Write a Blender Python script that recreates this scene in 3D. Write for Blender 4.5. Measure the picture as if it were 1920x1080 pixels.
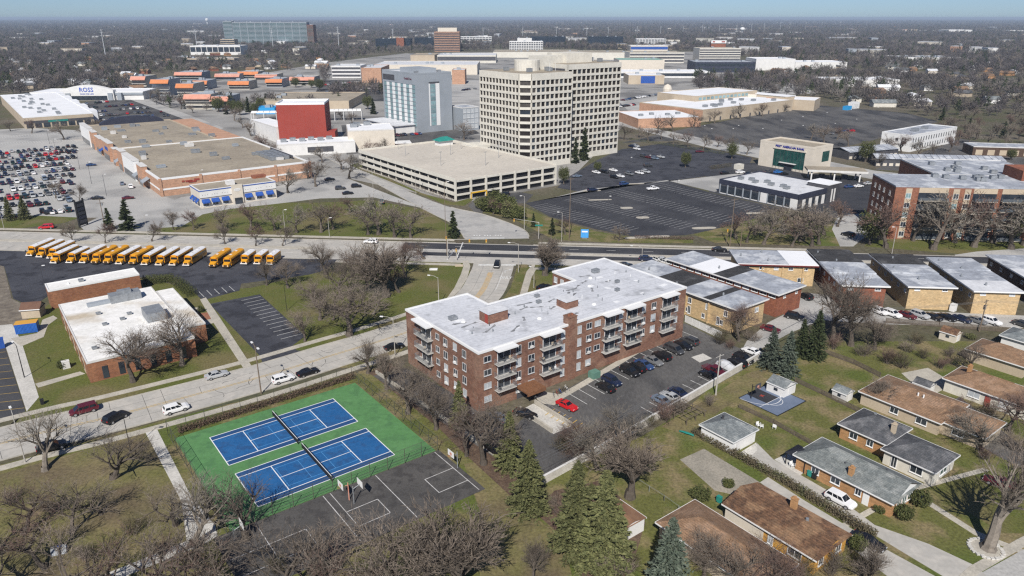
import bpy, bmesh, math, random
import numpy as np
from mathutils import Vector, Matrix
for o in list(bpy.data.objects): bpy.data.objects.remove(o)
SC = bpy.context.scene
COL = SC.collection
R = math.radians
# ------------------------------------------------------------------ camera, sky, sun, exposure
CAM_H, FPX, HZ = 71.0, 1370.0, 33.0
PIT = math.atan((540 - HZ) / FPX)
cd = bpy.data.cameras.new('camera'); cam = bpy.data.objects.new('camera', cd); COL.objects.link(cam)
cam.location = (0, 0, CAM_H); cam.rotation_euler = (math.pi / 2 - PIT, 0, 0)
cd.sensor_width = 36; cd.lens = FPX / 1920 * 36; cd.clip_start = 1; cd.clip_end = 90000
SC.camera = cam
SUN_EL, SUN_AZ = 43.0, 83.0          # shadow azimuth measured from +X
wd = bpy.data.worlds.new('World'); SC.world = wd; wd.use_nodes = True
nt = wd.node_tree; bg = nt.nodes['Background']
sky = nt.nodes.new('ShaderNodeTexSky'); sky.sky_type = 'NISHITA'; sky.sun_disc = False
sky.sun_elevation = R(SUN_EL)
sdir = Vector((-math.cos(R(SUN_AZ)), -math.sin(R(SUN_AZ)), 0))      # towards the sun
sky.sun_rotation = math.atan2(sdir.x, sdir.y)
sky.air_density = 0.6; sky.dust_density = 0.65; sky.ozone_density = 6.0; sky.altitude = 800
nt.links.new(sky.outputs[0], bg.inputs[0]); bg.inputs[1].default_value = 0.075
sl = bpy.data.lights.new('sun', 'SUN'); sl.energy = 4.6; sl.angle = R(0.55); sl.color = (1, .955, .89)
so = bpy.data.objects.new('sun', sl); COL.objects.link(so)
ld = Vector((math.cos(R(SUN_AZ)) * math.cos(R(SUN_EL)), math.sin(R(SUN_AZ)) * math.cos(R(SUN_EL)), -math.sin(R(SUN_EL))))
so.rotation_euler = ld.to_track_quat('-Z', 'Y').to_euler(); so.location = (0, -50, 150)
vs = SC.view_settings; SC.display_settings.display_device = 'sRGB'
vs.view_transform = 'Standard'; vs.look = 'None'; vs.exposure = 0.2; vs.gamma = 1.0; vs.use_curve_mapping = False
SC.cycles.use_denoising = False
SC.cycles.max_bounces = 5; SC.cycles.diffuse_bounces = 2; SC.cycles.glossy_bounces = 2
SC.cycles.transparent_max_bounces = 4; SC.cycles.volume_bounces = 0
SC.cycles.filter_width = 1.3
HAZE_D = 0.00009
# ------------------------------------------------------------------ photograph -> world
_c, _s = math.cos(PIT), math.sin(PIT)
def P(px, py, z=0.0):
    x = (px - 960) / FPX; y = (540 - py) / FPX
    d = (x, _c + y * _s, -_s + y * _c)
    t = (z - CAM_H) / d[2]
    return Vector((d[0] * t, d[1] * t, z))
def PP(l, z=0.0): return [P(a, b, z) for a, b in l]
def proj(v):
    dx, dy, dz = v[0], v[1], v[2] - CAM_H
    q = dy * _c - dz * _s
    return 960 + FPX * dx / q, 540 - FPX * (dy * _s + dz * _c) / q
GA = 37.2                                # the street grid's angle
def udir(a): return Vector((math.cos(R(a)), math.sin(R(a)), 0))
# ------------------------------------------------------------------ materials
MATS = {}
def hexc(h):
    h = h.lstrip('#'); v = [int(h[i:i + 2], 16) / 255 for i in (0, 2, 4)]
    return tuple((c / 12.92 if c <= .04045 else ((c + .055) / 1.055) ** 2.4) for c in v)
def mat(name, c1, c2=None, scale=.5, rough=.85, spec=.3, metal=0, bump=0, bscale=None, c3=None, scale3=None, lo=.35, hi=.65,
        lo3=.5, hi3=.62, brick=None, stretch=None, objcol=False, emit=None, detail=3, hue=0, fine=0, fscale=3.0):
    if name in MATS: return MATS[name]
    m = bpy.data.materials.new(name); m.use_nodes = True; MATS[name] = m
    n = m.node_tree.nodes; L = m.node_tree.links.new
    b = n['Principled BSDF']; b.inputs['Roughness'].default_value = rough
    b.inputs['Specular IOR Level'].default_value = spec; b.inputs['Metallic'].default_value = metal
    col = lambda c: (*c, 1)
    geo = n.new('ShaderNodeTexCoord'); pos = geo.outputs['Object']
    g2 = n.new('ShaderNodeNewGeometry'); wp = g2.outputs['Position']
    if stretch:
        mp = n.new('ShaderNodeMapping'); mp.inputs['Scale'].default_value = stretch; L(wp, mp.inputs[0]); wpos = mp.outputs[0]
    else: wpos = wp
    out = None
    if objcol:
        oi = n.new('ShaderNodeObjectInfo'); out = oi.outputs['Color']
    else:
        rgb = n.new('ShaderNodeRGB'); rgb.outputs[0].default_value = col(c1); out = rgb.outputs[0]
    def noise(sc, d, vec=None):
        t = n.new('ShaderNodeTexNoise'); t.inputs['Scale'].default_value = sc; t.inputs['Detail'].default_value = d
        t.inputs['Roughness'].default_value = .6; L(vec or wpos, t.inputs['Vector']); return t.outputs['Fac']
    def ramp(f, a, c):
        r = n.new('ShaderNodeMapRange'); r.inputs['From Min'].default_value = a; r.inputs['From Max'].default_value = c
        L(f, r.inputs['Value']); return r.outputs[0]
    def mix(f, a, c):
        x = n.new('ShaderNodeMix'); x.data_type = 'RGBA'; L(f, x.inputs['Factor']); L(a, x.inputs[6])
        if isinstance(c, tuple): x.inputs[7].default_value = col(c)
        else: L(c, x.inputs[7])
        return x.outputs[2]
    if c2 is not None: out = mix(ramp(noise(scale, detail), lo, hi), out, c2)
    if c3 is not None: out = mix(ramp(noise(scale3 or scale * .2, 2), lo3, hi3), out, c3)
    if brick:                                   # (mortar colour, brick width, row height, mortar size)
        # box-mapped running bond from object coordinates
        br = n.new('ShaderNodeTexBrick'); br.inputs['Scale'].default_value = 1
        br.inputs['Brick Width'].default_value = brick[1]; br.inputs['Row Height'].default_value = brick[2]
        br.inputs['Mortar Size'].default_value = brick[3]; br.inputs['Color1'].default_value = (.82, .82, .82, 1)
        br.inputs['Color2'].default_value = (1.18, 1.12, 1.08, 1); br.inputs['Mortar'].default_value = col(brick[0])
        sep = n.new('ShaderNodeSeparateXYZ'); L(pos, sep.inputs[0])
        ad = n.new('ShaderNodeMath'); ad.operation = 'ADD'; L(sep.outputs[0], ad.inputs[0]); L(sep.outputs[1], ad.inputs[1])
        cm = n.new('ShaderNodeCombineXYZ'); L(ad.outputs[0], cm.inputs[0]); L(sep.outputs[2], cm.inputs[1])
        L(cm.outputs[0], br.inputs['Vector'])
        mu = n.new('ShaderNodeMix'); mu.data_type = 'RGBA'; mu.blend_type = 'MULTIPLY'; mu.inputs['Factor'].default_value = 1
        L(out, mu.inputs[6]); L(br.outputs['Color'], mu.inputs[7]); out = mu.outputs[2]
    if fine:
        f = ramp(noise(fscale, 2), .25, .75)
        hs = n.new('ShaderNodeMapRange'); hs.inputs['To Min'].default_value = 1 - fine; hs.inputs['To Max'].default_value = 1 + fine
        L(f, hs.inputs['Value'])
        mu = n.new('ShaderNodeMix'); mu.data_type = 'RGBA'; mu.blend_type = 'MULTIPLY'; mu.inputs['Factor'].default_value = 1
        L(out, mu.inputs[6]); L(hs.outputs[0], mu.inputs[7]); out = mu.outputs[2]
    if hue:                                     # each copy its own tone
        oi = n.new('ShaderNodeObjectInfo'); hs = n.new('ShaderNodeMapRange')
        hs.inputs['To Min'].default_value = 1 - hue; hs.inputs['To Max'].default_value = 1 + hue; L(oi.outputs['Random'], hs.inputs['Value'])
        mu = n.new('ShaderNodeMix'); mu.data_type = 'RGBA'; mu.blend_type = 'MULTIPLY'; mu.inputs['Factor'].default_value = 1
        L(out, mu.inputs[6]); L(hs.outputs[0], mu.inputs[7]); out = mu.outputs[2]
    L(out, b.inputs['Base Color'])
    if bump:
        bp = n.new('ShaderNodeBump'); bp.inputs['Strength'].default_value = bump; bp.inputs['Distance'].default_value = .1
        L(noise(bscale or 4, 2), bp.inputs['Height']); L(bp.outputs[0], b.inputs['Normal'])
    return m
# ------------------------------------------------------------------ mesh builder
class MB:
    def __init__(s): s.v = []; s.f = []; s.m = []
    def face(s, pts, mi=0):
        i = len(s.v); s.v += [tuple(p) for p in pts]; s.f.append(tuple(range(i, i + len(pts)))); s.m.append(mi); return s
    def box(s, x0, x1, y0, y1, z0, z1, mi=0, top=None, bottom=True):
        i = len(s.v)
        s.v += [(x0, y0, z0), (x1, y0, z0), (x1, y1, z0), (x0, y1, z0), (x0, y0, z1), (x1, y0, z1), (x1, y1, z1), (x0, y1, z1)]
        fs = [(0, 1, 5, 4), (1, 2, 6, 5), (2, 3, 7, 6), (3, 0, 4, 7), (4, 5, 6, 7)] + ([(3, 2, 1, 0)] if bottom else [])
        for k, f in enumerate(fs):
            s.f.append(tuple(i + a for a in f)); s.m.append(top if (k == 4 and top is not None) else mi)
        return s
    def prism(s, pts, z0, z1, mi=0, top=None, bottom=True):          # pts counter-clockwise xy
        n = len(pts); i = len(s.v)
        s.v += [(p[0], p[1], z0) for p in pts] + [(p[0], p[1], z1) for p in pts]
        for k in range(n):
            j = (k + 1) % n; s.f.append((i + k, i + j, i + n + j, i + n + k)); s.m.append(mi)
        s.f.append(tuple(i + n + k for k in range(n))); s.m.append(mi if top is None else top)
        if bottom: s.f.append(tuple(i + k for k in reversed(range(n)))); s.m.append(mi)
        return s
    def tube(s, a, b, r0, r1=None, n=6, mi=0, cap=True):
        a, b = Vector(a), Vector(b); r1 = r0 if r1 is None else r1
        d = (b - a); d = d.normalized() if d.length > 1e-9 else Vector((0, 0, 1))
        u = d.orthogonal().normalized(); w = d.cross(u); i = len(s.v)
        for p, r in ((a, r0), (b, r1)):
            for k in range(n):
                t = 2 * math.pi * k / n; q = p + (u * math.cos(t) + w * math.sin(t)) * r; s.v.append(tuple(q))
        for k in range(n):
            j = (k + 1) % n; s.f.append((i + k, i + j, i + n + j, i + n + k)); s.m.append(mi)
        if cap:
            s.f.append(tuple(i + n + k for k in range(n))); s.m.append(mi)
            s.f.append(tuple(i + k for k in reversed(range(n)))); s.m.append(mi)
        return s
    def path(s, pts, r, n=6, mi=0):
        for a, b in zip(pts, pts[1:]): s.tube(a, b, r, r, n, mi)
        return s
    def ring(s, profile, n=12, mi=0, c=(0, 0)):                      # lathe about z: profile = [(r,z)...]
        i = len(s.v)
        for r, z in profile:
            for k in range(n):
                t = 2 * math.pi * k / n; s.v.append((c[0] + r * math.cos(t), c[1] + r * math.sin(t), z))
        for a in range(len(profile) - 1):
            for k in range(n):
                j = (k + 1) % n; s.f.append((i + a * n + k, i + a * n + j, i + (a + 1) * n + j, i + (a + 1) * n + k)); s.m.append(mi)
        s.f.append(tuple(i + (len(profile) - 1) * n + k for k in range(n))); s.m.append(mi)
        return s
    def mesh(s, name, mats, smooth=False):
        me = bpy.data.meshes.new(name); me.from_pydata(s.v, [], s.f)
        for m in (mats if isinstance(mats, (list, tuple)) else [mats]): me.materials.append(m)
        if any(s.m): me.polygons.foreach_set('material_index', s.m)
        if smooth: me.polygons.foreach_set('use_smooth', [True] * len(s.f))
        me.update(); return me
    def build(s, name, mats, parent=None, smooth=False, loc=None, rz=None):
        return link(name, s.mesh(name, mats, smooth), parent, loc, rz)
def link(name, me, parent=None, loc=None, rz=None):
    o = bpy.data.objects.new(name, me); COL.objects.link(o)
    if parent is not None: o.parent = parent
    if loc is not None: o.location = loc
    if rz is not None: o.rotation_euler = (0, 0, rz)
    return o
def tag(o, label=None, cat=None, group=None, kind=None):
    if label: o['label'] = label
    if cat: o['category'] = cat
    if group: o['group'] = group
    if kind: o['kind'] = kind
    return o
def thing(name, label, cat, loc=(0, 0, 0), rz=0, group=None):
    o = bpy.data.objects.new(name, None); COL.objects.link(o); o.location = loc; o.rotation_euler = (0, 0, rz); o.empty_display_size = .5
    return tag(o, label, cat, group)
def copy_tree(o, parent=None):
    c = o.copy(); COL.objects.link(c)
    if parent is not None: c.parent = parent
    for ch in o.children: copy_tree(ch, c)
    return c
def ccw(pts):
    a = sum(p[0] * q[1] - q[0] * p[1] for p, q in zip(pts, pts[1:] + pts[:1]))
    return pts if a > 0 else pts[::-1]
def slab(name, pts, z, m, parent=None, kind='structure', thick=.1):
    """flat sheet or slab whose top is at z"""
    pts = ccw([(p[0], p[1]) for p in pts]); mb = MB().prism(pts, z - thick, z, bottom=False)
    o = mb.build(name, m, parent)
    if parent is None: o['kind'] = kind
    return o
def spline(pts, k=8, closed=False):
    pts = [Vector((p[0], p[1], p[2] if len(p) > 2 else 0)) for p in pts]; out = []
    n = len(pts)
    for i in range(n - 1):
        p0, p1, p2, p3 = pts[max(i - 1, 0)], pts[i], pts[i + 1], pts[min(i + 2, n - 1)]
        for j in range(k):
            t = j / k
            out.append(.5 * ((2 * p1) + (p2 - p0) * t + (2 * p0 - 5 * p1 + 4 * p2 - p3) * t * t + (3 * p1 - p0 - 3 * p2 + p3) * t ** 3))
    out.append(pts[-1]); return out
def offset(line, d):
    out = []
    for i, p in enumerate(line):
        a = line[max(i - 1, 0)]; b = line[min(i + 1, len(line) - 1)]
        t = (b - a); t.z = 0; t.normalize(); out.append(p + Vector((-t.y, t.x, 0)) * d)
    return out
def strip_mb(mb, line, d0, d1, z0, z1, mi=0):
    """ribbon between two offsets of a line, as a slab z0..z1"""
    a, b = offset(line, d0), offset(line, d1)
    for i in range(len(line) - 1):
        q = ccw([(a[i].x, a[i].y), (a[i + 1].x, a[i + 1].y), (b[i + 1].x, b[i + 1].y), (b[i].x, b[i].y)])
        mb.prism(q, z0, z1, mi, bottom=False)
    return mb
def strip(name, line, d0, d1, z, m, parent=None, thick=.1, kind='structure'):
    o = strip_mb(MB(), line, d0, d1, z - thick, z).build(name, m, parent)
    if parent is None: o['kind'] = kind
    return o
def rectpx(z, ang, c, a, b):
    """rectangle from pixels at height z: corner c, a lies along +axis1, b along axis2 -> origin, len1, len2 (signed)"""
    C, A, B = P(*c, z), P(*a, z), P(*b, z); u = udir(ang); w = udir(ang + 90)
    return C, (A - C).dot(u), (B - C).dot(w)
def text_mesh(s, size, name='lettering', ext=.05, bold=0):
    cu = bpy.data.curves.new(name, 'FONT'); cu.body = s; cu.size = size; cu.extrude = ext; cu.offset = bold
    cu.align_x = 'CENTER'; cu.align_y = 'CENTER'; cu.resolution_u = 2
    o = bpy.data.objects.new(name, cu); COL.objects.link(o)
    me = bpy.data.meshes.new_from_object(o.evaluated_get(bpy.context.evaluated_depsgraph_get()))
    bpy.data.objects.remove(o); bpy.data.curves.remove(cu); return me
ORD = ['first', 'second', 'third', 'fourth', 'fifth', 'sixth', 'seventh', 'eighth', 'ninth', 'tenth', 'eleventh', 'twelfth',
       'thirteenth', 'fourteenth', 'fifteenth', 'sixteenth', 'seventeenth', 'eighteenth', 'nineteenth', 'twentieth',
       '21st', '22nd', '23rd', '24th', '25th', '26th', '27th', '28th', '29th', '30th']
def ordn(i):
    if i < 20: return ORD[i]
    n = i + 1; return str(n) + ('th' if 10 <= n % 100 <= 20 else {1: 'st', 2: 'nd', 3: 'rd'}.get(n % 10, 'th'))
# ================================================================== ground, roads, lots
def sb(c, k=1.0): return tuple(min(1, x * k) for x in c)
M_ground = mat('ground_soil', (.105, .088, .062), (.085, .088, .042), .05, c3=(.14, .12, .09), scale3=.012, fine=.35, fscale=.8)
M_lawn = mat('lawn', (.115, .118, .034), (.205, .165, .085), .16, c3=(.09, .112, .024), scale3=.07, lo=.44, hi=.6, fine=.38, fscale=2.2)
M_green = mat('green_lawn', (.095, .11, .023), (.125, .118, .04), .16, c3=(.15, .128, .055), scale3=.05, lo=.4, hi=.75, fine=.35, fscale=2.2)
M_tan = mat('dry_grass', (.19, .155, .078), (.13, .128, .042), .12, c3=(.125, .096, .06), scale3=.1, lo3=.45, hi3=.68, fine=.35, fscale=2.0)
M_mulch = mat('mulch', (.085, .055, .04), (.13, .09, .062), .8, fine=.4, fscale=3)
M_asph = mat('dark_asphalt', (.034, .035, .042), (.052, .053, .06), .12, c3=(.075, .075, .082), scale3=.05, rough=.9, fine=.22, fscale=3, lo3=.52, hi3=.75)
M_asph2 = mat('worn_asphalt', (.075, .073, .074), (.12, .116, .112), .1, c3=(.05, .05, .053), scale3=.06, rough=.9, fine=.22, fscale=2, stretch=(1, .35, 1))
M_asphb = mat('bus_lot_asphalt', (.042, .044, .055), (.066, .068, .08), .07, c3=(.033, .034, .042), scale3=.2, rough=.9, fine=.2, fscale=2)
M_asphl = mat('pale_asphalt', (.37, .365, .35), (.43, .42, .4), .06, c3=(.3, .296, .288), scale3=.04, rough=.9, fine=.2, fscale=2)
M_conc_road = mat('concrete_road', (.43, .41, .375), (.39, .375, .345), .1, c3=(.46, .435, .395), scale3=.25, rough=.9, fine=.1, fscale=1.2)
M_conc = mat('pale_concrete', (.47, .435, .37), (.38, .355, .305), .3, rough=.9, fine=.2, fscale=3)
M_conc2 = mat('bright_concrete', (.56, .54, .5), (.47, .455, .42), .3, rough=.9, fine=.2, fscale=3)
M_kerb = mat('kerb_concrete', (.46, .43, .37), (.36, .34, .3), .6, rough=.9, fine=.2)
M_tar = mat('crack_tar', (.045, .044, .043), rough=.8)
M_white = mat('white_paint_marks', (.72, .72, .7), (.5, .5, .48), 1.5, rough=.7)
M_yellow = mat('yellow_paint_marks', (.62, .4, .07), (.42, .3, .1), 1.2, rough=.7)
M_orange = mat('median_paint', (.5, .36, .2), (.42, .37, .28), .4, rough=.8, fine=.2)
gnd = MB(); 
_N = 64
_rings = [0, 250, 900, 4000, 15000, 45000]
for k in range(_N):
    a0, a1 = 2 * math.pi * k / _N, 2 * math.pi * (k + 1) / _N
    for r0, r1 in zip(_rings, _rings[1:]):
        q = [(r0 * math.cos(a0), r0 * math.sin(a0) + 200, 0), (r1 * math.cos(a0), r1 * math.sin(a0) + 200, 0),
             (r1 * math.cos(a1), r1 * math.sin(a1) + 200, 0), (r0 * math.cos(a1), r0 * math.sin(a1) + 200, 0)]
        gnd.face(q if r0 else q[1:3] + q[:1])
tag(gnd.build('ground', M_ground), kind='structure')
_AZ = [0]
def area(name, px, z, m, thick=.1):
    _AZ[0] += 1
    return slab(name, PP(px), z + _AZ[0] * .00037, m, thick=thick)
area('commercial_paving', [(140, 262), (150, 236), (240, 172), (420, 150), (620, 116), (760, 100), (960, 97), (1300, 97), (1420, 120), (1330, 172), (1180, 225), (1060, 345), (870, 380), (640, 332), (590, 345), (300, 392)], .004, mat('grey_paving', (.27, .262, .25), (.34, .33, .31), .03, c3=(.16, .155, .148), scale3=.02, fine=.15, fscale=.6))
area('park_lawn', [(-500, 1300), (-300, 860), (0, 872), (300, 790), (700, 690), (1010, 900), (1200, 820), (1420, 690), (1560, 640), (1920, 640), (2300, 800), (2500, 1300)], .02, M_lawn)
area('park_meadow', [(-300, 900), (0, 890), (270, 812), (330, 900), (380, 1010), (330, 1060), (100, 1130), (-400, 1130)], .03, M_tan)
area('school_lawn', [(-60, 900), (40, 780), (60, 740), (20, 640), (60, 590), (110, 560), (150, 560), (270, 520), (370, 545), (470, 540), (640, 500), (850, 480), (882, 492), (880, 540), (800, 600), (700, 625), (640, 640), (493, 680), (380, 712), (180, 764), (0, 810)], .024, M_green)
area('verge_lawn', [(430, 380), (600, 380), (700, 375), (800, 395), (870, 440), (840, 452), (500, 440), (200, 436), (150, 432), (280, 425)], .024, M_green)
area('pylon_lawn', [(150, 425), (185, 408), (255, 418), (270, 434), (160, 432)], .03, M_green)
area('store_verge', [(-60, 420), (60, 404), (150, 408), (120, 418), (40, 428), (-60, 428)], .03, M_green)
area('apartment_lawn', [(940, 565), (985, 500), (1200, 488), (1300, 500), (1260, 520), (1040, 530), (1000, 560)], .024, M_green)
area('corner_lawn', [(905, 398), (960, 410), (1010, 435), (1040, 450), (1150, 455), (1300, 456), (1300, 448), (1190, 446), (1120, 434), (1030, 408), (975, 385), (930, 385)], .024, M_lawn)
area('far_verge_lawn', [(1340, 455), (1300, 440), (1430, 400), (1540, 390), (1590, 410), (1570, 440), (1590, 462), (1500, 460)], .024, M_lawn)
area('block_lawn', [(1620, 462), (1630, 450), (1920, 440), (2100, 450), (2100, 470), (1880, 470), (1800, 476)], .024, M_green)
area('mulch_bed', [(690, 700), (730, 680), (1010, 890), (1040, 960), (1000, 970), (870, 850), (820, 800), (700, 705)], .034, M_mulch)
area('mulch_bed', [(1000, 960), (1040, 920), (1130, 900), (1210, 980), (1180, 1080), (1090, 1090), (1060, 1010)], .034, M_mulch)
area('dry_lawn', [(870, 870), (930, 860), (1000, 965), (1060, 1020), (1080, 1120), (900, 1130), (900, 960)], .03, M_tan)
area('yard_lawn', [(1180, 905), (1260, 790), (1340, 720), (1440, 670), (1560, 640), (1680, 700), (1600, 760), (1480, 830), (1420, 820), (1290, 800), (1230, 920)], .03, M_lawn)
area('garden_soil', [(1240, 800), (1330, 745), (1400, 700), (1440, 690), (1420, 730), (1350, 770), (1320, 800), (1280, 815)], .036, M_tan)
area('front_lawn', [(1690, 960), (1760, 930), (1860, 1000), (1830, 1050), (1790, 1050)], .03, M_lawn)
area('front_lawn', [(1750, 920), (1800, 880), (1990, 960), (1940, 1000), (1880, 1000)], .03, M_green)
# ---- the side street and its sidewalks
SS = spline([(-190, 38), (-140, 76), (-91, 112), (-76, 121.5), (-54.5, 136.5), (-40, 148.5), (-28, 158.5), (-16, 171), (-9, 186), (-6.2, 205), (-5.6, 214)], 8)
side_street = strip('side_street', SS, -6.2, 6.2, .035, M_conc_road)
SSI = [p for p in SS if p.y < 176]
strip('side_street_kerb', SSI, 6.2, 6.5, .15, M_kerb, thick=.2)
strip('side_street_kerb', SSI, -6.5, -6.2, .15, M_kerb, thick=.2)
strip('sidewalk', [p for p in SSI if p.y < 172], 8.6, 10.3, .12, M_conc)
strip('sidewalk', [p for p in SSI if p.y < 172], -10.0, -8.3, .12, M_conc)
# concrete joints and tar-sealed cracks of the side street
jm = MB(); rj = random.Random(3)
for i in range(4, len(SS) - 6):
    p, q = SS[i], SS[i + 1]; t = (q - p); n_ = int(t.length / 4.6) + 1; d = t.normalized(); w = Vector((-d.y, d.x, 0))
    for k in range(n_):
        c = p + t * (k / n_); l, r_ = (-6.1, 6.1) if rj.random() < .25 else rj.choice([(-6.1, -2.9), (-3, 0), (0, 3), (2.9, 6.1)])
        if rj.random() < .8:
            a, b = c + w * l + d * rj.uniform(-.3, .3), c + w * r_ + d * rj.uniform(-.3, .3); h = d * .035
            jm.face([(v.x, v.y, .0402) for v in (a - h, b - h, b + h, a + h)])
for _ in range(26):
    i = rj.randrange(8, 60); c = SS[i] + Vector((rj.uniform(-4, 4), rj.uniform(-4, 4), 0)); a = rj.uniform(0, 6.28)
    for k in range(5):
        a += rj.uniform(-.9, .9); e = c + udir(math.degrees(a)) * rj.uniform(.5, 1.2); w = (e - c).normalized(); w = Vector((-w.y, w.x, 0)) * rj.uniform(.03, .06)
        jm.face([(v.x, v.y, .0404 + k * .0003) for v in (c - w, e - w, e + w, c + w)]); c = e
for d in (-3, 0, 3): strip_mb(jm, SS[6:-4], d - .025, d + .025, .036, .0395)
tag(jm.build('joints', M_tar, side_street), kind='stuff')
ym = MB(); strip_mb(ym, SS[4:-22], -.32, -.2, .036, .0412); strip_mb(ym, SS[4:-22], .2, .32, .036, .0412)
tag(ym.build('centre_lines', M_yellow, side_street), kind='stuff')
side_street.location.z = .045
# painted median and lane marks where the street meets the avenue
strip('painted_median', [p for p in SS if 176 < p.y < 206], -.75, .9, .05, M_orange, side_street, thick=.03)
lm = MB(); strip_mb(lm, [p for p in SS if 190 < p.y < 206], -3.55, -3.35, .04, .052); lm.prism(ccw([(q.x, q.y) for q in PP([(897, 496), (967, 496), (967, 498.4), (897, 498.4)])]), .04, .0525)
lm.build('lane_marks', M_white, side_street)
def road_text(s, px, size, parent, stretch=2.4, rz=0):
    me = text_mesh(s, size, ext=.004, bold=.03); me.materials.append(M_white); o = link('lettering', me, parent)
    p = P(*px); o.location = (p.x, p.y, .055); o.scale = (1, stretch, 1); o.rotation_euler = (0, 0, rz); return o
road_text('ONLY', (948, 521.5), 1.35, side_street, 2.3, R(-4))
def arrow(px, L, parent, side=1, rz=0):
    mb = MB()
    mb.face([(-.12, -L / 2, 0), (.12, -L / 2, 0), (.12, L * .2, 0), (-.12, L * .2, 0)])
    mb.face([(.12, L * .2 - .25, .001), (.12, L * .2, .001), (side * 1.5 if side > 0 else -1.5, L * .42, .001), (side * 1.5 if side > 0 else -1.5, L * .3, .001)])
    mb.face([(side * 1.2, L * .2, .002), (side * 1.2, L * .55, .002), (side * 2.3, L * .38, .002)])
    p = P(*px); return mb.build('turn_arrow', M_white, parent, loc=(p.x, p.y, .0545), rz=rz)
arrow((947, 509), 3.4, side_street, 1, 0)
area('corner_walk', [(867, 490), (878, 488), (882, 500), (876, 522), (862, 545), (846, 560), (836, 562), (852, 540), (864, 515), (869, 500)], .07, M_conc)
area('corner_walk', [(973, 562), (975, 551), (981, 530), (987, 510), (998, 496), (1010, 497), (997, 520), (990, 545), (985, 565)], .07, M_conc)
area('corner_verge', [(955, 548), (968, 505), (985, 487), (990, 500), (982, 520), (970, 555)], .06, M_lawn)
# ---- the avenue: two carriageways, median, sidewalks.  line of its north kerb
AV0, AV1 = P(-700, 417), P(1800, 480)
AD = (AV1 - AV0).normalized(); AN = Vector((AD.y, -AD.x, 0))          # AN points towards the camera
AANG = math.degrees(math.atan2(AD.y, AD.x))
def av(px): return (P(*px) - AV0).dot(AD)
AVL = [AV0 + AD * t for t in np.linspace(-700, 900, 41)]
avenue = strip('avenue', AVL, 0, -20.5, .03, M_conc_road)
def avpatch(name, x0, x1, o0, o1, z, m, parent=None, thick=.1):
    a, b = av(x0), av(x1); l = [AV0 + AD * a, AV0 + AD * b]
    return strip(name, l, -o0, -o1, z, m, parent, thick)
avpatch('asphalt_lanes', (760, 455), (1880, 480), .7, 7.2, .036, M_asph, avenue, .02)
avpatch('asphalt_lanes', (790, 478), (1880, 500), 10.6, 14.2, .036, M_asph, avenue, .02)
avpatch('median', (-700, 440), (590, 462), 8.6, 11.0, .14, M_conc, avenue)
avpatch('median', (1030, 470), (1900, 492), 8.4, 9.6, .14, M_conc, avenue)
avpatch('avenue_kerb', (-700, 430), (855, 455), -.35, 0, .14, M_kerb)
avpatch('avenue_kerb', (1000, 460), (1580, 465), -.35, 0, .14, M_kerb)
avpatch('avenue_kerb', (-700, 460), (600, 470), 20.5, 20.9, .14, M_kerb)
avpatch('avenue_sidewalk', (-700, 430), (850, 455), -4.4, -2.4, .12, M_conc)
avpatch('avenue_sidewalk', (1010, 455), (1560, 465), -3.6, -1.6, .12, M_conc)
avpatch('avenue_sidewalk', (640, 480), (868, 488), 21.6, 23.4, .12, M_conc)
avpatch('avenue_sidewalk', (1005, 490), (1900, 510), 23.2, 25.0, .12, M_conc)
avpatch('avenue_verge', (1005, 488), (1900, 510), 20.6, 23.2, .1, M_tan)
dm = MB()
def dashes(o, x0, x1, L=3, gap=9, w=.14, z=.044):
    a, b = av(x0), av(x1); t = a
    while t < b:
        strip_mb(dm, [AV0 + AD * t, AV0 + AD * (t + L)], -o - w / 2, -o + w / 2, .03, z); t += L + gap
dashes(3.9, (-300, 440), (860, 460)); dashes(3.9, (1000, 460), (1850, 480)); dashes(15, (-300, 450), (850, 480)); dashes(15, (1000, 480), (1800, 500))
dashes(7.6, (640, 460), (880, 460), 400, 1); dashes(7.6, (1010, 460), (1800, 480), 600, 1)
tag(dm.build('lane_dashes', M_white, avenue), kind='stuff')
avenue.location.z = .04
cw = MB()
for a, b in (((851, 470), (838, 488)), ((868, 455), (855, 487)), ((820, 478), (845, 478))):
    A, B = P(*a), P(*b); d = (B - A).normalized(); w = Vector((-d.y, d.x, 0)) * .18
    if a[0] == 820: continue
    cw.face([(v.x, v.y, .0485) for v in (A - w, B - w, B + w, A + w)])
cw.face([(v.x, v.y, .0488) for v in PP([(884, 446), (946, 446), (946, 447.6), (884, 447.6)])])
for k in range(3):
    x = 888 + 20 * k
    for s in range(3): cw.face([(v.x, v.y, .0489) for v in PP([(x + s * 5, 441), (x + s * 5 + 2.5, 441), (x + s * 5 + 2.5, 443), (x + s * 5, 443)])])
cw.build('crosswalk_lines', M_white, avenue)
# ---- access road from the crossing up to the garage and on
AC_L = spline(PP([(873, 449), (862, 432), (848, 419), (790, 390), (680, 330), (632, 306), (560, 268), (470, 224), (400, 190), (340, 163)]), 6)
AC_R = spline(PP([(992, 447), (985, 434), (960, 421), (905, 402), (830, 384), (722, 340), (676, 316), (600, 278), (505, 230), (430, 194)]), 6)
slab('access_road', [*AC_L, *reversed(AC_R)], .028, mat('grey_road', (.38, .37, .355), (.43, .42, .4), .08, c3=(.34, .335, .325), scale3=.2, fine=.12, fscale=1.5))
kb = MB(); strip_mb(kb, AC_L[1:34], 0, .35, -.05, .15); strip_mb(kb, AC_R[2:24], -.35, 0, -.05, .15); tag(kb.build('access_kerb', M_kerb), kind='structure')
area('garage_entry', [(890, 398), (878, 386), (885, 378), (900, 368), (975, 360), (1000, 365), (985, 381), (940, 381), (912, 390), (903, 401)], .032, M_asph2)
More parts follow.
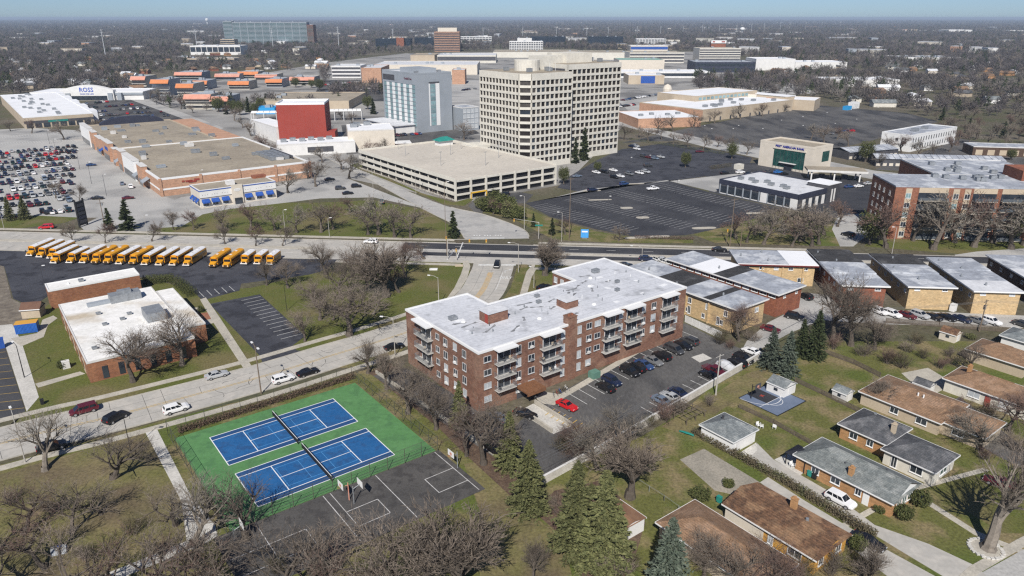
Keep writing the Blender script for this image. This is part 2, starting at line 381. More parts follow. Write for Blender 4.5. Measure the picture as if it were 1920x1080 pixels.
area('garage_verge', [(655, 310), (670, 306), (720, 330), (790, 362), (850, 380), (880, 372), (888, 374), (870, 386), (832, 383), (760, 352)], .05, M_green)
# ---- parking lots
LINES = {}
def stripes(parent, name, rows, m=None, z=.0, L=5.2, w=.13):
    """rows: (px_start, px_end, n, dir angle, length) painted stall lines"""
    mb = MB(); z = max(v.co.z for v in parent.data.vertices) + .004
    for a, b, n, ang, ln in rows:
        A, B = P(*a), P(*b); d = udir(ang); e = (B - A).normalized() * w / 2
        for k in range(n):
            c = A.lerp(B, k / (n - 1)); q = [c - e, c + e, c + e + d * ln, c - e + d * ln]
            mb.face([(v.x, v.y, z) for v in q])
    return tag(mb.build(name, m or M_white, parent), kind='stuff')
bus_lot = area('bus_lot', [(-80, 462), (0, 463), (300, 468.5), (640, 485), (600, 510), (580, 515), (452, 532), (449, 545), (380, 563), (330, 520), (262, 520), (95, 552), (60, 575), (25, 560), (8, 500), (-60, 480)], .03, M_asphb)
stripes(bus_lot, 'stall_lines', [((383, 557), (440, 546), 5, 127, 5)], z=.034)
area('gravel_strip', [(-60, 480), (5, 490), (22, 560), (60, 580), (40, 620), (-60, 640)], .028, mat('gravel', (.22, .19, .15), (.13, .11, .09), .5, fine=.35, fscale=2))
school_lot = area('school_lot', [(393, 570), (487, 552), (573, 630), (549, 648), (556, 657), (600, 662), (500, 690), (493, 683), (487, 667)], .03, M_asphb)
stripes(school_lot, 'stall_lines', [((489, 556), (566, 626), 13, 217, 5.2)], z=.034)
left_lot = area('yellow_striped_lot', [(-120, 650), (8, 648), (48, 772), (0, 785), (-160, 830)], .03, mat('left_lot_asphalt', (.05, .05, .055), (.075, .075, .08), .1, fine=.2))
stripes(left_lot, 'stall_lines', [((10, 660), (46, 765), 9, 195, 5.5)], M_yellow, z=.034)
area('concrete_pad', [(-80, 618), (23, 608), (40, 640), (73, 745), (50, 772), (10, 648), (-80, 660)], .045, M_conc2)
apt_lot = area('apartment_lot', [(700, 705), (760, 690), (965, 800), (1000, 765), (1284, 606), (1352, 640), (1392, 655), (1424, 672), (1400, 690), (1245, 778), (1185, 810), (1020, 905), (960, 880)], .03, M_asph2)
stripes(apt_lot, 'stall_lines', [((1050, 748), (1275, 620), 17, -53, 5.4), ((1236, 782), (1410, 684), 13, 127, 4.8)], M_white, z=.036)
hm = MB()
for k in range(6):
    a = P(1040 + 10.5 * k, 767 + 5.2 * k); b = P(1022 + 10.5 * k, 779 + 5.4 * k); d = (b - a).normalized(); w = Vector((-d.y, d.x, 0)) * .09
    hm.face([(v.x, v.y, .056) for v in (a - w, b - w, b + w, a + w)])
hm.build('hatching', M_yellow, apt_lot)
area('apartment_walk', [(1012, 756), (1040, 760), (1055, 748), (1100, 722), (1260, 625), (1280, 613), (1276, 609), (1250, 622), (1095, 714), (1050, 740), (1020, 735), (1005, 746)], .1, M_conc)
area('manhole_patch', [(1296, 670), (1318, 663), (1335, 672), (1312, 680)], .037, M_conc2)
area('front_drive', [(560, 664), (620, 650), (745, 625), (770, 640), (745, 668), (700, 690), (640, 690)], .026, M_lawn)
office_front_lot = area('front_parking_lot', [(985, 381), (1080, 362), (1168, 346), (1250, 338), (1335, 362), (1470, 392), (1423, 408), (1332, 432), (1285, 441), (1190, 444), (1118, 430), (1030, 406)], .03, M_asph)
stripes(office_front_lot, 'stall_lines', [((1010, 385), (1180, 432), 22, 40, 5.2), ((1010, 385), (1180, 432), 22, 220, 5.2), ((1075, 372), (1290, 425), 27, 40, 5.2), ((1075, 372), (1290, 425), 27, 220, 5.2), ((1150, 358), (1370, 412), 27, 40, 5.2), ((1150, 358), (1370, 412), 27, 220, 5.2), ((1225, 344), (1430, 396), 25, 40, 5.2), ((1225, 344), (1430, 396), 25, 220, 5.2)], mat('worn_white', (.42, .42, .42), (.2, .2, .2), .6), z=.034, w=.2)
office_lot = area('office_lot', [(1045, 352), (1060, 335), (1120, 300), (1165, 280), (1250, 268), (1330, 280), (1410, 296), (1400, 320), (1290, 335), (1180, 345), (1090, 360)], .029, M_asphb)
area('lot_aisle', [(1040, 370), (1100, 355), (1290, 336), (1340, 330), (1420, 322), (1430, 330), (1340, 360), (1250, 338), (1170, 346), (1080, 362), (1000, 378)], .033, M_asphl)
bank_lot = area('bank_lot', [(1345, 310), (1420, 305), (1640, 345), (1640, 400), (1560, 410), (1330, 360), (1320, 335)], .031, M_asph)
stripes(bank_lot, 'stall_lines', [((1355, 322), (1440, 345), 9, 110, 5)], z=.036)
store_lot = area('store_lot', [(-400, 262), (60, 240), (140, 244), (175, 300), (225, 370), (262, 408), (150, 408), (60, 404), (-60, 418), (-500, 430)], .03, M_asphl)
store_drive = area('store_drive', [(140, 244), (158, 243), (215, 295), (300, 366), (345, 380), (320, 398), (290, 428), (250, 420), (195, 404), (262, 408), (225, 370), (170, 300)], .032, M_asphl)
area('restaurant_lot', [(288, 390), (340, 370), (600, 332), (640, 330), (800, 392), (700, 370), (600, 372), (520, 382), (430, 392), (380, 402), (340, 425), (290, 428)], .0335, M_asphl)
area('restaurant_drive', [(150, 424), (195, 403), (290, 420), (290, 434), (160, 434)], .0345, M_asphl)
ross_lot = area('far_store_lot', [(128, 198), (225, 180), (300, 192), (350, 222), (300, 236), (150, 240)], .03, M_asph2)
area('far_avenue', [(225, 180), (245, 175), (420, 240), (400, 250), (350, 225)], .035, M_asphl)
big_lot = area('mall_lot', [(1165, 268), (1290, 240), (1420, 215), (1540, 198), (1700, 212), (1760, 228), (1640, 262), (1540, 285), (1420, 288), (1300, 262)], .029, M_asph2)
stripes(big_lot, 'stall_lines', [((1330 + 70 * k, 252 - 10 * k), (1480 + 70 * k, 275 - 10 * k), 26, 40, 8) for k in range(4)], mat('faint_white', (.16, .16, .16), (.08, .08, .08), .3), z=.034, w=.3)
area('cross_road', [(1150, 232), (1165, 228), (1330, 262), (1440, 280), (1640, 320), (1920, 352), (2200, 380), (2200, 395), (1920, 368), (1630, 335), (1420, 296), (1320, 275)], .034, M_asphl)
area('mall_lot', [(600, 150), (720, 150), (720, 190), (640, 190), (590, 180)], .029, M_asph2)
area('mall_lot', [(1160, 190), (1330, 165), (1500, 155), (1530, 175), (1330, 185), (1180, 210)], .029, M_asphl)
area('mall_lot', [(845, 150), (900, 150), (900, 235), (845, 240)], .029, M_asphl)
area('hotel_yard', [(640, 235), (860, 225), (900, 250), (840, 262), (700, 285), (650, 290)], .029, M_asph2)
area('side_lot', [(1640, 318), (1800, 260), (1920, 280), (1920, 330)], .0285, M_asph2)
area('townhouse_lane', [(1480, 545), (1560, 555), (1640, 580), (1920, 592), (2100, 600), (2100, 622), (1920, 615), (1660, 608), (1540, 600), (1480, 625), (1425, 655), (1392, 655), (1400, 640), (1440, 605), (1490, 580)], .03, M_asphl)
area('block_drive', [(1575, 462), (1560, 430), (1570, 405), (1620, 400), (1640, 430), (1600, 462)], .034, M_asphl)
area('curved_road', [(1790, 478), (1830, 472), (1920, 466), (2200, 462), (2200, 480), (1920, 486), (1800, 492)], .034, M_asphl)
# ---- park path, school walks, drives
area('park_path', [(273, 812), (295, 806), (358, 930), (403, 985), (408, 1005), (385, 1020), (250, 1075), (150, 1130), (60, 1130), (240, 1060), (350, 1015), (346, 985), (340, 940)], .05, M_conc2)
area('school_walk', [(375, 562), (386, 558), (415, 600), (474, 690), (458, 693), (400, 605)], .055, M_conc)
area('school_walk', [(345, 610), (405, 596), (410, 603), (350, 620)], .056, M_conc)
area('school_walk', [(20, 635), (70, 625), (80, 600), (100, 592), (108, 597), (90, 610), (82, 632), (40, 650)], .056, M_conc)
area('school_walk', [(66, 720), (150, 697), (160, 701), (72, 727)], .056, M_conc)
area('brick_terrace', [(340, 612), (345, 592), (395, 585), (400, 596), (350, 612)], .05, mat('terrace_brick', (.26, .1, .06), (.33, .16, .1), 1))
area('neighbour_drive', [(1275, 862), (1320, 842), (1425, 905), (1385, 930), (1340, 920)], .04, mat('old_drive', (.26, .24, .2), (.33, .3, .25), .3, fine=.25))
area('long_drive', [(1386, 850), (1420, 832), (1450, 862), (1560, 925), (1640, 985), (1740, 1020), (1830, 1062), (1870, 1100), (1800, 1100), (1700, 1040), (1560, 955), (1440, 880)], .042, M_conc_road)
area('brown_house_drive', [(1425, 905), (1440, 895), (1510, 940), (1660, 1030), (1770, 1090), (1700, 1110), (1600, 1030)], .04, M_conc_road)
area('patio', [(1452, 862), (1480, 850), (1520, 875), (1500, 892)], .05, M_conc2)
area('garage_apron', [(1386, 850), (1418, 830), (1420, 845), (1400, 862)], .048, M_conc2)
area('front_street', [(1830, 1080), (1920, 1030), (2100, 940), (2300, 1000), (2000, 1200), (1800, 1200)], .03, M_asphl)
strip('front_kerb', PP([(1800, 1100), (1830, 1072), (1920, 1020), (2100, 925)]), -.4, 1.0, .09, M_conc)
area('court_house_patio', [(1690, 700), (1740, 690), (1790, 720), (1740, 745)], .04, M_conc)
strip('front_walk', PP([(1540, 1010), (1700, 920), (1850, 880)]), -.5, .5, .04, M_conc)
strip('front_walk', PP([(1720, 930), (1830, 1000), (1930, 1040)]), -.6, .6, .05, M_conc)
area('far_yard_drive', [(1730, 770), (1800, 745), (1920, 840), (1920, 880), (1860, 850)], .032, M_asph2)

stripes(store_lot, 'stall_lines', [((-40, 262 + 12 * k), (140, 250 + 14 * k), 34, 127, 10) for k in range(10)], mat('lot_white', (.6, .6, .58), (.45, .45, .44), .5), w=.18)
tm = MB(); rt = random.Random(9)
for k in range(60):                                  # tar-sealed seams across the pale lots and the avenue
    a = AV0 + AD * rt.uniform(150, 700) - AN * 0 + Vector((AN.x, AN.y, 0)) * rt.uniform(.5, 19); d = AD if rt.random() < .4 else Vector((AN.x, AN.y, 0)); L = rt.uniform(3, 14) if d is AD else rt.uniform(2, 5); w = Vector((-d.y, d.x, 0)) * .04; b = a + d * L
    tm.face([(v.x, v.y, .0405 + k * .00004) for v in (a - w, b - w, b + w, a + w)])
tag(tm.build('sealed_seams', M_tar, avenue), kind='stuff')
# ================================================================== building kit
M_brick = mat('brown_brick', (.255, .14, .1), (.18, .098, .072), .35, brick=((.75, .72, .68), .6, .19, .02), c3=(.27, .165, .12), scale3=.25, fine=.18, fscale=2)
M_redbrick = mat('red_brick', (.30, .12, .07), (.22, .085, .055), .4, brick=((.8, .75, .7), .6, .19, .02), fine=.18, fscale=2)
M_ybrick = mat('yellow_brick', (.56, .42, .24), (.49, .36, .2), .4, brick=((.85, .85, .85), .6, .19, .02), fine=.15, fscale=2)
M_obrick = mat('orange_brick', (.46, .27, .13), (.38, .21, .1), .4, brick=((.8, .78, .75), .6, .19, .02), fine=.15, fscale=2)
M_tanbrick = mat('salmon_brick', (.5, .31, .21), (.43, .26, .175), .25, brick=((.85, .83, .8), .8, .25, .02), fine=.15, fscale=1)
M_roofw = mat('white_membrane', (.66, .67, .69), (.55, .56, .585), .18, c3=(.4, .4, .41), scale3=.3, lo3=.6, hi3=.78, rough=.8, fine=.12, fscale=1.2)
M_roofs = mat('soiled_membrane', (.8, .79, .77), (.72, .71, .68), .2, c3=(.5, .43, .33), scale3=.09, lo3=.55, hi3=.75, rough=.8, fine=.12, fscale=1.2)
M_roofg = mat('grey_membrane', (.36, .385, .43), (.27, .29, .33), .35, c3=(.5, .52, .55), scale3=.2, rough=.8, fine=.2, fscale=1.5)
M_roofd = mat('black_roofing', (.032, .032, .034), (.055, .054, .055), .3, c3=(.12, .12, .125), scale3=.25, lo3=.55, hi3=.8, rough=.9, fine=.2)
M_rooft = mat('tan_gravel_roof', (.36, .315, .245), (.29, .25, .195), .06, c3=(.2, .175, .14), scale3=.1, lo3=.55, hi3=.85, rough=.95, fine=.2, fscale=1)
M_roofb = mat('bright_membrane', (.82, .83, .85), (.74, .75, .77), .1, rough=.8, fine=.08)
M_wwall = mat('white_wall', (.74, .73, .71), (.66, .655, .64), .3, rough=.85, fine=.06)
M_cream = mat('cream_concrete', (.66, .63, .555), (.59, .565, .5), .2, rough=.85, fine=.1, fscale=1)
M_tanw = mat('tan_wall', (.5, .42, .315), (.44, .36, .265), .15, rough=.85, fine=.1)
M_beige = mat('beige_panel', (.66, .6, .51), (.6, .545, .46), .3, rough=.8, fine=.06)
M_greyw = mat('grey_panel', (.32, .35, .385), (.28, .31, .34), .1, rough=.6, fine=.06)
M_darkw = mat('dark_grey_panel', (.06, .06, .068), (.085, .085, .095), .3, rough=.6, fine=.1)
M_navy = mat('navy_panel', (.032, .036, .058), (.042, .046, .07), .3, rough=.5)
M_trim = mat('white_trim', (.76, .76, .75), rough=.6)
M_coping = mat('pale_coping', (.68, .67, .65), (.58, .57, .55), .5, rough=.7)
M_glass = mat('dark_glass', (.022, .028, .038), (.04, .05, .065), .4, rough=.12, spec=.7)
M_glassb = mat('brown_glass', (.018, .014, .013), (.03, .025, .024), .3, rough=.1, spec=.35, hue=.3)
M_glasst = mat('teal_glass', (.16, .27, .29), (.26, .37, .39), .6, rough=.15, spec=.6, hue=.25)
M_glassg = mat('green_glass', (.01, .05, .045), (.02, .09, .075), .5, rough=.12, spec=.6)
M_blind = mat('pale_blinds', (.5, .53, .55), (.4, .43, .46), 1, rough=.4, spec=.5)
M_steel = mat('galvanised_steel', (.32, .34, .36), (.24, .255, .27), 1, rough=.5, metal=.3, fine=.15)
M_black = mat('black_metal', (.02, .02, .022), rough=.6)
M_red = mat('red_panel', (.33, .058, .042), (.285, .05, .036), .06, rough=.7, fine=.05)
M_blue = mat('blue_canvas', (.02, .07, .3), (.03, .1, .38), .8, rough=.8)
M_grn = mat('green_metal', (.02, .2, .17), (.03, .26, .22), .5, rough=.6)
M_orangew = mat('orange_awning', (.6, .225, .09), (.52, .19, .08), .3, rough=.8)
M_salmon = mat('salmon_awning', (.62, .3, .22), (.55, .25, .18), .3, rough=.8)
M_alu = mat('window_aluminium', (.5, .5, .5), rough=.5)
WCACHE = {}
def win_mesh(w, h, fr=.08, glass='dark', dep=.06, fmat=None):
    k = (round(w, 2), round(h, 2), fr, glass, dep, fmat.name if fmat else '')
    if k in WCACHE: return WCACHE[k]
    g = {'dark': M_glass, 'blind': M_blind, 'brown': M_glassb, 'teal': M_glasst, 'green': M_glassg}[glass]
    f = MB()
    if fr > 0:
        f.box(-w / 2, w / 2, -dep, 0, 0, fr); f.box(-w / 2, w / 2, -dep, 0, h - fr, h)
        f.box(-w / 2, -w / 2 + fr, -dep, 0, fr, h - fr); f.box(w / 2 - fr, w / 2, -dep, 0, fr, h - fr); f.box(-.03, .03, -dep, 0, fr, h - fr)
        f.box(-w / 2 - .05, w / 2 + .05, -dep - .08, 0, -.09, 0)
    p = MB().box(-w / 2 + fr * .9, w / 2 - fr * .9, -dep * .35, 0, fr * .9, h - fr * .9)
    r = (f.mesh('window', fmat or M_trim) if fr > 0 else None, p.mesh('pane', g)); WCACHE[k] = r; return r
class Bld:
    def __init__(s, name, label, cat, z, c, a, b, ang=GA, group=None, L=None, at0=None, zc=None):
        s.h = z; zc = z if zc is None else zc
        if at0 is not None: o, l1, l2 = Vector((at0[0], at0[1], 0)), L[0], L[1]
        else:
            o, l1, l2 = rectpx(zc, ang, c, a, b)
            if L: l1, l2 = L[0] or l1, L[1] or l2
        s.o = Vector((o.x, o.y, 0)); s.L, s.W = l1, l2; s.ang = ang
        s.root = thing(name, label, cat, s.o, R(ang), group)
    def loc(s, px, z=0):                                # local coordinates of a pixel seen at height z
        d = P(*px, z) - s.o; return d.dot(udir(s.ang)), d.dot(udir(s.ang + 90))
    def walls(s, m, x0=0, x1=None, y0=0, y1=None, z0=-.3, z1=None, name='wall'):
        x1 = s.L if x1 is None else x1; y1 = s.W if y1 is None else y1; z1 = s.h if z1 is None else z1
        return MB().box(min(x0, x1), max(x0, x1), min(y0, y1), max(y0, y1), z0, z1).build(name, m, s.root)
    def flat(s, m, x0=0, x1=None, y0=0, y1=None, z=None, par=.35, pw=.3, cop=None, over=.04, name='roof'):
        x1 = s.L if x1 is None else x1; y1 = s.W if y1 is None else y1; z = s.h if z is None else z
        x0, x1 = min(x0, x1), max(x0, x1); y0, y1 = min(y0, y1), max(y0, y1); e = over
        r = MB().box(x0 - e + pw, x1 + e - pw, y0 - e + pw, y1 + e - pw, z - .02, z + .06).build(name, m, s.root)
        p = MB(); q = [(x0 - e, x1 + e, y0 - e, y0 - e + pw), (x0 - e, x1 + e, y1 + e - pw, y1 + e), (x0 - e, x0 - e + pw, y0 - e + pw, y1 + e - pw), (x1 + e - pw, x1 + e, y0 - e + pw, y1 + e - pw)]
        for a, b, c, d in q: p.box(a, b, c, d, z - .25, z + par)
        p.build('parapet', cop or M_coping, r); return r
    def place(s, face, t, z, off=0):
        if face == 'y0': return (t, -off, z), 0
        if face == 'x0': return (-off, t, z), -math.pi / 2
        if face == 'y1': return (t, s.W + off, z), math.pi
        return (s.L + off, t, z), math.pi / 2
    def win(s, face, t, z, w, h, glass='dark', fr=.08, dep=.06, off=0, fmat=None, name='window', base=None):
        f, p = win_mesh(w, h, fr, glass, dep, fmat); l, rz = s.place(face, t, z, off)
        if base is not None:
            l = list(l)
            if face in ('y0', 'y1'): l[1] = base - off if face == 'y0' else base + off
            else: l[0] = base - off if face == 'x0' else base + off
        if f is None: return link(name, p, s.root, l, rz)
        o = link(name, f, s.root, l, rz); link('pane', p, o); return o
    def unit(s, x, y, w=2, d=1.6, h=1.2, z=None, m=None, name='rooftop_unit'):
        z = (s.h if z is None else z) + .06; mb = MB().box(-w / 2, w / 2, -d / 2, d / 2, .12, h).box(-w / 2 + .15, w / 2 - .15, -d / 2 + .15, d / 2 - .15, 0, .12)
        mb.box(-w / 2 - .05, w / 2 + .05, -d / 2 - .05, d / 2 + .05, h, h + .06); mb.ring([(min(w, d) * .3, h + .06), (min(w, d) * .3, h + .16), (.05, h + .16)], 10)
        return mb.build(name, m or M_steel, s.root, loc=(x, y, z))
    def vent(s, x, y, z=None, r=.3, h=.35, m=None, name='roof_vent'):
        return MB().ring([(r, 0), (r, h * .6), (r * .8, h), (.02, h * 1.1)], 10).build(name, m or M_trim, s.root, loc=(x, y, (s.h if z is None else z) + .06))
    def sign(s, text, face, t, z, size, m, off=.12, base=None, bold=.0, ext=.06, name='lettering'):
        me = text_mesh(text, size, ext=ext, bold=bold); me.materials.append(m); l, rz = s.place(face, t, z, off)
        if base is not None: l = (l[0], base - off, l[2]) if face == 'y0' else (base - off, l[1], l[2])
        o = link(name, me, s.root, l); o.rotation_euler = (math.pi / 2, 0, rz); return o
    def bx(s, name, m, *a, **k): return MB().box(*a, **k).build(name, m, s.root)
rb = random.Random(11)
# ================================================================== main apartment block
A = Bld('apartment_building', 'brown brick four-storey apartment block with white roof and stacked balconies beside tennis courts', 'apartment block', 12.5, (897, 663), (1288, 539), (752.6, 583.3), L=(58.4, 27.2))
foot = [(0, 0), (58.4, 0), (58.4, 27.2), (41, 27.2), (41, 19.1), (15.8, 19.1), (15.8, 27.2), (0, 27.2)]
MB().prism(foot, -.3, 12.5).build('wall', M_brick, A.root)
def ins(pts, d):
    n = len(pts); out = []
    for i in range(n):
        a, b, c = Vector(pts[i - 1]), Vector(pts[i]), Vector(pts[(i + 1) % n]); e1 = (b - a).normalized(); e2 = (c - b).normalized()
        out.append(tuple(b + (Vector((-e1.y, e1.x)) + Vector((-e2.y, e2.x))) * d))
    return out
aroof = MB().prism(ins(foot, .28), 12.4, 12.56, bottom=False).build('roof', mat('apartment_membrane', (.6, .615, .65), (.52, .535, .57), .15, c3=(.33, .34, .36), scale3=.22, lo3=.58, hi3=.74, rough=.8, fine=.12, fscale=1.5), A.root)
pm = MB(); fo, fi = ins(foot, -.12), ins(foot, .28)
for i in range(len(foot)):
    j = (i + 1) % len(foot); pm.prism([fo[i], fo[j], fi[j], fi[i]], 12.3, 12.74)
pm.build('parapet', M_trim, aroof)
# balconies
def balcony(face, t0, t1, z, dep=1.35):
    l, rz = A.place(face, (t0 + t1) / 2, z, .02); w = t1 - t0
    b = MB().box(-w / 2, w / 2, -dep, 0, -.16, 0).build('balcony', M_conc2, A.root, loc=l, rz=rz)
    r = MB()
    r.box(-w / 2, w / 2, -dep, -dep + .04, .98, 1.03); r.box(-w / 2, -w / 2 + .04, -dep, 0, .98, 1.03); r.box(w / 2 - .04, w / 2, -dep, 0, .98, 1.03)
    n = int(w / .16)
    for k in range(n + 1): x = -w / 2 + .02 + (w - .04) * k / n; r.box(x - .012, x + .012, -dep + .005, -dep + .035, 0, .98)
    for s_ in (-1, 1):
        for k in range(8): y = -dep * k / 8; r.box(s_ * (w / 2 - .02) - .012, s_ * (w / 2 - .02) + .012, y - .012, y + .012, 0, .98)
    r.build('railing', M_steel, b)
    MB().box(-w * .32, w * .34, -.05, 0, .05, 2.2).build('sliding_door', M_glass, b)
    f = MB(); f.box(-w * .34, -w * .32, -.09, 0, 0, 2.25); f.box(w * .34, w * .36, -.09, 0, 0, 2.25); f.box(-w * .34, w * .36, -.09, 0, 2.2, 2.28); f.box(-.03, .03, -.09, -.05, .05, 2.2); f.build('door_frame', M_trim, b)
    for _ in range(rb.choice([0, 1, 2, 2, 3])):
        x = rb.uniform(-w * .4, w * .4); y = rb.uniform(-dep + .35, -.45); m = rb.choice([M_black, M_black, M_trim, M_tanw, M_darkw])
        c = MB().box(x - .25, x + .25, y - .22, y + .22, .4, .46); c.box(x - .25, x + .25, y + .18, y + .23, .46, .9)
        for a in (-.22, .2):
            for d in (-.2, .18): c.box(x + a, x + a + .03, y + d, y + d + .03, 0, .4)
        c.build('balcony_chair', m, b)
    return b
for t0, t1 in ((3.6, 8.0), (14.7, 19.6), (31.8, 36.3), (38.3, 43.0), (49.8, 54.2)):
    MB().box(t0 - .15, t1 + .15, -1.75, .3, 12.3, 12.62).build('canopy', M_trim, A.root)
    for z in (9.35, 6.55, 3.75): balcony('y0', t0, t1, z)
MB().box(-1.75, .3, 16, 22, 12.3, 12.62).build('canopy', M_trim, A.root)
for z in (9.35, 6.55, 3.75): balcony('x0', 16.2, 21.8, z)
ROWS = (10.2, 7.4, 4.6, 1.8)
def apt_win(face, t, w, h, ac, rows=ROWS):
    for z in rows:
        o = A.win(face, t, z - (.35 if h > 1.5 else 0), w, h, rb.choice(['dark', 'blind', 'blind', 'dark']), fr=.07, dep=.1, fmat=M_alu)
        if ac and rb.random() < .8: MB().box(-.32, .32, -.42, .02, .02, .45).build('air_conditioner', rb.choice([M_trim, M_coping, M_steel]), o)
for t, w, h, ac in ((2.0, 1.7, 1.25, 0), (9.4, 1.3, 1.75, 1), (12.6, 1.6, 1.35, 1), (20.8, 1.1, 1.6, 0), (25.3, 1.1, 1.7, 0), (28.0, 1.5, 1.35, 1), (30.4, 1.7, 1.25, 0), (37.3, 1.2, 1.5, 0), (44.4, 1.2, 1.6, 1), (47.6, 1.5, 1.6, 1), (55.4, 1.1, 1.5, 0)): apt_win('y0', t, w, h, ac, ROWS if t < 30 else ROWS[:3])
for t, w, h, ac in ((4.8, 1.3, 1.6, 0), (8.0, 1.3, 1.5, 1), (11.5, 1.4, 1.6, 1), (14.5, 1.3, 1.25, 0)): apt_win('x0', t, w, h, ac)
for t in (20.5, 23.6, 26): A.win('x0', t, 10.1, 1.2, 1.4, 'blind', base=41)
ch = MB().box(22.1, 24.2, -.35, 1.5, -.3, 14.1); ch.box(22.0, 24.3, -.45, 1.6, 14.1, 14.25); ch.build('chimney', M_brick, A.root)
for x in (22.7, 23.6): MB().ring([(.28, 0), (.24, .35), (.18, .36)], 8).build('chimney_pot', M_redbrick, A.root, loc=(x, .5, 14.25))
def penthouse(x0, x1, y0, y1, h, door):
    p = MB().box(x0, x1, y0, y1, 12.5, 12.5 + h).build('stair_head', M_brick, A.root)
    MB().box(x0 - .15, x1 + .15, y0 - .15, y1 + .15, 12.5 + h, 12.72 + h).build('stair_head_roof', M_roofw, p)
    if door: MB().box(x0 - .05, x0, y0 + .3, y0 + 1.3, 12.6, 14.6).build('door', M_red, p)
penthouse(9.4, 14.3, 9.9, 13.2, 2.2, 1); penthouse(27.2, 30.6, 6.4, 9.6, 1.7, 0)
for x, y in ((4, 8), (8, 6.5), (6, 14), (12, 17), (17, 11), (19.5, 6), (21, 13), (25, 13), (27, 16), (32, 10), (34, 5), (35.5, 13.5), (38, 8), (41, 14), (44, 8), (45, 18), (48, 12), (50, 22), (52, 9), (55, 16)):
    r_ = rb.random()
    if r_ < .45: MB().ring([(.5, 0), (.5, .12), (.38, .3), (.15, .38)], 12).build('skylight_dome', M_trim, A.root, loc=(x, y, 12.56))
    elif r_ < .75: A.vent(x, y, 12.5, .16, .6, M_steel)
    else: A.unit(x, y, 1.0, .8, .6, 12.5)
A.unit(49, 20.5, 1.8, 1.2, .8, 12.5); A.unit(5, 16.5, 1.6, 1.2, .7, 12.5)
# garage door canopy, ramp and walls on the front
rm = MB().box(8.6, 13.2, -4.0, -.1, 2.7, 3.0); rm.box(8.6, 13.2, -4.05, -3.9, 2.3, 3.05); rm.build('ramp_canopy', mat('rust_timber', (.21, .1, .05), (.16, .075, .038), 1, rough=.8, fine=.2), A.root)
MB().box(9, 13, -.12, 0, 0, 2.5).build('garage_door', M_darkw, A.root)
A.bx('meter_box', mat('utility_green', (.12, .24, .19), (.1, .2, .16), 1, rough=.7), 26.6, 28.6, -3.4, -1.7, 0, 1.5)
ramp = MB()
for a, b, z in (((1003, 757), (1072, 800), .9), ((975, 770), (1035, 812), .9)):
    p, q = P(*a), P(*b); d = (q - p).normalized(); w = Vector((-d.y, d.x, 0)) * .18
    ramp.prism(ccw([tuple(v.xy) for v in (p - w, q - w, q + w, p + w)]), 0, z)
tag(ramp.build('ramp_wall', M_conc), 'low pale concrete walls flanking the garage ramp of the brown apartment block', 'wall')
slab('garage_ramp', PP([(972, 772), (1000, 757), (1070, 800), (1038, 814)]), .05, M_conc2)

# membrane seams, patches, stains and pipes on the apartment roof
rs = random.Random(77); sm_ = MB(); M_seam = mat('roof_seam', (.4, .41, .44), rough=.8); M_patch = mat('roof_patch', (.78, .79, .8), (.7, .71, .73), 1, rough=.8); M_stain = mat('roof_stain', (.1, .1, .105), (.36, .37, .39), 1.3, lo=.3, hi=.75, rough=.9)
for k in range(9): sm_.box(.4, 58, 2 + 2.05 * k - .05, 2 + 2.05 * k + .05, 12.55, 12.566)
for k in range(24): x = 1.5 + 2.4 * k; y0 = 2 + 2.05 * rs.randrange(8); sm_.box(x - .03, x + .03, y0, y0 + 2.05, 12.55, 12.567)
tag(sm_.build('seams', M_seam, aroof), kind='stuff')
for k in range(12): x, y = rs.uniform(2, 55), rs.uniform(2, 17); MB().box(x, x + rs.uniform(.6, 2), y, y + rs.uniform(.5, 1.2), 12.55, 12.57 + k * .0005).build('membrane_patch', M_patch, aroof)
for x, y, L, a in ((6.5, 12.2, 5, 8), (28.5, 12.6, 3.5, 15), (34, 11.8, 5, 35), (38.5, 15.5, 4, 30), (40, 12, 3, 50), (27, 3.5, 3, 10), (45, 20, 3.5, -15), (12.5, 5, 4, 30), (22, 14.5, 5, -8), (8.5, 8.0, 6.5, 25), (5.2, 13.8, 3.5, -20), (20.5, 12.5, 3, 10), (23, 11.5, 3.4, -30), (25.5, 9, 2.8, 20), (31, 11, 5, 25), (33.5, 13, 4, 40), (36, 15, 2.5, 0), (42, 17, 3, 15), (47, 14, 2, -10), (17, 8, 2.6, 60)):
    q = []; n_ = 12
    for i in range(n_): t = 2 * math.pi * i / n_; rr = rs.uniform(.6, 1.1); q.append((L / 2 * math.cos(t) * rr, .36 * math.sin(t) * rr + .2 * math.sin(3 * t)))
    m_ = MB(); m_.prism(q, 0, .004); m_.build('water_stain', M_stain, aroof, loc=(x, y, 12.5685), rz=R(a))
for k in range(16): x, y = rs.uniform(3, 56), rs.uniform(2, 17); MB().tube((0, 0, 0), (0, 0, rs.uniform(.4, .9)), .07, .07, 6).build('vent_pipe', rs.choice([M_steel, M_trim, M_darkw]), A.root, loc=(x, y, 12.55))
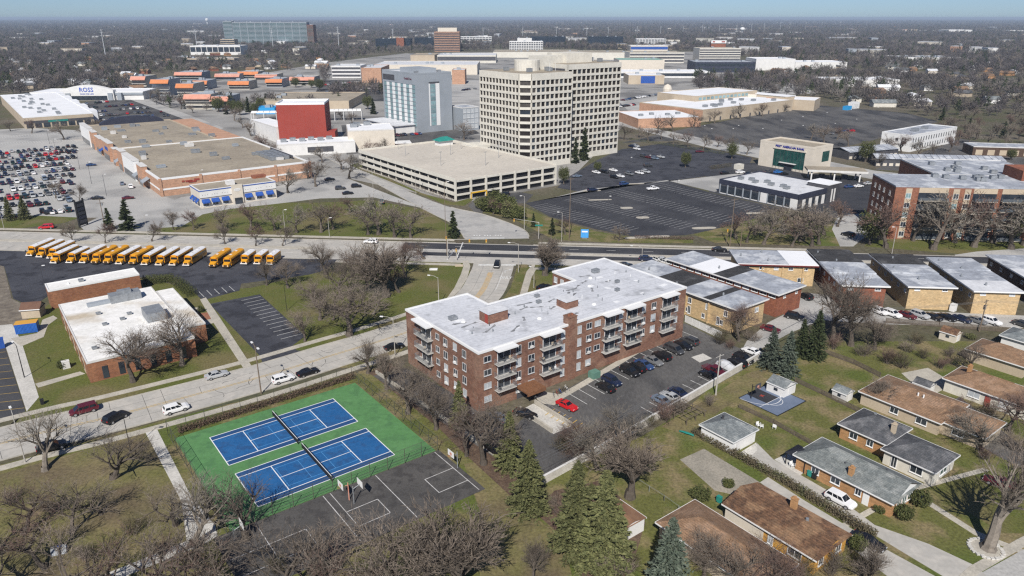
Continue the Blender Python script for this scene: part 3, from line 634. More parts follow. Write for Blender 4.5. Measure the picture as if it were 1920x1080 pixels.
# ================================================================== office tower
T = Bld('office_tower', 'tall cream concrete office tower with rows of dark square windows', 'office tower', 45.8, None, None, None, at0=P(1068, 306), L=(42, 40))
V1 = [(-26, 0), (0, 0), (0, 37), (-30, 37), (-30, 4)]
MB().prism(V1, -.3, 45.8).build('wall', M_cream, T.root); MB().box(4, 42, 8, 40, -.3, 48.6).build('wall', M_cream, T.root)
MB().box(-1, 5, 10, 39, -.3, 46.5).build('link_wall', M_darkw, T.root)
NR, FH, Z0 = 13, 3.42, 1.5
fr = MB(); cnt = 0; wins = []; spare = MB()
def tower_face(a, b, n, htop, rows, z0=Z0, wide=False):
    global cnt
    a, b = Vector((*a, 0)), Vector((*b, 0)); d = (b - a); L = d.length; d.normalize(); no = Vector((d.y, -d.x, 0)); rz = math.atan2(d.y, d.x)
    def bar(s0, s1, e, za, zb):
        p = [a + d * s0 - no * .02, a + d * s1 - no * .02, a + d * s1 + no * e, a + d * s0 + no * e]; fr.prism(ccw([tuple(v.xy) for v in p]), za, zb)
    for r in range(rows + 1):
        zb = z0 + r * FH; bar(0, L, .62, zb - .6 if r else -.3, zb + .6 if r < rows else htop)
    for k in range(n + 1):
        c = L * k / n; w = .62 if not wide else .3; bar(max(0, c - w / 2), min(L, c + w / 2), .55, -.2, htop - .1)
    for r in range(rows):
        for k in range(n):
            c = a + d * (L * (k + .5) / n) + no * .03; w = L / n - .58; wins.append((c, z0 + r * FH + .57, w, FH - 1.14, rz))
tower_face((-26, 0), (0, 0), 9, 45.8, NR - 1, 2.2); tower_face((4, 8), (42, 8), 12, 48.6, NR - 0, 2.2)
tower_face((-30, 4), (-26, 0), 1, 45.8, NR - 1, 2.2, True); tower_face((-30, 37), (-30, 4), 12, 45.8, NR - 1, 2.2)
fr.build('facade_frame', M_cream, T.root)
wc = {}
for i, (c, z, w, h, rz) in enumerate(wins):
    if i < 296:
        k = round(w, 2)
        kk = (k, rb.choice([0, 0, 0, 0, 1, 2]))
        if kk not in wc: wc[kk] = MB().box(-w / 2, w / 2, -.04, .05, 0, h).mesh('window', [M_glassb, mat('half_blind_glass', (.09, .08, .075), (.05, .045, .042), .5, rough=.2), M_glass][kk[1]])
        link('window', wc[kk], T.root, (c.x, c.y, z), rz)
    else:
        d = udir(math.degrees(rz)); n_ = Vector((d.y, -d.x, 0)); q = [c - d * w / 2, c + d * w / 2]
        spare.face([(q[0].x + n_.x * .04, q[0].y + n_.y * .04, z), (q[1].x + n_.x * .04, q[1].y + n_.y * .04, z), (q[1].x + n_.x * .04, q[1].y + n_.y * .04, z + h), (q[0].x + n_.x * .04, q[0].y + n_.y * .04, z + h)])
tag(spare.build('side_windows', M_glassb, T.root), kind='stuff')
MB().prism(ins(V1, .4), 45.2, 45.86).build('roof', M_rooft, T.root); MB().box(4.4, 41.6, 8.4, 39.6, 48.2, 48.66).build('roof', M_rooft, T.root)
MB().ring([(6.5, 45.86), (6.5, 51), (6.2, 51.1)], 24, c=(-13, 20)).build('rooftop_drum', M_cream, T.root)
MB().box(-4, 16, 20, 30, 45.86, 52.5).build('rooftop_plant_room', M_cream, T.root)
MB().box(12, 30, 18, 34, 48.66, 53.5).build('rooftop_plant_room', M_cream, T.root)
for x, y, z in ((-20, 9, 45.8), (-8, 8, 45.8), (-6, 12, 45.8), (-23, 24, 45.8), (34, 16, 48.6), (37, 26, 48.6)): T.unit(x, y, 2.4, 2, 1.8, z)
for x, y, z in ((-5, 7, 46), (-7, 9, 46), (-9, 6.5, 46), (33, 20, 49), (35, 22, 49), (-22, 14, 46)): MB().tube((x, y, z), (x, y, z + 4), .1, .06, 5).build('antenna', M_trim, T.root)
T.bx('podium', M_cream, -42, -30.5, 28, 40, -.3, 9); 
for k in range(5): MB().box(-41.2 + k * 2.1, -39.6 + k * 2.1, 27.9, 28.02, 5.6, 7.8).build('window', M_glassb, T.root)
# ================================================================== parking garage
G = Bld('parking_garage', 'three-level cream concrete parking garage with open bands and flat top deck', 'parking garage', 8.9, (853, 337), (1047, 310), (667, 283))
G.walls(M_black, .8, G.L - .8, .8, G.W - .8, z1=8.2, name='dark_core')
MB().box(0, G.L, 0, G.W, 8.25, 8.75).build('top_deck', mat('deck_concrete', (.56, .515, .445), (.5, .46, .4), .05, c3=(.44, .405, .35), scale3=.08, lo3=.55, hi3=.8, rough=.9, fine=.1, fscale=.6), G.root)
for z in (8.5, 5.6, 2.7):
    MB().box(-.3, 0, 0, G.W, z - .55, z + .95).build('spandrel', M_cream, G.root)
for z in (7.9, 5.0, 2.1): MB().box(0, G.L, -.25, 0, z - .1, z + .75).build('spandrel', M_cream, G.root)
MB().box(-.3, 0, 0, G.W, -.3, .55).build('spandrel', M_cream, G.root)
MB().box(0, G.L, G.W, G.W + .25, 7.8, 9.6).build('spandrel', M_cream, G.root); MB().box(G.L, G.L + .25, 0, G.W, 6, 9.6).build('spandrel', M_cream, G.root)
for k in range(8):
    x = G.L * k / 7; MB().box(x - .4, x + .4, -.5, .25, -.3, 8.9).build('column', M_cream, G.root)
for k in range(1, 12):
    y = G.W * k / 12; MB().box(.3, .7, y - .2, y + .2, -.3, 8.2).build('column', M_cream, G.root)
yb = MB().box(7.2, 15.6, -.62, -.5, 2.2, 2.75); yb.box(7.2, 7.7, -.62, -.5, 0, 2.75); yb.box(15.1, 15.6, -.62, -.5, 0, 2.75); yb.build('entrance_frame', mat('yellow_steel', (.75, .45, .03), rough=.6), G.root)
sh = MB().box(G.L - 14, G.L - 6, G.W - 12, G.W - 7, 8.75, 11.2); sh.build('stair_hut', M_wwall, G.root)
hr = MB(); hr.v += [(G.L - 15, G.W - 13, 11.2), (G.L - 5, G.W - 13, 11.2), (G.L - 5, G.W - 6, 11.2), (G.L - 15, G.W - 6, 11.2), (G.L - 12, G.W - 9.5, 13), (G.L - 8, G.W - 9.5, 13)]
hr.f += [(0, 1, 5, 4), (1, 2, 5), (2, 3, 4, 5), (3, 0, 4), (3, 2, 1, 0)]; hr.m += [0] * 5; hr.build('stair_hut_roof', M_grn, G.root)
for x, y in ((12, 30), (12, 62), (28, 18), (30, 50), (44, 30), (44, 62), (18, 80)):
    l = MB().tube((0, 0, 0), (0, 0, 6), .09, .07, 6); l.box(-.7, .7, -.15, .15, 6, 6.15); l.build('deck_lamp', M_steel, G.root, loc=(x, y, 8.75))
# ================================================================== hotel slab
Hh = Bld('hotel_tower', 'grey hotel slab with vertical white and teal window stripes behind the garage', 'hotel', 37, None, None, None, at0=P(785, 250), L=(26.5, 46))
Hh.walls(M_greyw); Hh.flat(M_roofw, par=.8, cop=M_greyw)
nb = 11
for k in range(nb):
    y0, y1 = 2 + k * 42 / nb, 2 + (k + 1) * 42 / nb
    if k % 2: MB().box(-.12, 0, y0, y1, 4, 30.5).build('white_stripe', M_trim, Hh.root)
    else:
        for r in range(10): Hh.win('x0', (y0 + y1) / 2, 4.2 + r * 2.66, y1 - y0 - .1, 2.2, 'teal', fr=0, dep=.2)
for r in range(11): MB().box(-.3, 0, 2, 44, 3.9 + r * 2.66, 4.12 + r * 2.66).build('floor_band', M_greyw, Hh.root)
for r in range(10):
    Hh.win('y0', 12, 4.2 + r * 2.66, 3.6, 2.3, 'teal', fr=0, dep=.2)
MB().box(9, 9.8, -.1, 0, 4, 31).build('white_stripe', M_trim, Hh.root); MB().box(14.2, 17, -.1, 0, 4, 31).build('white_stripe', M_trim, Hh.root)
MB().box(9, 17, -.12, 0, 31, 32).build('dark_lintel', M_darkw, Hh.root); MB().box(-.1, 0, 29, 45, 31.6, 35.2).build('louvre', M_darkw, Hh.root)
MB().box(12, 14.5, -.08, 0, 33.2, 35.4).build('louvre', M_greyw, Hh.root)
Hh.sign('DoubleTree', 'x0', 11, 33.8, 2.0, mat('maroon_letters', (.12, .03, .05), rough=.5))
MB().box(5, 20, 8, 30, 37, 40).build('rooftop_plant_room', M_greyw, Hh.root)
for x, y in ((3, 5), (22, 8), (10, 36), (20, 38)): Hh.unit(x, y, 2.4, 2, 1.6)
MB().box(-14, -.5, 4, 46, -.3, 5.2).build('lobby_wing', M_wwall, Hh.root); MB().box(-15, -.4, 3, 46.5, 5.2, 5.7).build('lobby_roof', M_roofw, Hh.root)
for k in range(7): MB().box(-14.1, -14, 5 + k * 5, 8.6 + k * 5, .4, 4).build('lobby_window', M_glass, Hh.root)
# low hotel annex with white framed window grid
AX = Bld('hotel_annex', 'small pale grey block with white framed windows between hotel and office tower', 'building', 15, None, None, None, at0=P(868, 246), L=(13, 16))
AX.walls(M_greyw); AX.flat(M_roofg)
for r in range(4):
    for k in range(4): AX.win('y0', 1.8 + 3.1 * k, 1.5 + 3.4 * r, 2.4, 2.4, 'blind', fr=.12)
# ================================================================== red cube and white halls
RB = Bld('red_hall', 'huge windowless red box hall with white cap', 'hall', 23, None, None, None, at0=P(525, 270), L=(28, 22), ang=6)
RB.walls(M_red); RB.flat(M_roofb, par=.9, cop=M_roofb)
for k in range(1, 7): MB().box(k * 4 - .04, k * 4 + .04, -.03, 0, 0, 23).build('panel_joint', mat('red_joint', (.38, .035, .02), rough=.7), RB.root)
MB().box(28, 33, -1, 12, 0, 7).build('red_annex', M_red, RB.root)
W1 = Bld('white_hall', 'plain white hall wall left of the huge red box', 'hall', 9, None, None, None, at0=P(521, 268), L=(10, 46))
W1.walls(M_wwall, 0, 12); W1.flat(M_roofb, 0, 12)
def arc_canopy(name, label, at, L, W, h, ang):
    r = thing(name, label, 'canopy', at, R(ang)); n = 8
    for k in range(n):
        mb = MB(); x0, x1 = L * k / n, L * (k + 1) / n - .3
        for j in range(6):
            a0, a1 = math.pi * (.15 + .7 * j / 6), math.pi * (.15 + .7 * (j + 1) / 6)
            p = lambda a: (W / 2 * -math.cos(a), h + 2.2 * math.sin(a))
            (y0, z0), (y1, z1) = p(a0), p(a1); mb.face([(x0, y0, z0), (x1, y0, z0), (x1, y1, z1), (x0, y1, z1)]); mb.face([(x0, y0, z0 - .12), (x0, y1, z1 - .12), (x1, y1, z1 - .12), (x1, y0, z0 - .12)])
        mb.build('canopy_bay', M_trim, r)
    for k in range(0, n + 1, 2):
        for s in (-1, 1): MB().tube((L * k / n, s * W * .42, 0), (L * k / n, s * W * .42, h + 1), .2, .2, 6).build('column', M_trim, r)
    return r
p = P(474, 224); arc_canopy('vaulted_canopy', 'white vaulted walkway canopy left of the huge red box', (p.x, p.y, 0), 36, 9, 4, 6)
p = P(612, 226); arc_canopy('vaulted_canopy', 'white vaulted walkway canopy right of the huge red box', (p.x, p.y, 0), 26, 9, 6, 8)
W2 = Bld('white_store', 'long low white flat-roofed store with grey rooftop plant below the red box', 'store', 6, None, None, None, at0=P(640, 287), L=(24, 18), ang=18)
W2.walls(M_wwall, -34, 8); W2.flat(M_roofb, -34, 8)
for k in range(6): W2.unit(-30 + 5 * k, 10 + (k % 2) * 3, 3.2, 2.4, 1.8)
MB().box(-18, -4, -.06, 0, 1.2, 4.2).build('dark_band', M_darkw, W2.root)
W3 = Bld('white_store', 'bright white blank-walled store directly left of the garage deck', 'store', 11, None, None, None, at0=P(741, 279), L=(20, 30), ang=14)
W3.walls(M_beige, -26, 0, 0, 26); W3.flat(M_roofb, -26, 0, 0, 26)
for x, y in ((-20, 20), (-14, 22), (-22, 15)): W3.unit(x, y, 4, 3, 2)
MB().box(.5, 6, -4, 3, 0, 3.6).build('red_porch', M_red, W3.root); MB().box(-.2, 9, -5, 4, 3.6, 4).build('porch_roof', M_trim, W3.root)
# ================================================================== retail store, restaurant
S = Bld('brick_store', 'vast salmon brick retail store with tan gravel roof and rooftop units', 'store', 7.2, (298, 341), (585, 309), (147, 240), zc=6.4)
S.W = 200; S.walls(M_tanbrick); 
S.flat(M_rooft, 0, S.L, 0, 95, par=.5, pw=.9, cop=M_trim); S.flat(M_rooft, 0, S.L - 14, 95.5, 200, z=7.4, par=.45, pw=.6, cop=M_tanw)
S.walls(M_tanbrick, 4, S.L - 14, 95.2, 199, z0=7, z1=7.4, name='upper_wall')
sb_ = MB().box(-.12, S.L, -.12, 0, 2.6, 3.3); sb_.build('pale_band', M_trim, S.root)
MB().box(-.12, 0, 0, 22, 2.6, 3.3).build('pale_band', M_trim, S.root)
for k in range(5): MB().box(-.2 + S.L * k / 4.02, .9 + S.L * k / 4.02, -.35, 0, 0, 7.7).build('pilaster', M_tanbrick, S.root)
for y0, y1, h, m in ((24, 34, 9.2, M_tanbrick), (40, 66, 9.4, M_trim), (68, 78, 9.8, M_tanbrick), (86, 92, 8.6, M_tanbrick), (100, 118, 9.6, M_tanbrick), (124, 140, 9.0, M_tanbrick), (146, 156, 10, M_tanbrick), (160, 190, 10.5, M_trim)):
    MB().box(-1.6, .8, y0, y1, -.3, h).build('front_bay', m, S.root); MB().box(-1.8, 1.0, y0 - .2, y1 + .2, h, h + .35).build('bay_coping', M_coping, S.root)
    MB().box(-1.7, -1.6, y0 + 1.5, y1 - 1.5, .2, 3.2).build('shop_window', M_glass, S.root)
for y, m in ((20, M_greyw), (37, M_greyw), (80, M_greyw), (121, M_blue)):
    aw = MB(); aw.face([(-.1, y - 3, 5), (-.1, y + 3, 5), (-3, y + 3, 3.4), (-3, y - 3, 3.4)]); aw.face([(-3, y - 3, 3.4), (-3, y + 3, 3.4), (-3, y + 3, 2.9), (-3, y - 3, 2.9)]); aw.build('awning', m, S.root)
# wide barrel parapet at the far end
bp = MB()
for k in range(14):
    a0, a1 = math.pi * k / 14, math.pi * (k + 1) / 14; x0, x1 = 29 - 19 * math.cos(a0), 29 - 19 * math.cos(a1); z0, z1 = 7.5 + 4.5 * math.sin(a0), 7.5 + 4.5 * math.sin(a1)
    bp.face([(x0, 196, 7.4), (x1, 196, 7.4), (x1, 196, z1), (x0, 196, z0)]); bp.face([(x0, 196, z0), (x1, 196, z1), (x1, 199, z1), (x0, 199, z0)])
bp.build('barrel_parapet', M_navy, S.root)
for k in range(30):
    x, y = rb.uniform(5, S.L - 8), rb.uniform(10, 190)
    S.unit(x, y, rb.uniform(2, 4.2), rb.uniform(1.8, 2.6), rb.uniform(1, 2), m=rb.choice([M_steel, M_greyw, M_steel, M_coping]))
for k in range(12): S.unit(S.L - 12 + (k % 3) * 3.2, 16 + (k // 3) * 5.5, 2.6, 4.6, 1.7)
MB().box(S.L - 3.4, S.L - 3.1, 12, 42, 7.2, 9).build('plant_screen', M_darkw, S.root)
lg = MB()
for k, (a, b, z) in enumerate(((9, 10, 5.1), (10.4, 13.2, 5.0), (11.5, 14.8, 4.6), (14, 16.6, 5.3))): lg.box(a, b, -.2, -.05, z, z + .7)
lg.build('red_wall_sign', M_red, S.root)
nv = MB().box(-1.75, -1.62, 103, 111, 5.5, 7.2); nv.build('blue_wall_sign', M_blue, S.root)
Q = Bld('restaurant', 'single-storey cream restaurant with blue awnings and blue roof trim', 'restaurant', 7.0, (373, 357), (522, 340), (347, 348), zc=7.4)
Q.L, Q.W = 30.5, 13.5
Q.walls(M_beige); Q.flat(M_rooft, par=.35, pw=.4, cop=M_wwall); 
MB().box(-.12, Q.L + .12, -.14, 0, 6.75, 7.1).build('blue_trim', M_blue, Q.root); MB().box(-.14, 0, 0, Q.W, 6.75, 7.1).build('blue_trim', M_blue, Q.root)
MB().box(-.1, Q.L, -.1, 0, 4.0, 4.2).build('dark_band', M_darkw, Q.root); MB().box(0, Q.L, -.06, 0, 4.2, 6.7).build('upper_panel', M_wwall, Q.root)
MB().box(12.3, 16.6, -.7, 0, 0, 7.9).build('entrance_tower', M_beige, Q.root); MB().box(13, 15.9, -1.1, -.6, 0, 2.6).build('entrance_door', M_glass, Q.root)
el = MB(); n_ = 20
el.face([(14.45 + 1.35 * math.cos(2 * math.pi * k / n_), -.78, 5.9 + .62 * math.sin(2 * math.pi * k / n_)) for k in range(n_)]); el.build('oval_sign', M_trim, Q.root)
el = MB(); el.face([(14.45 + 1.0 * math.cos(2 * math.pi * k / n_), -.8, 5.9 + .36 * math.sin(2 * math.pi * k / n_)) for k in range(n_)]); el.build('oval_sign_centre', M_coping, Q.root)
for x in (1.9, 5.6, 9.6, 18.8, 23.2, 27.6):
    Q.win('y0', x, .7, 2.4, 2.6, 'dark', fr=.1)
    aw = MB(); aw.face([(x - 1.45, -.05, 3.7), (x + 1.45, -.05, 3.7), (x + 1.45, -1.2, 2.5), (x - 1.45, -1.2, 2.5)]); aw.face([(x - 1.45, -1.2, 2.5), (x + 1.45, -1.2, 2.5), (x + 1.45, -1.2, 2.1), (x - 1.45, -1.2, 2.1)])
    aw.face([(x - 1.45, -.05, 3.7), (x - 1.45, -1.2, 2.5), (x - 1.45, -.05, 2.4)]); aw.face([(x + 1.45, -.05, 3.7), (x + 1.45, -.05, 2.4), (x + 1.45, -1.2, 2.5)]); aw.build('awning', M_blue, Q.root)
    for j in (-.9, .1, 1.0): MB().box(x + j - .08, x + j + .08, -.12, -.05, 5.2, 5.4).build('wall_lamp', M_darkw, Q.root)
for y in (2.4, 6.2, 10):
    Q.win('x0', y, .7, 2.4, 2.6, 'dark', fr=.1)
    aw = MB(); aw.face([(-.05, y + 1.5, 3.7), (-.05, y - 1.5, 3.7), (-1.2, y - 1.5, 2.5), (-1.2, y + 1.5, 2.5)]); aw.face([(-1.2, y - 1.5, 2.5), (-1.2, y - 1.5, 2.1), (-1.2, y + 1.5, 2.1), (-1.2, y + 1.5, 2.5)]); aw.build('awning', M_blue, Q.root)
Q.bx('roof_gable', M_redbrick, 25, Q.L, Q.W - 3, Q.W, 7, 8.2); Q.unit(13.6, 5, 3, 3, 1.8, m=M_wwall)
# ================================================================== bank, low pavilion
K = Bld('bank_building', 'cream cube bank with big green glass front and blue letters', 'bank', 12.2, (1525, 284), (1560, 277.5), (1422, 270), zc=11)
K.L, K.W = 17, 29.5
K.walls(M_beige); K.flat(M_rooft, par=.7, pw=.8, cop=M_beige)
for r in range(9): MB().box(-.08, 0, 4, 21, 1.2 + r * .95, 2.1 + r * .95).build('glass_panel', M_glassg, K.root)
for k in range(10): MB().box(-.12, -.02, 4 + k * 17 / 9 - .05, 4 + k * 17 / 9 + .05, .3, 9.8).build('mullion', M_darkw, K.root)
MB().box(-.35, -.05, 3.4, 21.6, 9.8, 10.4).build('glass_head', M_beige, K.root); MB().box(-1.4, -.1, 8, 17, 3.4, 3.7).build('entrance_canopy', M_coping, K.root)
MB().box(-.25, -.08, 10, 14.5, .1, 3).build('entrance_door', M_glass, K.root)
MB().box(8.5, 14.5, -.08, 0, 5, 10).build('glass_panel', M_glassg, K.root)
K.sign('FIRST AMERICAN BANK', 'x0', 12.6, 11.2, 1.5, mat('blue_letters', (.02, .03, .3), rough=.5), off=.2, bold=.02)
DT = Bld('drive_through_canopy', 'flat drive-through canopy on white posts beside the cream bank', 'canopy', 4.6, None, None, None, at0=P(1545, 338), L=(26, 9), ang=-12)
MB().box(-8, 18, -2, 8, 4.2, 5.0).build('canopy_roof', M_rooft, DT.root); MB().box(-8.1, 18.1, -2.1, -2, 4.1, 5.05).build('canopy_fascia', M_coping, DT.root)
for x in (-6, 4, 15):
    for y in (-1, 7): MB().box(x - .3, x + .3, y - .3, y + .3, 0, 4.2).build('post', M_wwall, DT.root)
for x in (-2, 8): MB().box(x, x + 2.5, 2, 4, 0, 2.4).build('teller_lane', M_darkw, DT.root)
LB = Bld('low_pavilion', 'low white and black single-storey shop row with white roof by dark parking lot', 'shops', 5.6, (1498, 367.5), (1567, 348), (1336, 340), L=(28.5, 38))
LB.walls(M_darkw); LB.flat(M_roofw, par=.45, pw=.4, cop=M_navy)
MB().box(-.15, 0, -.15, LB.W, 4.1, 5.7).build('black_fascia', M_navy, LB.root); MB().box(-.15, LB.L, -.15, 0, 4.1, 5.7).build('black_fascia', M_navy, LB.root)
for k in range(9):
    y = 4.2 + k * 3.9; MB().box(-.2, 0, y + 1.55, y + 2.1, 0, 4.1).build('pier', M_greyw, LB.root)
    MB().box(-.08, 0, y - 1.5, y + 1.5, .4, 3.4).build('shop_window', M_glass, LB.root); MB().box(-.12, 0, y - 1.5, y + 1.5, 0, .4).build('white_plinth', M_wwall, LB.root)
for y0, y1 in ((.2, 3.3), (14, 17)): MB().box(-.25, 0, y0, y1, 0, 4).build('white_panel', M_wwall, LB.root)
for k in range(5):
    x = 3 + k * 4.6; MB().box(x, x + 1.8, -.22, 0, 0, 3.6).build('white_panel', M_wwall, LB.root); MB().box(x + 2.2, x + 3.8, -.1, 0, .8, 3.4).build('shop_window', M_glass, LB.root)
MB().box(20, LB.L + .5, -.6, 9, -.2, 7.2).build('entrance_block', M_darkw, LB.root); MB().box(19.8, LB.L + .7, -.8, 9.2, 7.2, 7.5).build('entrance_roof', M_roofb, LB.root)
for x in (22.5, 24.5): MB().box(x, x + .8, -.75, -.6, 0, 5.4).build('white_fin', M_wwall, LB.root)
for x, y in ((7, 10), (9, 13), (8, 18), (11, 22), (7, 25), (10, 29), (8, 33)): LB.unit(x, y, 2.2, 1.8, 1.1)
# ================================================================== red brick balcony block on the right
AP = Bld('balcony_block', 'five-storey red brick apartment block with stacked balconies and tan lintels, right edge', 'apartment block', 18.2, (1680.5, 349.4), (1920, 349), (1637, 326), ang=AANG)
AP.L, AP.W = 62, 20.5
M_apb = mat('block_brick', (.29, .135, .085), (.23, .1, .065), .4, brick=((.8, .75, .7), .6, .19, .02), fine=.18, fscale=2)
AP.walls(M_apb); AP.flat(M_roofg, par=.2, pw=.35, cop=M_roofg)
AP.walls(M_apb, 22, 60, 20.5, 52, name='wall'); AP.flat(M_roofg, 22, 60, 20.8, 52, par=.25, cop=M_coping)
AP.bx('stair_tower', M_redbrick, 46, 56, 12, 24, 18, 21.8)
def lodge(x0, x1):
    MB().box(x0, x1, -.1, 0, 16.2, 17.9).build('tan_lintel', M_tanw, AP.root)
    for r in range(5):
        z = .6 + r * 3.3
        b = MB().box(x0, x1, -.06, 0, z, z + 2.6).build('balcony', M_glass, AP.root)
        MB().box(x0, x1, -1.5, -.06, z - .2, z).build('balcony_slab', M_conc, b)
        rl = MB().box(x0, x1, -1.5, -1.46, z + .95, z + 1.05); rl.box(x0, x1, -1.49, -1.47, z + .1, z + .9); rl.build('railing', mat('smoked_rail', (.1, .115, .13), rough=.3), b)
        for k in range(3): xx = rb.uniform(x0 + .5, x1 - .8); MB().box(xx, xx + .6, -1.1, -.5, z, z + .7).build('balcony_seat', rb.choice([M_tanw, M_black, M_wwall, M_salmon]), b)
for x0, x1 in ((7.6, 17), (25, 32.5), (34, 43), (51, 58)): lodge(x0, x1)
for x in (4.4, 19.6, 23.2, 46, 49):
    MB().box(x - 1, x + 1, -.05, 0, .3, 17.6).build('tan_strip', M_tanw, AP.root)
    for r in range(5): AP.win('y0', x, 1.1 + r * 3.3, 1.7, 1.7, rb.choice(['dark', 'teal']), fr=.06, off=.05)
for y in (4, 9, 13, 17):
    for r in range(5): AP.win('x0', y, 1.1 + r * 3.3, 1.2, 1.6, 'dark', fr=.06)
for k in range(9): AP.unit(rb.uniform(6, 46), rb.uniform(5, 17), 2, 1.6, 1.2)
for k in range(8): AP.unit(rb.uniform(26, 44), rb.uniform(24, 46), 2, 1.6, 1.2)
# ================================================================== white office, glazed sheds, brown school on the right
WO = Bld('white_office', 'two-storey bright white office with tall narrow windows, grey roof, upper right', 'office', 9, (1710, 255), (1800, 240), (1660, 248), L=(56, 17))
WO.walls(M_trim); WO.flat(M_roofg, par=.5, cop=M_trim)
for k in range(17):
    for r in range(2): WO.win('y0', 2.5 + 3.1 * k, 1.2 + 4 * r, .9, 2.4, 'dark', fr=0)
WO.unit(20, 8, 4, 3, 1.6); WO.unit(34, 9, 3, 3, 1.4); WO.win('x0', 8, 5.4, 1.6, 1.6, 'dark', fr=0)
for nm, px, L_, W_, ang_ in (('grey glass-roofed low shed left of the bright white office', (1590, 300), 34, 14, 20), ('long low grey glass-roofed nursery in front of the bright white office', (1640, 312), 62, 12, -7)):
    g_ = Bld('glass_shed', nm, 'shed', 4, None, None, None, at0=P(*px), L=(L_, W_), ang=ang_); g_.walls(M_darkw); n_ = int(L_ / 3)
    for k in range(n_):
        MB().face([(L_ * k / n_ + .1, -.6, 4.0), (L_ * (k + 1) / n_ - .1, -.6, 4.0), (L_ * (k + 1) / n_ - .1, W_ / 2, 5.6), (L_ * k / n_ + .1, W_ / 2, 5.6)]).face([(L_ * k / n_ + .1, W_ / 2, 5.6), (L_ * (k + 1) / n_ - .1, W_ / 2, 5.6), (L_ * (k + 1) / n_ - .1, W_ + .5, 4), (L_ * k / n_ + .1, W_ + .5, 4)]).build('roof_panel', M_roofg, g_.root)
        MB().box(L_ * k / n_ + .6, L_ * (k + 1) / n_ - .6, -.06, 0, .4, 1.8).build('pale_panel', M_beige, g_.root)
BS = Bld('brown_block', 'long low dark brown building with tan panels and flat grey roof, far right', 'building', 5, None, None, None, at0=P(1822, 292), L=(60, 14), ang=-10)
BS.walls(mat('dark_brown_brick', (.1, .065, .045), (.08, .05, .036), 1)); BS.flat(M_roofg, par=.2)
for k in range(9): MB().box(1.5 + 6 * k, 5 + 6 * k, -.08, 0, .6, 3.4).build('tan_panel', M_tanw, BS.root)
# ================================================================== tan retail hall beyond the tower
RT = Bld('tan_retail_hall', 'long tan retail hall with bright white roof right of the office tower', 'store', 8.5, None, None, None, at0=P(1316, 229), L=(112, 62))
RT.walls(M_tanw); RT.flat(M_roofb, par=.4, cop=M_tanw)
RT.walls(M_tanw, 40, 120, 40, 80, z1=12.5, name='upper_wall'); RT.flat(M_roofb, 40, 120, 40, 80, z=12.5, cop=M_tanw)
MB().box(-.1, 0, -.1, 62, 2, 8.2).build('salmon_panel', M_tanbrick, RT.root); MB().box(-.1, 0, 22, 26, 0, 4.2).build('green_door', M_grn, RT.root)
for k in range(13): MB().box(44 + 5 * k, 47.6 + 5 * k, 39.9, 40, 9.4, 11.4).build('window', M_glasst, RT.root)
for k in range(8): MB().box(8 + 12 * k, 9.6 + 12 * k, -.08, 0, 0, 2.6).build('service_door', M_darkw, RT.root)
MB().box(118, 130, 10, 60, -.3, 10).build('loading_wing', M_tanw, RT.root); MB().box(117.5, 130.5, 9.5, 60.5, 10, 10.4).build('loading_roof', M_roofb, RT.root)
for k in range(12): RT.unit(rb.uniform(6, 105), rb.uniform(6, 36), 3.4, 2.6, 1.6)
RT2 = Bld('salmon_hall', 'low salmon brick hall with white roof touching the tan retail hall', 'store', 6.2, None, None, None, at0=P(1196, 241), L=(62, 48), ang=12)
RT2.walls(M_tanbrick, 0, 46, 0, 44); RT2.flat(M_roofb, 0, 46, 0, 44, cop=M_tanbrick)
for k in range(4): RT2.unit(8 + 10 * k, 16 + 5 * (k % 2), 3, 2.4, 1.4)
RT3 = Bld('shop_front_row', 'row of tan shop fronts with a small clock gable behind the retail hall', 'shops', 8, None, None, None, at0=P(1236, 192), L=(150, 30), ang=-30)
RT3.walls(M_tanw, 0, 130); RT3.flat(M_roofb, 0, 130, cop=M_tanw)
for k in range(8): MB().box(2 + 15 * k, 9 + 15 * k, -1.2, 0, 0, 9 + (k % 3)).build('shop_bay', [M_tanbrick, M_tanw, M_beige][k % 3], RT3.root); MB().box(3 + 15 * k, 8 + 15 * k, -1.3, -1.2, .3, 4).build('shop_window', M_glass, RT3.root)
MB().ring([(4, 9), (4, 12), (3, 14.5), (.3, 16)], 14, c=(6, 2)).build('clock_gable', M_beige, RT3.root)
# ================================================================== discount store row at the far left
WS = Bld('white_roof_strip', 'long white-roofed shopping strip running back on the far left', 'shops', 7.5, None, None, None, at0=P(48, 242), L=(36, 190))
WS.walls(M_tanw, 0, 42); WS.flat(M_roofb, 0, 42, cop=M_roofb)
MB().box(-.1, 42.1, -.15, 0, 3.4, 5).build('dark_fascia', M_darkw, WS.root); MB().box(14, 26, -.3, -.15, 3.6, 4.8).build('green_sign_band', M_grn, WS.root)
for k in range(8): MB().box(1 + 5 * k, 5 + 5 * k, -.1, 0, .3, 3.2).build('shop_window', M_glass, WS.root)
for k in range(9): MB().box(42, 47 - (k % 2) * 2, 14 + 20 * k, 30 + 20 * k, -.3, 8).build('shop_bay', M_roofb, WS.root)
for k in range(22): WS.unit(rb.uniform(6, 24), 8 + 8.3 * k, 2.6, 2, 1.3)
RO = Bld('discount_store', 'white discount store with arched gable and blue letters, far left', 'store', 7, None, None, None, at0=P(112, 188), L=(95, 36), ang=4)
RO.walls(M_wwall, -25, 75); RO.flat(M_roofb, -25, 75, cop=M_trim)
gp = [(3, 0), (50, 0), (50, 9)] + [(50 - 47 * t, 9 + 4.5 * math.sin(math.pi * t)) for t in (.1, .2, .3, .4, .5, .6, .7, .8, .9)] + [(3, 9)]
gm = MB(); gm.face([(a, -3, b) for a, b in gp]); gm.face([(a, 3, b) for a, b in reversed(gp)])
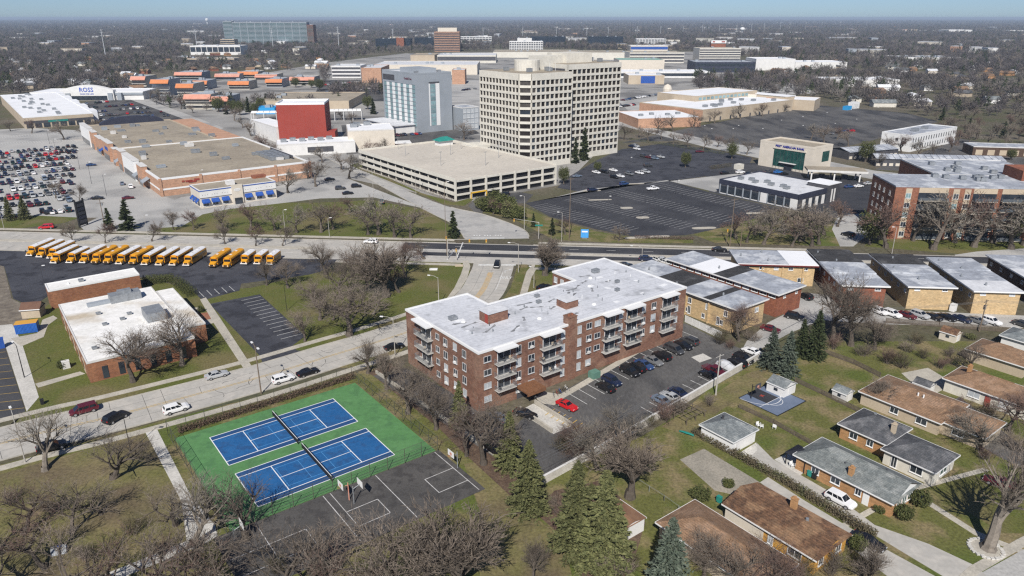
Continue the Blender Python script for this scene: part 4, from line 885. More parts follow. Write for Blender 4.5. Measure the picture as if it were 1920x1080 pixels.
for i in range(len(gp)): (a, b), (c, d) = gp[i], gp[(i + 1) % len(gp)]; gm.face([(a, -3, b), (a, 3, b), (c, 3, d), (c, -3, d)])
gm.build('arched_gable', M_wwall, RO.root)
MB().box(10, 44, -3.1, -3, .2, 4).build('entrance_glass', M_glass, RO.root); MB().box(0, 75, -1, 0, 4.6, 6.4).build('grey_fascia', M_greyw, RO.root)
for x in (0, 8, 45, 53): MB().box(x, x + 4, -4, 0, 0, 6.5).build('pier', M_greyw, RO.root)
RO.sign('ROSS', 'y0', 26.5, 9.2, 5.4, mat('blue_letters_bright', (.02, .08, .45), rough=.5), base=-3, bold=.06)
RO.sign('DRESS FOR LESS', 'y0', 26.5, 5.6, 1.7, mat('blue_letters_bright', (.02, .08, .45), rough=.5), base=-3)
# ================================================================== school-like brick hall on the left
SCH = Bld('school_building', 'single-storey orange-brown brick hall with soiled white roof behind bare trees', 'school', 4.6, (162, 681), (363, 634), (108, 572), zc=4.6)
SCH.L, SCH.W = 21.2, 40.5
SBR = mat('school_brick', (.32, .155, .085), (.24, .11, .065), .4, brick=((.8, .75, .7), .6, .19, .02), fine=.18, fscale=2)
SCH.walls(SBR); SCH.flat(M_roofs, par=.18, pw=.25, cop=M_coping)
SCH.walls(SBR, 21.2, 25.5, 7, 36, name='side_wing'); SCH.flat(M_roofs, 21.4, 25.5, 7, 36, par=.18, pw=.25, cop=M_coping)
for k in range(5): MB().box(-.1, 0, 5 + 7 * k, 7 + 7 * k, .3, 3.4).build('pale_panel', M_tanw, SCH.root); MB().box(-.14, 0, 5.3 + 7 * k, 6.7 + 7 * k, 1.2, 2.8).build('window', M_glass, SCH.root)
for k in range(6): MB().box(2.5 + 3.1 * k, 3.6 + 3.1 * k, -.08, 0, .4, 3.1).build('window', M_glass, SCH.root)
x, y = SCH.loc((290, 597), 4.6)
for i in range(1): SCH.bx('rooftop_unit', M_steel, x - 2, x + 2, y - 3, y + 3, 4.9, 7.0); SCH.bx('unit_kerb', M_wwall, x - 2.3, x + 2.3, y - 3.3, y + 3.3, 4.6, 4.9)
x, y = SCH.loc((215, 566), 4.6); SCH.bx('rooftop_unit', M_steel, x - 1, x + 6, y - 1.5, y + 1.8, 4.7, 6.6); SCH.bx('duct', M_greyw, x - 6, x - 1, y - .6, y + .8, 4.7, 5.5); SCH.bx('fan_box', M_steel, x + 1, x + 4, y - .8, y + 1, 6.6, 7.3)
for px_ in ((185, 590), (243, 590), (197, 610), (250, 637), (178, 655), (230, 600)): x, y = SCH.loc(px_, 4.6); SCH.unit(x, y, 1.0, .8, .5, 4.6, M_steel)
LH = Bld('brick_hall', 'long narrow brick hall with white roof behind the school roof', 'hall', 5.0, (90, 546), (262, 519), (85, 538), zc=5)
LH.L, LH.W = 21.6, 6.5
LH.walls(SBR); LH.flat(M_roofs, par=.2, pw=.3, cop=M_trim); LH.vent(5, 3); LH.unit(8, 3, 1.2, 1, .7)
# small gabled shed, blue container
def hip(name, label, cat, at, ang, L, W, h, rise, wallm, roofm, gable=(0, 0), over=.5, group=None, fascia=True):
    """house root at its near corner, x along ang; ridge along x; gable=(start,end) 1 = gable end"""
    r = thing(name, label, cat, at, R(ang), group); o = over
    w = MB().box(0, L, 0, W, -.3, h)
    ra = min(W / 2 + o, L / 2)
    g0, g1 = (-o if gable[0] else ra - o), (L + o if gable[1] else L - ra + o)
    if g0 > g1: g0 = g1 = L / 2
    for e, g in ((0, gable[0]), (L, gable[1])):
        if g: w.face([(e, 0, h), (e, W, h), (e, W / 2, h + rise * .93)]) 
    w.build('wall', wallm, r)
    m = MB(); z = h - .02; t = .14
    A_, B_, C_, D_, E_, F_ = (-o, -o, z), (L + o, -o, z), (L + o, W + o, z), (-o, W + o, z), (g0, W / 2, z + rise), (g1, W / 2, z + rise)
    m.face([A_, B_, F_, E_]); m.face([C_, D_, E_, F_]); m.face([D_, A_, E_]); m.face([B_, C_, F_])
    if gable[0]: m.f.pop(2); m.m.pop(2)
    if gable[1]: m.f.pop(-1); m.m.pop(-1)
    m.face([A_, D_, C_, B_])
    ro = m.build('roof', roofm, r)
    if fascia:
        f = MB(); f.box(-o, L + o, -o - .06, -o, z - .18, z + .03); f.box(-o, L + o, W + o, W + o + .06, z - .18, z + .03)
        if not gable[0]: f.box(-o - .06, -o, -o, W + o, z - .18, z + .03)
        if not gable[1]: f.box(L + o, L + o + .06, -o, W + o, z - .18, z + .03)
        f.build('gutter', M_trim, ro)
        rd = MB().tube((g0, W / 2, z + rise), (g1, W / 2, z + rise), .12, .12, 5); rd.build('ridge_cap', roofm, ro)
    return r, ro
def hpx(c, z, ang=GA): p = P(*c, z); return (p.x, p.y, 0)
RF = lambda n, a, b, c: mat(n, a, b, 1.4, c3=c, scale3=.4, rough=.95, fine=.3, fscale=5, brick=((.72, .72, .72), .9, .115, .016))
M_shg = RF('grey_shingle', (.2, .225, .235), (.145, .165, .175), (.26, .285, .29)); M_shd = RF('dark_shingle', (.105, .11, .12), (.075, .08, .088), (.15, .155, .165))
M_shb = RF('brown_shingle', (.2, .115, .068), (.095, .058, .04), (.26, .165, .1)); M_sht = RF('tan_shingle', (.27, .175, .11), (.215, .135, .085), (.3, .2, .135))
M_shn = RF('green_grey_shingle', (.2, .222, .22), (.14, .157, .158), (.255, .275, .272))
hip('garden_shed', 'small beige shed with brown gabled roof beside the bus lot fence', 'shed', hpx((42, 598), 0), 12, 4.2, 3.6, 2.4, 1.3, M_tanw, mat('brown_metal', (.16, .09, .06), (.13, .07, .05), 1), (1, 1), .25)
ct = thing('blue_container', 'blue shipping container with orange top beside the striped lot', 'container', hpx((30, 628), 0), R(20))
cm = MB().box(0, 4.6, 0, 2.4, .1, 2.5)
for k in range(16): cm.box(.1 + k * .28, .22 + k * .28, -.05, 0, .2, 2.4)
cm.build('body', mat('blue_steel', (.02, .1, .38), (.03, .13, .45), 1, rough=.5), ct); MB().box(-.05, 4.65, -.05, 2.45, 2.5, 2.6).build('top', mat('orange_sheet', (.62, .33, .06), rough=.7), ct)
# ================================================================== flat roofed town-house rows
def rowhouse(label, z, c, a, b, ang, wallm, segs, L=None, W=None, side='y0', winsx=(), winsy=(), dark_end=None, at0=None, zwin=None, chim=3):
    b_ = Bld('town_house_row', label, 'town houses', z, c, a, b, ang=ang, group='flat-roofed town-house rows')
    if L: b_.L = L
    if W: b_.W = W
    b_.walls(wallm)
    tot = b_.W; o = .7
    for i, (f0, f1, m, dz) in enumerate(segs):
        y0, y1 = f0 * tot - (o if f0 == 0 else 0), f1 * tot + (o if f1 == 1 else 0)
        rf = MB().box(-o, b_.L + o, y0, y1, z - .02 + dz + i * .004, z + .22 + dz + i * .004).build('roof', m, b_.root)
    fa = MB().box(-o - .05, b_.L + o + .05, -o - .06, -o, z - .12, z + .26); fa.build('fascia', M_trim, b_.root)
    f2 = MB().box(-o - .06, -o, -o, tot + o, z - .12, z + .24); f2.build('fascia', M_trim, b_.root)
    for t, zz, w, h in winsx: b_.win('y0', t, zz, w, h, rb.choice(['dark', 'blind']), fr=.09)
    for t, zz, w, h in winsy: b_.win('x0', t, zz, w, h, rb.choice(['dark', 'blind', 'dark']), fr=.09)
    for k in range(chim): 
        v = b_.vent(1.4 if k % 2 else b_.L * .4, tot * (k + .6) / chim, z + .25, .25, .7, M_steel); v.name = 'flue'
    return b_
w2 = lambda n, W, z, w=1.1, h=.9, o=2: [(o + (W - 2 * o) * k / max(1, n - 1), z, w, h) for k in range(n)]
th0 = rowhouse('yellow brick town-house row with dark and grey roof directly behind the brown apartment block', 6.2, (1382, 580), (1435, 559), (1288, 551), GA, M_ybrick,
    [(0, .2, M_roofg, 0), (.2, .26, M_roofd, .02), (.26, .46, M_roofg, 0), (.46, .72, M_roofd, .03), (.72, 1, M_roofg, .0)], L=11, W=37, winsx=[(3, 3.6, 1.5, 1.2), (8, 3.6, 1.5, 1.2)], winsy=[(3 + 5.5 * k, 3.4, 1.1, 1.5) for k in range(6)] + [(5 + 9 * k, .6, .95, 2.1) for k in range(4)] + [(4 + 5.5 * k, .9, 1, 1.2) for k in range(6)])
for k in range(5): MB().box(-.35, 0, .6 + 7.2 * k, 1.0 + 7.2 * k, 0, 6).build('pilaster', M_ybrick, th0.root)
MB().box(-.5, -.02, 0, 37, 5.6, 6.15).build('eaves', M_darkw, th0.root)
th1 = rowhouse('red brick town-house row with grey, white and black roof sections', 6.2, (1459, 552), (1505, 536), (1262, 484), GA, M_redbrick,
    [(0, .42, M_roofg, 0), (.42, .55, M_roofd, .03), (.55, .78, M_roofb, 0), (.78, 1, M_roofg, .02)], L=10.5, winsx=[(3, 4.6, 1.0, .8), (8.2, 4.6, 1.0, .8)], winsy=[(1.6 + 2.6 * k, 4.9, 2.0, .75) for k in range(16)] + [(5, 1.2, 2.4, 1.5), (16, 1.2, 2, 1.4)], chim=1)
thb = rowhouse('yellow brick town-house row with maroon eaves standing sideways to the avenue', 6.2, (1388, 494), (1526, 497), (1380, 471), AANG, M_ybrick,
    [(0, 1, M_roofg, 0)], L=20.5, W=12, winsx=[(2 + 4 * k, 4.6, 1.3, .8) for k in range(5)] + [(7.5, .2, 1, 2.1), (10, .2, 1, 2.1), (17, 1, 1.7, 1.4), (2.5, 1, 1.2, 1.2)], chim=3)
MB().box(13.2, 21.2, -.7, 12.7, 6.42, 6.47).build('white_roof_patch', M_roofb, thb.root); MB().box(-.8, 21.3, -.84, -.76, 5.9, 6.25).build('maroon_fascia', mat('maroon_trim', (.14, .02, .02), rough=.6), thb.root)
for k in range(4): MB().box(.4 + 5.6 * k, .8 + 5.6 * k, -.3, 0, 0, 6).build('pilaster', M_ybrick, thb.root)
th2 = rowhouse('orange brick town-house row with black and grey roof behind a bare tree', 6.2, (1581, 534.5), (1660, 536.5), (1522, 470), AANG, M_redbrick,
    [(0, .3, M_roofg, 0), (.3, .62, M_roofg, .25), (.62, 1, M_roofd, .28)], L=10.8, W=29.5, winsx=w2(2, 10.8, 4.9, 1.5, .6), winsy=w2(7, 29, 4.0), chim=4)
th3 = rowhouse('yellow brick town-house row with black roof end above a red car', 6.2, (1706, 537), (1791, 542), (1657, 484.5), AANG, M_ybrick,
    [(0, .38, M_roofg, 0), (.38, .66, M_roofg, .22), (.66, 1, M_roofd, .26)], L=10.8, W=26, winsx=w2(2, 10.8, 5.1, 1.4, .55), winsy=w2(6, 26, 4.0), chim=3)
th4 = rowhouse('yellow brick town-house row with pale grey roof above a white car', 6.2, (1829, 545.5), (1915, 547), (1747.6, 488), AANG, M_ybrick,
    [(0, .3, M_roofw, 0), (.3, .62, M_roofg, .02), (.62, 1, M_roofg, .2)], L=11, W=26, winsx=w2(2, 11, 5.1, 1.4, .55), winsy=w2(6, 26, 4.0), chim=4)
th5 = rowhouse('dark brick town-house row with blue-grey and white roof at the right edge', 6.2, (1972, 548), (2060, 548), (1865, 482), AANG, mat('dark_brick', (.09, .055, .045), (.07, .042, .035), .5),
    [(0, .6, M_roofw, 0), (.6, 1, M_roofg, .02)], L=11, W=30, winsx=w2(2, 11, 5.1, 1.4, .55), winsy=w2(6, 30, 4.0), chim=1)
# ================================================================== ranch houses and garages
def chimney(root, x, y, z0, z1, w=.7, d=.7, m=None):
    c = MB().box(x - w / 2, x + w / 2, y - d / 2, y + d / 2, z0, z1); c.box(x - w / 2 - .07, x + w / 2 + .07, y - d / 2 - .07, y + d / 2 + .07, z1, z1 + .12); c.box(x - .2, x + .2, y - .2, y + .2, z1 + .12, z1 + .4)
    return c.build('chimney', m or M_obrick, root)
HA = GA - 90                                    # long axis of the ranch houses
def hw(root, face, t, z, w, h, L, W, glass='dark', name='window'):
    f, p = win_mesh(w, h, .09, glass, .08)
    l, rz = {'y0': ((t, -.01, z), 0), 'x0': ((-.01, t, z), -math.pi / 2), 'x1': ((L + .01, t, z), math.pi / 2), 'y1': ((t, W + .01, z), math.pi)}[face]
    o = link(name, f, root, l, rz); link('pane', p, o); return o
# white hip-roofed garage
r, ro = hip('white_garage', 'white detached garage with grey hipped roof', 'garage', tuple(P(1375, 827, 2.6).xy) + (0,), GA, 6.5, 6.8, 2.6, 1.7, M_trim, M_shg, (0, 0), .35)
MB().box(.8, 5.8, -.08, 0, 0, 2.2).build('garage_door', M_wwall, r); MB().box(3.0, 3.3, 4.6, 4.9, 3.3, 4.35).build('roof_vent', M_darkw, ro)

U_, W_ = udir(GA), udir(GA + 90)
def house(name, label, cat, c, z, Wu, Lw, rise, wallm, roofm, gable=(0, 0), o=.5, group=None):
    C = P(*c, z); C.z = 0; org = C + U_ * (Wu - o) + W_ * o
    return hip(name, label, cat, org, GA + 90, Lw - 2 * o, Wu - 2 * o, z, rise, wallm, roofm, gable, o, group)
HG = 'ranch houses of the side block'
r, ro = house('ranch_house', 'long orange brick ranch house with green-grey roof beside the white car', 'house', (1677, 947), 2.8, 8.8, 17.0, 2.0, M_obrick, M_shn, (1, 0), group=HG)
L_, W0 = 16.0, 7.8
for t, w in ((9, 1.6), (5.2, 1.0), (12.5, 1.4)): hw(r, 'y1', t, 1.0, w, 1.2, L_, W0)
MB().box(3.4, 4.4, W0, W0 + .08, 0, 2.1).build('front_door', M_trim, r)
for k in range(3): hw(r, 'x0', 2.2 + 1.7 * k, .9, 1.4, 1.7, L_, W0, 'green')
MB().face([(-.04, .3, 2.75), (-.04, W0 - .3, 2.75), (-.04, W0 / 2, 4.5)]).build('gable_panel', M_trim, r)
chimney(r, 7.2, W0 - .9, 2.6, 4.6); 
for x, y in ((4, 2), (9, 5.6), (12, 4)): MB().ring([(.14, 0), (.14, .45), (.05, .5)], 8).build('roof_vent', M_darkw, ro, loc=(x, y, 3.7))
r, ro = house('ranch_house', 'orange brick rear wing with dark grey hipped roof behind the green-grey roof', 'house', (1663, 835), 2.9, 9.1, 9.0, 2.0, M_obrick, M_shd, (0, 0), group=HG)
hw(r, 'y1', 5.5, 1, 1.5, 1.2, 8, 8.1); hw(r, 'y1', 2.5, 1, 1.2, 1.2, 8, 8.1); chimney(r, .6, 4.5, 2.6, 5.0, m=M_tanw); MB().ring([(.3, 0), (.3, .3), (.05, .35)], 8).build('roof_vent', M_steel, ro, loc=(5, 2.5, 4.2))
r, ro = house('ranch_house', 'cream brick ranch with dark hipped roof under tree shadows', 'house', (1755, 888), 2.8, 8.7, 9.0, 1.7, M_cream, M_shd, (0, 0), group=HG)
hw(r, 'y1', 2.6, .9, 2.0, 1.4, 8, 7.7); hw(r, 'y1', 6.2, .2, 1, 2.1, 8, 7.7); hw(r, 'x0', 4, .8, 2.4, 1.5, 8, 7.7, 'green')
M_yel = mat('ochre_brick', (.58, .33, .075), (.5, .27, .06), .5, brick=((.85, .85, .85), .6, .19, .02), fine=.15)
r, ro = house('ranch_house', 'ochre brick ranch house with long textured brown shingle roof, lower right', 'house', (1532, 1053), 2.8, 8.9, 15.6, 1.25, M_yel, M_shb, (1, 1), group=HG)
hw(r, 'y1', 3.0, .9, 2.2, 1.4, 14.6, 7.9); hw(r, 'y1', 6.8, .7, .9, 1.7, 14.6, 7.9, 'blind'); hw(r, 'x0', 6.4, .9, 1.2, 1.3, 14.6, 7.9); hw(r, 'x0', 2, .9, 1.4, 1.3, 14.6, 7.9)
MB().box(8, 14.6, 7.9, 7.96, 0, 2.7).build('pale_wall_panel', M_beige, r); chimney(r, 7.6, 1.5, 3, 5.0, .9, .6)
MB().ring([(.25, 0), (.25, .5), (.05, .55)], 8).build('roof_vent', M_steel, ro, loc=(4.5, 3, 3.7))
# courses of shingles on the brown roof
for k in range(11):
    t = k / 11; z = 2.78 + 1.25 * t; y0 = -.5 + 4.45 * t
    for s_, yy in ((1, y0), (-1, 7.9 - y0)):
        MB().box(-.52, 15.12, min(yy, yy + s_ * .38), max(yy, yy + s_ * .38), z + .02, z + .075).build('shingle_course', M_shb, ro)
r, ro = house('ranch_house', 'low house with faded tan hipped roof at the bottom, left of the brown roof', 'house', (1470, 1078), 2.7, 8.8, 17.5, 1.6, M_tanw, M_sht, (0, 0), group=HG)
r.location -= U_ * 5.4
for x, y in ((12, 5), (11, 6.2), (9.5, 7)): MB().ring([(.22, 0), (.22, .3), (.05, .35)], 8).build('roof_vent', M_darkw, ro, loc=(x, y, 3.1))
r, ro = house('ranch_house', 'tan brick ranch with wide light brown hipped roof behind the dark roofs', 'house', (1765, 795), 2.8, 11.5, 15.5, 1.8, M_tanw, M_sht, (0, 0), group=HG)
hw(r, 'y1', 3.0, .9, 2.0, 1.2, 14.5, 10.5); hw(r, 'y1', 8, .9, 1.6, 1.2, 14.5, 10.5)
for x in (5, 6): MB().ring([(.14, 0), (.14, .9), (.05, .95)], 8).build('roof_vent', M_trim, ro, loc=(x, 6.5, 3.9))
r, ro = house('ranch_house', 'tan brick ranch front wing with light brown roof in front of dry shrubs', 'house', (1848, 823), 2.7, 9, 9.5, 1.6, M_tanw, M_sht, (0, 0), group=HG)
hw(r, 'y1', 4, .9, 2.0, 1.2, 8.5, 8)
r, ro = house('ranch_house', 'cream house with orange-brown roof and red door, right edge', 'house', (1930, 766), 2.9, 9, 15.5, 1.9, M_cream, M_sht, (0, 0), group=HG)
hw(r, 'y1', 9, .9, 2.2, 1.2, 14.5, 8, 'blind'); MB().box(6, 7, 8, 8.08, 0, 2.1).build('front_door', M_red, r); MB().box(3, 4.6, 8, 8.06, .7, 2.2).build('white_panel', M_trim, r); chimney(r, 12, 4, 3.4, 5.4)
r, ro = house('ranch_house', 'brown-roofed house corner above the cream house at the right edge', 'house', (1925, 690), 2.8, 9, 12, 1.8, M_tanw, M_sht, (0, 0), group=HG)
r, ro = house('ranch_house', 'small white house corner with grey roof at the right edge by the town houses', 'house', (1948, 650), 2.8, 8, 8, 1.4, M_wwall, M_shg, (0, 0), group=HG)
def shed(label, c, z, Wu, Lw, rise, wm, rm, door=True):
    r, ro = house('garden_shed', label, 'shed', c, z, Wu, Lw, rise, wm, rm, (1, 1), .15, 'garden sheds')
    if door: MB().box(-.05, 0, Wu * .25, Wu * .6, .1, z - .3).build('door', M_wwall, r); MB().box(Lw * .35, Lw * .55, Wu - .3, Wu - .25, .9, 1.5).build('window', M_glass, r)
    return r
shed('white garden shed with grey roof beside two spruces', (1472, 730), 2.1, 4.2, 4.3, 1.0, M_wwall, M_shg)
shed('small pale grey garden shed with double doors on the lawn', (1588, 741), 1.9, 2.9, 3.2, .8, M_coping, M_shg)
shed('small beige shed with brown roof below the parked cars', (1793, 630), 2.0, 3.4, 3.8, 1.0, M_beige, M_shb)
shed('small grey shed with black patched roof behind tan house', (1743, 728), 1.9, 3.0, 3.4, .8, M_coping, M_shd)
r, ro = house('white_shed', 'white shed with flat rust-brown roof between conifers at the bottom', 'shed', (1165, 997), 2.4, 5.2, 5.5, .5, M_trim, mat('rust_roof', (.26, .15, .09), (.2, .11, .07), 1), (1, 1), .2)
# gazebo with black canopy on the patio
gz = thing('gazebo', 'black fabric gazebo on the patio behind the green-grey roof', 'gazebo', tuple(P(1500, 872).xy) + (0,), R(GA))
for x in (-1.7, 1.7):
    for y in (-1.7, 1.7): MB().box(x - .07, x + .07, y - .07, y + .07, 0, 2.3).build('post', M_black, gz)
g_ = MB(); q = [(-2, -2, 2.3), (2, -2, 2.3), (2, 2, 2.3), (-2, 2, 2.3), (0, 0, 3.2)]; g_.v += q; g_.f += [(0, 1, 4), (1, 2, 4), (2, 3, 4), (3, 0, 4), (3, 2, 1, 0)]; g_.m += [0] * 5; g_.build('canopy', mat('black_canvas', (.018, .02, .028), rough=.8), gz)
# ================================================================== walls and fences of the apartment lot
def wall_line(name, label, pts, h, w, m, cap=None, cat='wall'):
    r = thing(name, label, cat, tuple(pts[0].xy) + (0,)); o = pts[0]
    for a, b in zip(pts, pts[1:]):
        n_ = max(1, int((b - a).length / 5.5)); d = (b - a).normalized(); ww = Vector((-d.y, d.x, 0)) * w / 2
        for k in range(n_):
            p_, q_ = a.lerp(b, k / n_) - o, a.lerp(b, (k + 1) / n_) - o - d * .03
            MB().prism(ccw([tuple(v.xy) for v in (p_ - ww, q_ - ww, q_ + ww, p_ + ww)]), -.2, h).build('wall_panel', m, r)
            if cap: MB().prism(ccw([tuple(v.xy) for v in (p_ - ww * 1.3, q_ - ww * 1.3, q_ + ww * 1.3, p_ + ww * 1.3)]), h, h + .1).build('coping', cap, r)
    return r
M_whitew = mat('weathered_white_wall', (.6, .57, .52), (.48, .45, .4), .5, rough=.9, fine=.2)
wall_line('lot_wall', 'long weathered white masonry wall along the apartment lot', PP([(1424, 673), (1245, 779), (1130, 846), (1018, 908)]), 1.5, .3, M_whitew, M_coping)
wall_line('lot_wall', 'low pale wall between the court fence and the brown apartment block', PP([(705, 700), (815, 775), (880, 820), (960, 880)]), .8, .25, M_conc)
def fence(name, label, pts, h, step, m_post, m_rail, pickets=.0, mesh=False, rails=(.3, .9), cat='fence', post_r=.05):
    r = thing(name, label, cat, tuple(pts[0].xy) + (0,)); o = pts[0]
    for a, b in zip(pts, pts[1:]):
        n_ = max(1, round((b - a).length / step)); d = (b - a).normalized()
        for k in range(n_ + 1):
            p_ = a.lerp(b, k / n_) - o; MB().tube((p_.x, p_.y, -.1), (p_.x, p_.y, h), post_r, post_r, 6).build('post', m_post, r)
        for z in rails:
            p_, q_ = a - o, b - o; MB().tube((p_.x, p_.y, h * z), (q_.x, q_.y, h * z), post_r * .55, post_r * .55, 5).build('rail', m_rail, r)
        if pickets:
            pk = MB(); nn = int((b - a).length / pickets)
            for k in range(nn):
                c = a.lerp(b, (k + .5) / nn) - o; w = Vector((-d.y, d.x, 0)) * .015; e = d * pickets * .36
                pk.prism(ccw([tuple(v.xy) for v in (c - e - w, c + e - w, c + e + w, c - e + w)]), .05, h)
            tag(pk.build('pickets', m_rail, r), kind='stuff')
        if mesh:
            wm = MB(); nn = int((b - a).length / .32); t = .008
            for k in range(nn + int(h / .32)):
                s0 = k * .32; L = (b - a).length
                for sg in (1, -1):
                    x0, x1 = (s0 - h, s0) if sg > 0 else (s0, s0 - h); z0, z1 = 0, h
                    if x0 < 0 or x0 > L or x1 < 0 or x1 > L: continue
                    p_, q_ = a + d * x0 - o, a + d * x1 - o; e = d * t
                    wm.face([(p_.x - e.x, p_.y - e.y, z0), (p_.x + e.x, p_.y + e.y, z0), (q_.x + e.x, q_.y + e.y, z1), (q_.x - e.x, q_.y - e.y, z1)])
            tag(wm.build('wire_mesh', m_rail, r), kind='stuff')
    return r
fence('white_fence', 'white board fence along the yellow brick town houses', PP([(1284, 604), (1352, 636)]), 1.9, 2.4, M_wwall, M_wwall, pickets=.16)
M_wood = mat('grey_timber', (.16, .13, .1), (.11, .09, .07), 1, fine=.2)
fence('timber_fence', 'weathered timber fence between the two back lawns', PP([(1545, 663), (1600, 683), (1650, 708)]), 1.2, 2.4, M_wood, M_wood, pickets=.2)
fence('timber_fence', 'weathered timber fence from the spruces past the grey shed', PP([(1490, 716), (1545, 742), (1612, 775)]), 1.1, 2.4, M_wood, M_wood, pickets=.2)
fence('timber_fence', 'weathered timber fence below the basketball pad', PP([(1385, 765), (1450, 795), (1530, 840)]), 1.0, 2.4, M_wood, M_wood, pickets=.22)
fence('dark_fence', 'dark board fence behind the cars parked at the town houses', PP([(1660, 606), (1760, 613), (1920, 626)]), 1.4, 3, M_wood, M_wood, pickets=.18)
fence('wire_fence', 'thin wire fence beside the white shed at the bottom', PP([(1190, 905), (1245, 940), (1300, 980)]), 1.1, 3, M_steel, M_steel, rails=(.98,))
# ================================================================== sports courts
def cpx(q): return sum((P(*c) for c in q), Vector()) / len(q)
M_cgreen = mat('court_green', (.085, .215, .078), (.1, .235, .09), .15, c3=(.078, .19, .075), scale3=.4, rough=.85, fine=.12, fscale=1)
M_cblue = mat('court_blue', (.014, .098, .27), (.022, .118, .3), .25, c3=(.02, .085, .225), scale3=.5, rough=.8, fine=.14, fscale=1.5)
M_cdark = mat('court_dark_blue', (.016, .062, .175), (.022, .074, .195), .25, rough=.75, fine=.08)
M_line = mat('court_line_white', (.8, .8, .8), rough=.7); M_line2 = mat('court_line_blue', (.1, .32, .62), rough=.7)
M_bb = mat('play_court_asphalt', (.07, .067, .065), (.095, .09, .086), .15, c3=(.058, .055, .054), scale3=.5, rough=.9, fine=.2)
TC = thing('tennis_court_slab', 'green sports slab carrying two blue tennis courts', 'sports court', tuple(P(810, 850).xy) + (0,), R(GA))
MB().box(-34.4, .9, .3, 32, -.2, .09).build('green_slab', M_cgreen, TC)
def court(q, label):
    c = cpx(q); r = thing('tennis_court', label, 'tennis court', (c.x, c.y, .09), R(GA), 'tennis courts'); a, b, s_ = 11.885, 5.485, 4.115
    MB().box(-a, a, -b, b, -.05, .006).build('outer_paint', M_cdark, r); MB().box(-a, a, -s_, s_, -.04, .01).build('inner_paint', M_cblue, r)
    w = .07
    def ln(x0, x1, y0, y1, m=M_line, z=.0165): MB().box(x0, x1, y0, y1, .005, z).build('court_line', m, r)
    for y in (-b, b, -s_, s_): ln(-a, a, y - w, y + w)
    for x in (-a, a): ln(x - w, x + w, -b, b, z=.0175)
    for x in (-6.4, 6.4): ln(x - w, x + w, -s_, s_, z=.0175)
    ln(-6.4, 6.4, -w * .8, w * .8, z=.0185)
    for x in (-2.13, 2.13, -6.0, 6.0): ln(x - .03, x + .03, -3.05, 3.05, M_line2, .0205)
    for y in (-3.05, 3.05): ln(-6.7, 6.7, y - .03, y + .03, M_line2, .0215)
    return r, c
QA = [(390, 823), (628, 748), (672, 790), (427, 873)]; QB = [(437, 890), (692, 803), (741, 855), (480, 950)]
_, ca = court(QA, 'blue tennis court nearer the street'); _, cb = court(QB, 'blue tennis court nearer the basketball court')
for c, lb in ((ca, 'dark tennis net on the court nearer the street'), (cb, 'dark tennis net on the court nearer the basketball court')):
    r = thing('tennis_net', lb, 'net', (c.x, c.y, .1), R(GA), 'tennis nets')
    for s_ in (-1, 1): MB().tube((0, s_ * 6.3, 0), (0, s_ * 6.3, 1.1), .06, .06, 8).build('post', M_grn if False else M_black, r)
    nm = MB()
    for k in range(126): y = -6.3 + .1 * k; nm.box(-.012, .012, y - .012, y + .012, .02, .98)
    for k in range(9): nm.box(-.012, .012, -6.3, 6.3, .05 + k * .11, .075 + k * .11)
    tag(nm.build('netting', M_black, r), kind='stuff'); MB().box(-.03, .03, -6.3, 6.3, .97, 1.06).build('tape', M_trim, r)
def uv(u, v, base=P(810, 850)): return base + U_ * u + W_ * v
M_post = mat('fence_post_green', (.1, .1, .08), rough=.6, metal=.3); M_wire = mat('fence_wire', (.12, .13, .11), rough=.6, metal=.3)
fence('chain_link_fence', 'tall chain-link fence on the apartment side of the tennis courts', [uv(1.2, 0), uv(1.2, 34)], 3.0, 3.2, M_post, M_wire, mesh=True, rails=(.02, .5, .99), post_r=.05)
fence('chain_link_fence', 'tall chain-link fence between tennis and basketball courts', [uv(1.2, 0), uv(-34.6, 0)], 3.0, 3.2, M_post, M_wire, mesh=True, rails=(.02, .35, .66, .99), post_r=.055)
fence('chain_link_fence', 'tall chain-link fence along the shrubs on the street side of the courts', [uv(1.2, 34), uv(-35, 34)], 3.0, 3.2, M_post, M_wire, mesh=True, rails=(.02, .99), post_r=.05)
fence('chain_link_fence', 'tall chain-link fence beside the park path', [uv(-35, 34), uv(-35, 0)], 3.0, 3.2, M_post, M_wire, mesh=True, rails=(.02, .99), post_r=.05)
BB = thing('basketball_court', 'dark asphalt basketball court with white markings below the tennis courts', 'basketball court', tuple(P(897, 911).xy) + (0,), R(GA))
MB().box(-38, .4, -1.4, 12.8, -.2, .06).build('asphalt_slab', M_bb, BB)
def bl(x0, x1, y0, y1): MB().box(x0, x1, y0, y1, .04, .066).build('court_line', mat('worn_court_line', (.62, .61, .6), (.42, .41, .4), 1.2, rough=.8), BB)
bl(-.6, -.48, -1, 12.6); bl(-12, -11.88, -1, 12.6)
for x0, x1, yy in ((-6, -.6, 2.2), (-6, -.6, 6.6)): bl(x0, x1, yy, yy + .12)
bl(-6.1, -5.98, 2.2, 6.7)
for yy in (2.4, 6.6): bl(-20, -14.6, yy, yy + .12)
bl(-14.7, -14.58, 2.4, 6.7); bl(-21.2, -21.08, -1, 12.6); bl(-20, -19.9, -1, 12.6); bl(-32, -31.88, -1, 12.6); bl(-37.4, -32, 2.4, 2.5); bl(-37.4, -32, 6.6, 6.7); bl(-26.5, -26.4, 2.4, 6.7); bl(-31.9, -26.4, 2.4, 2.5); bl(-31.9, -26.4, 6.6, 6.7)
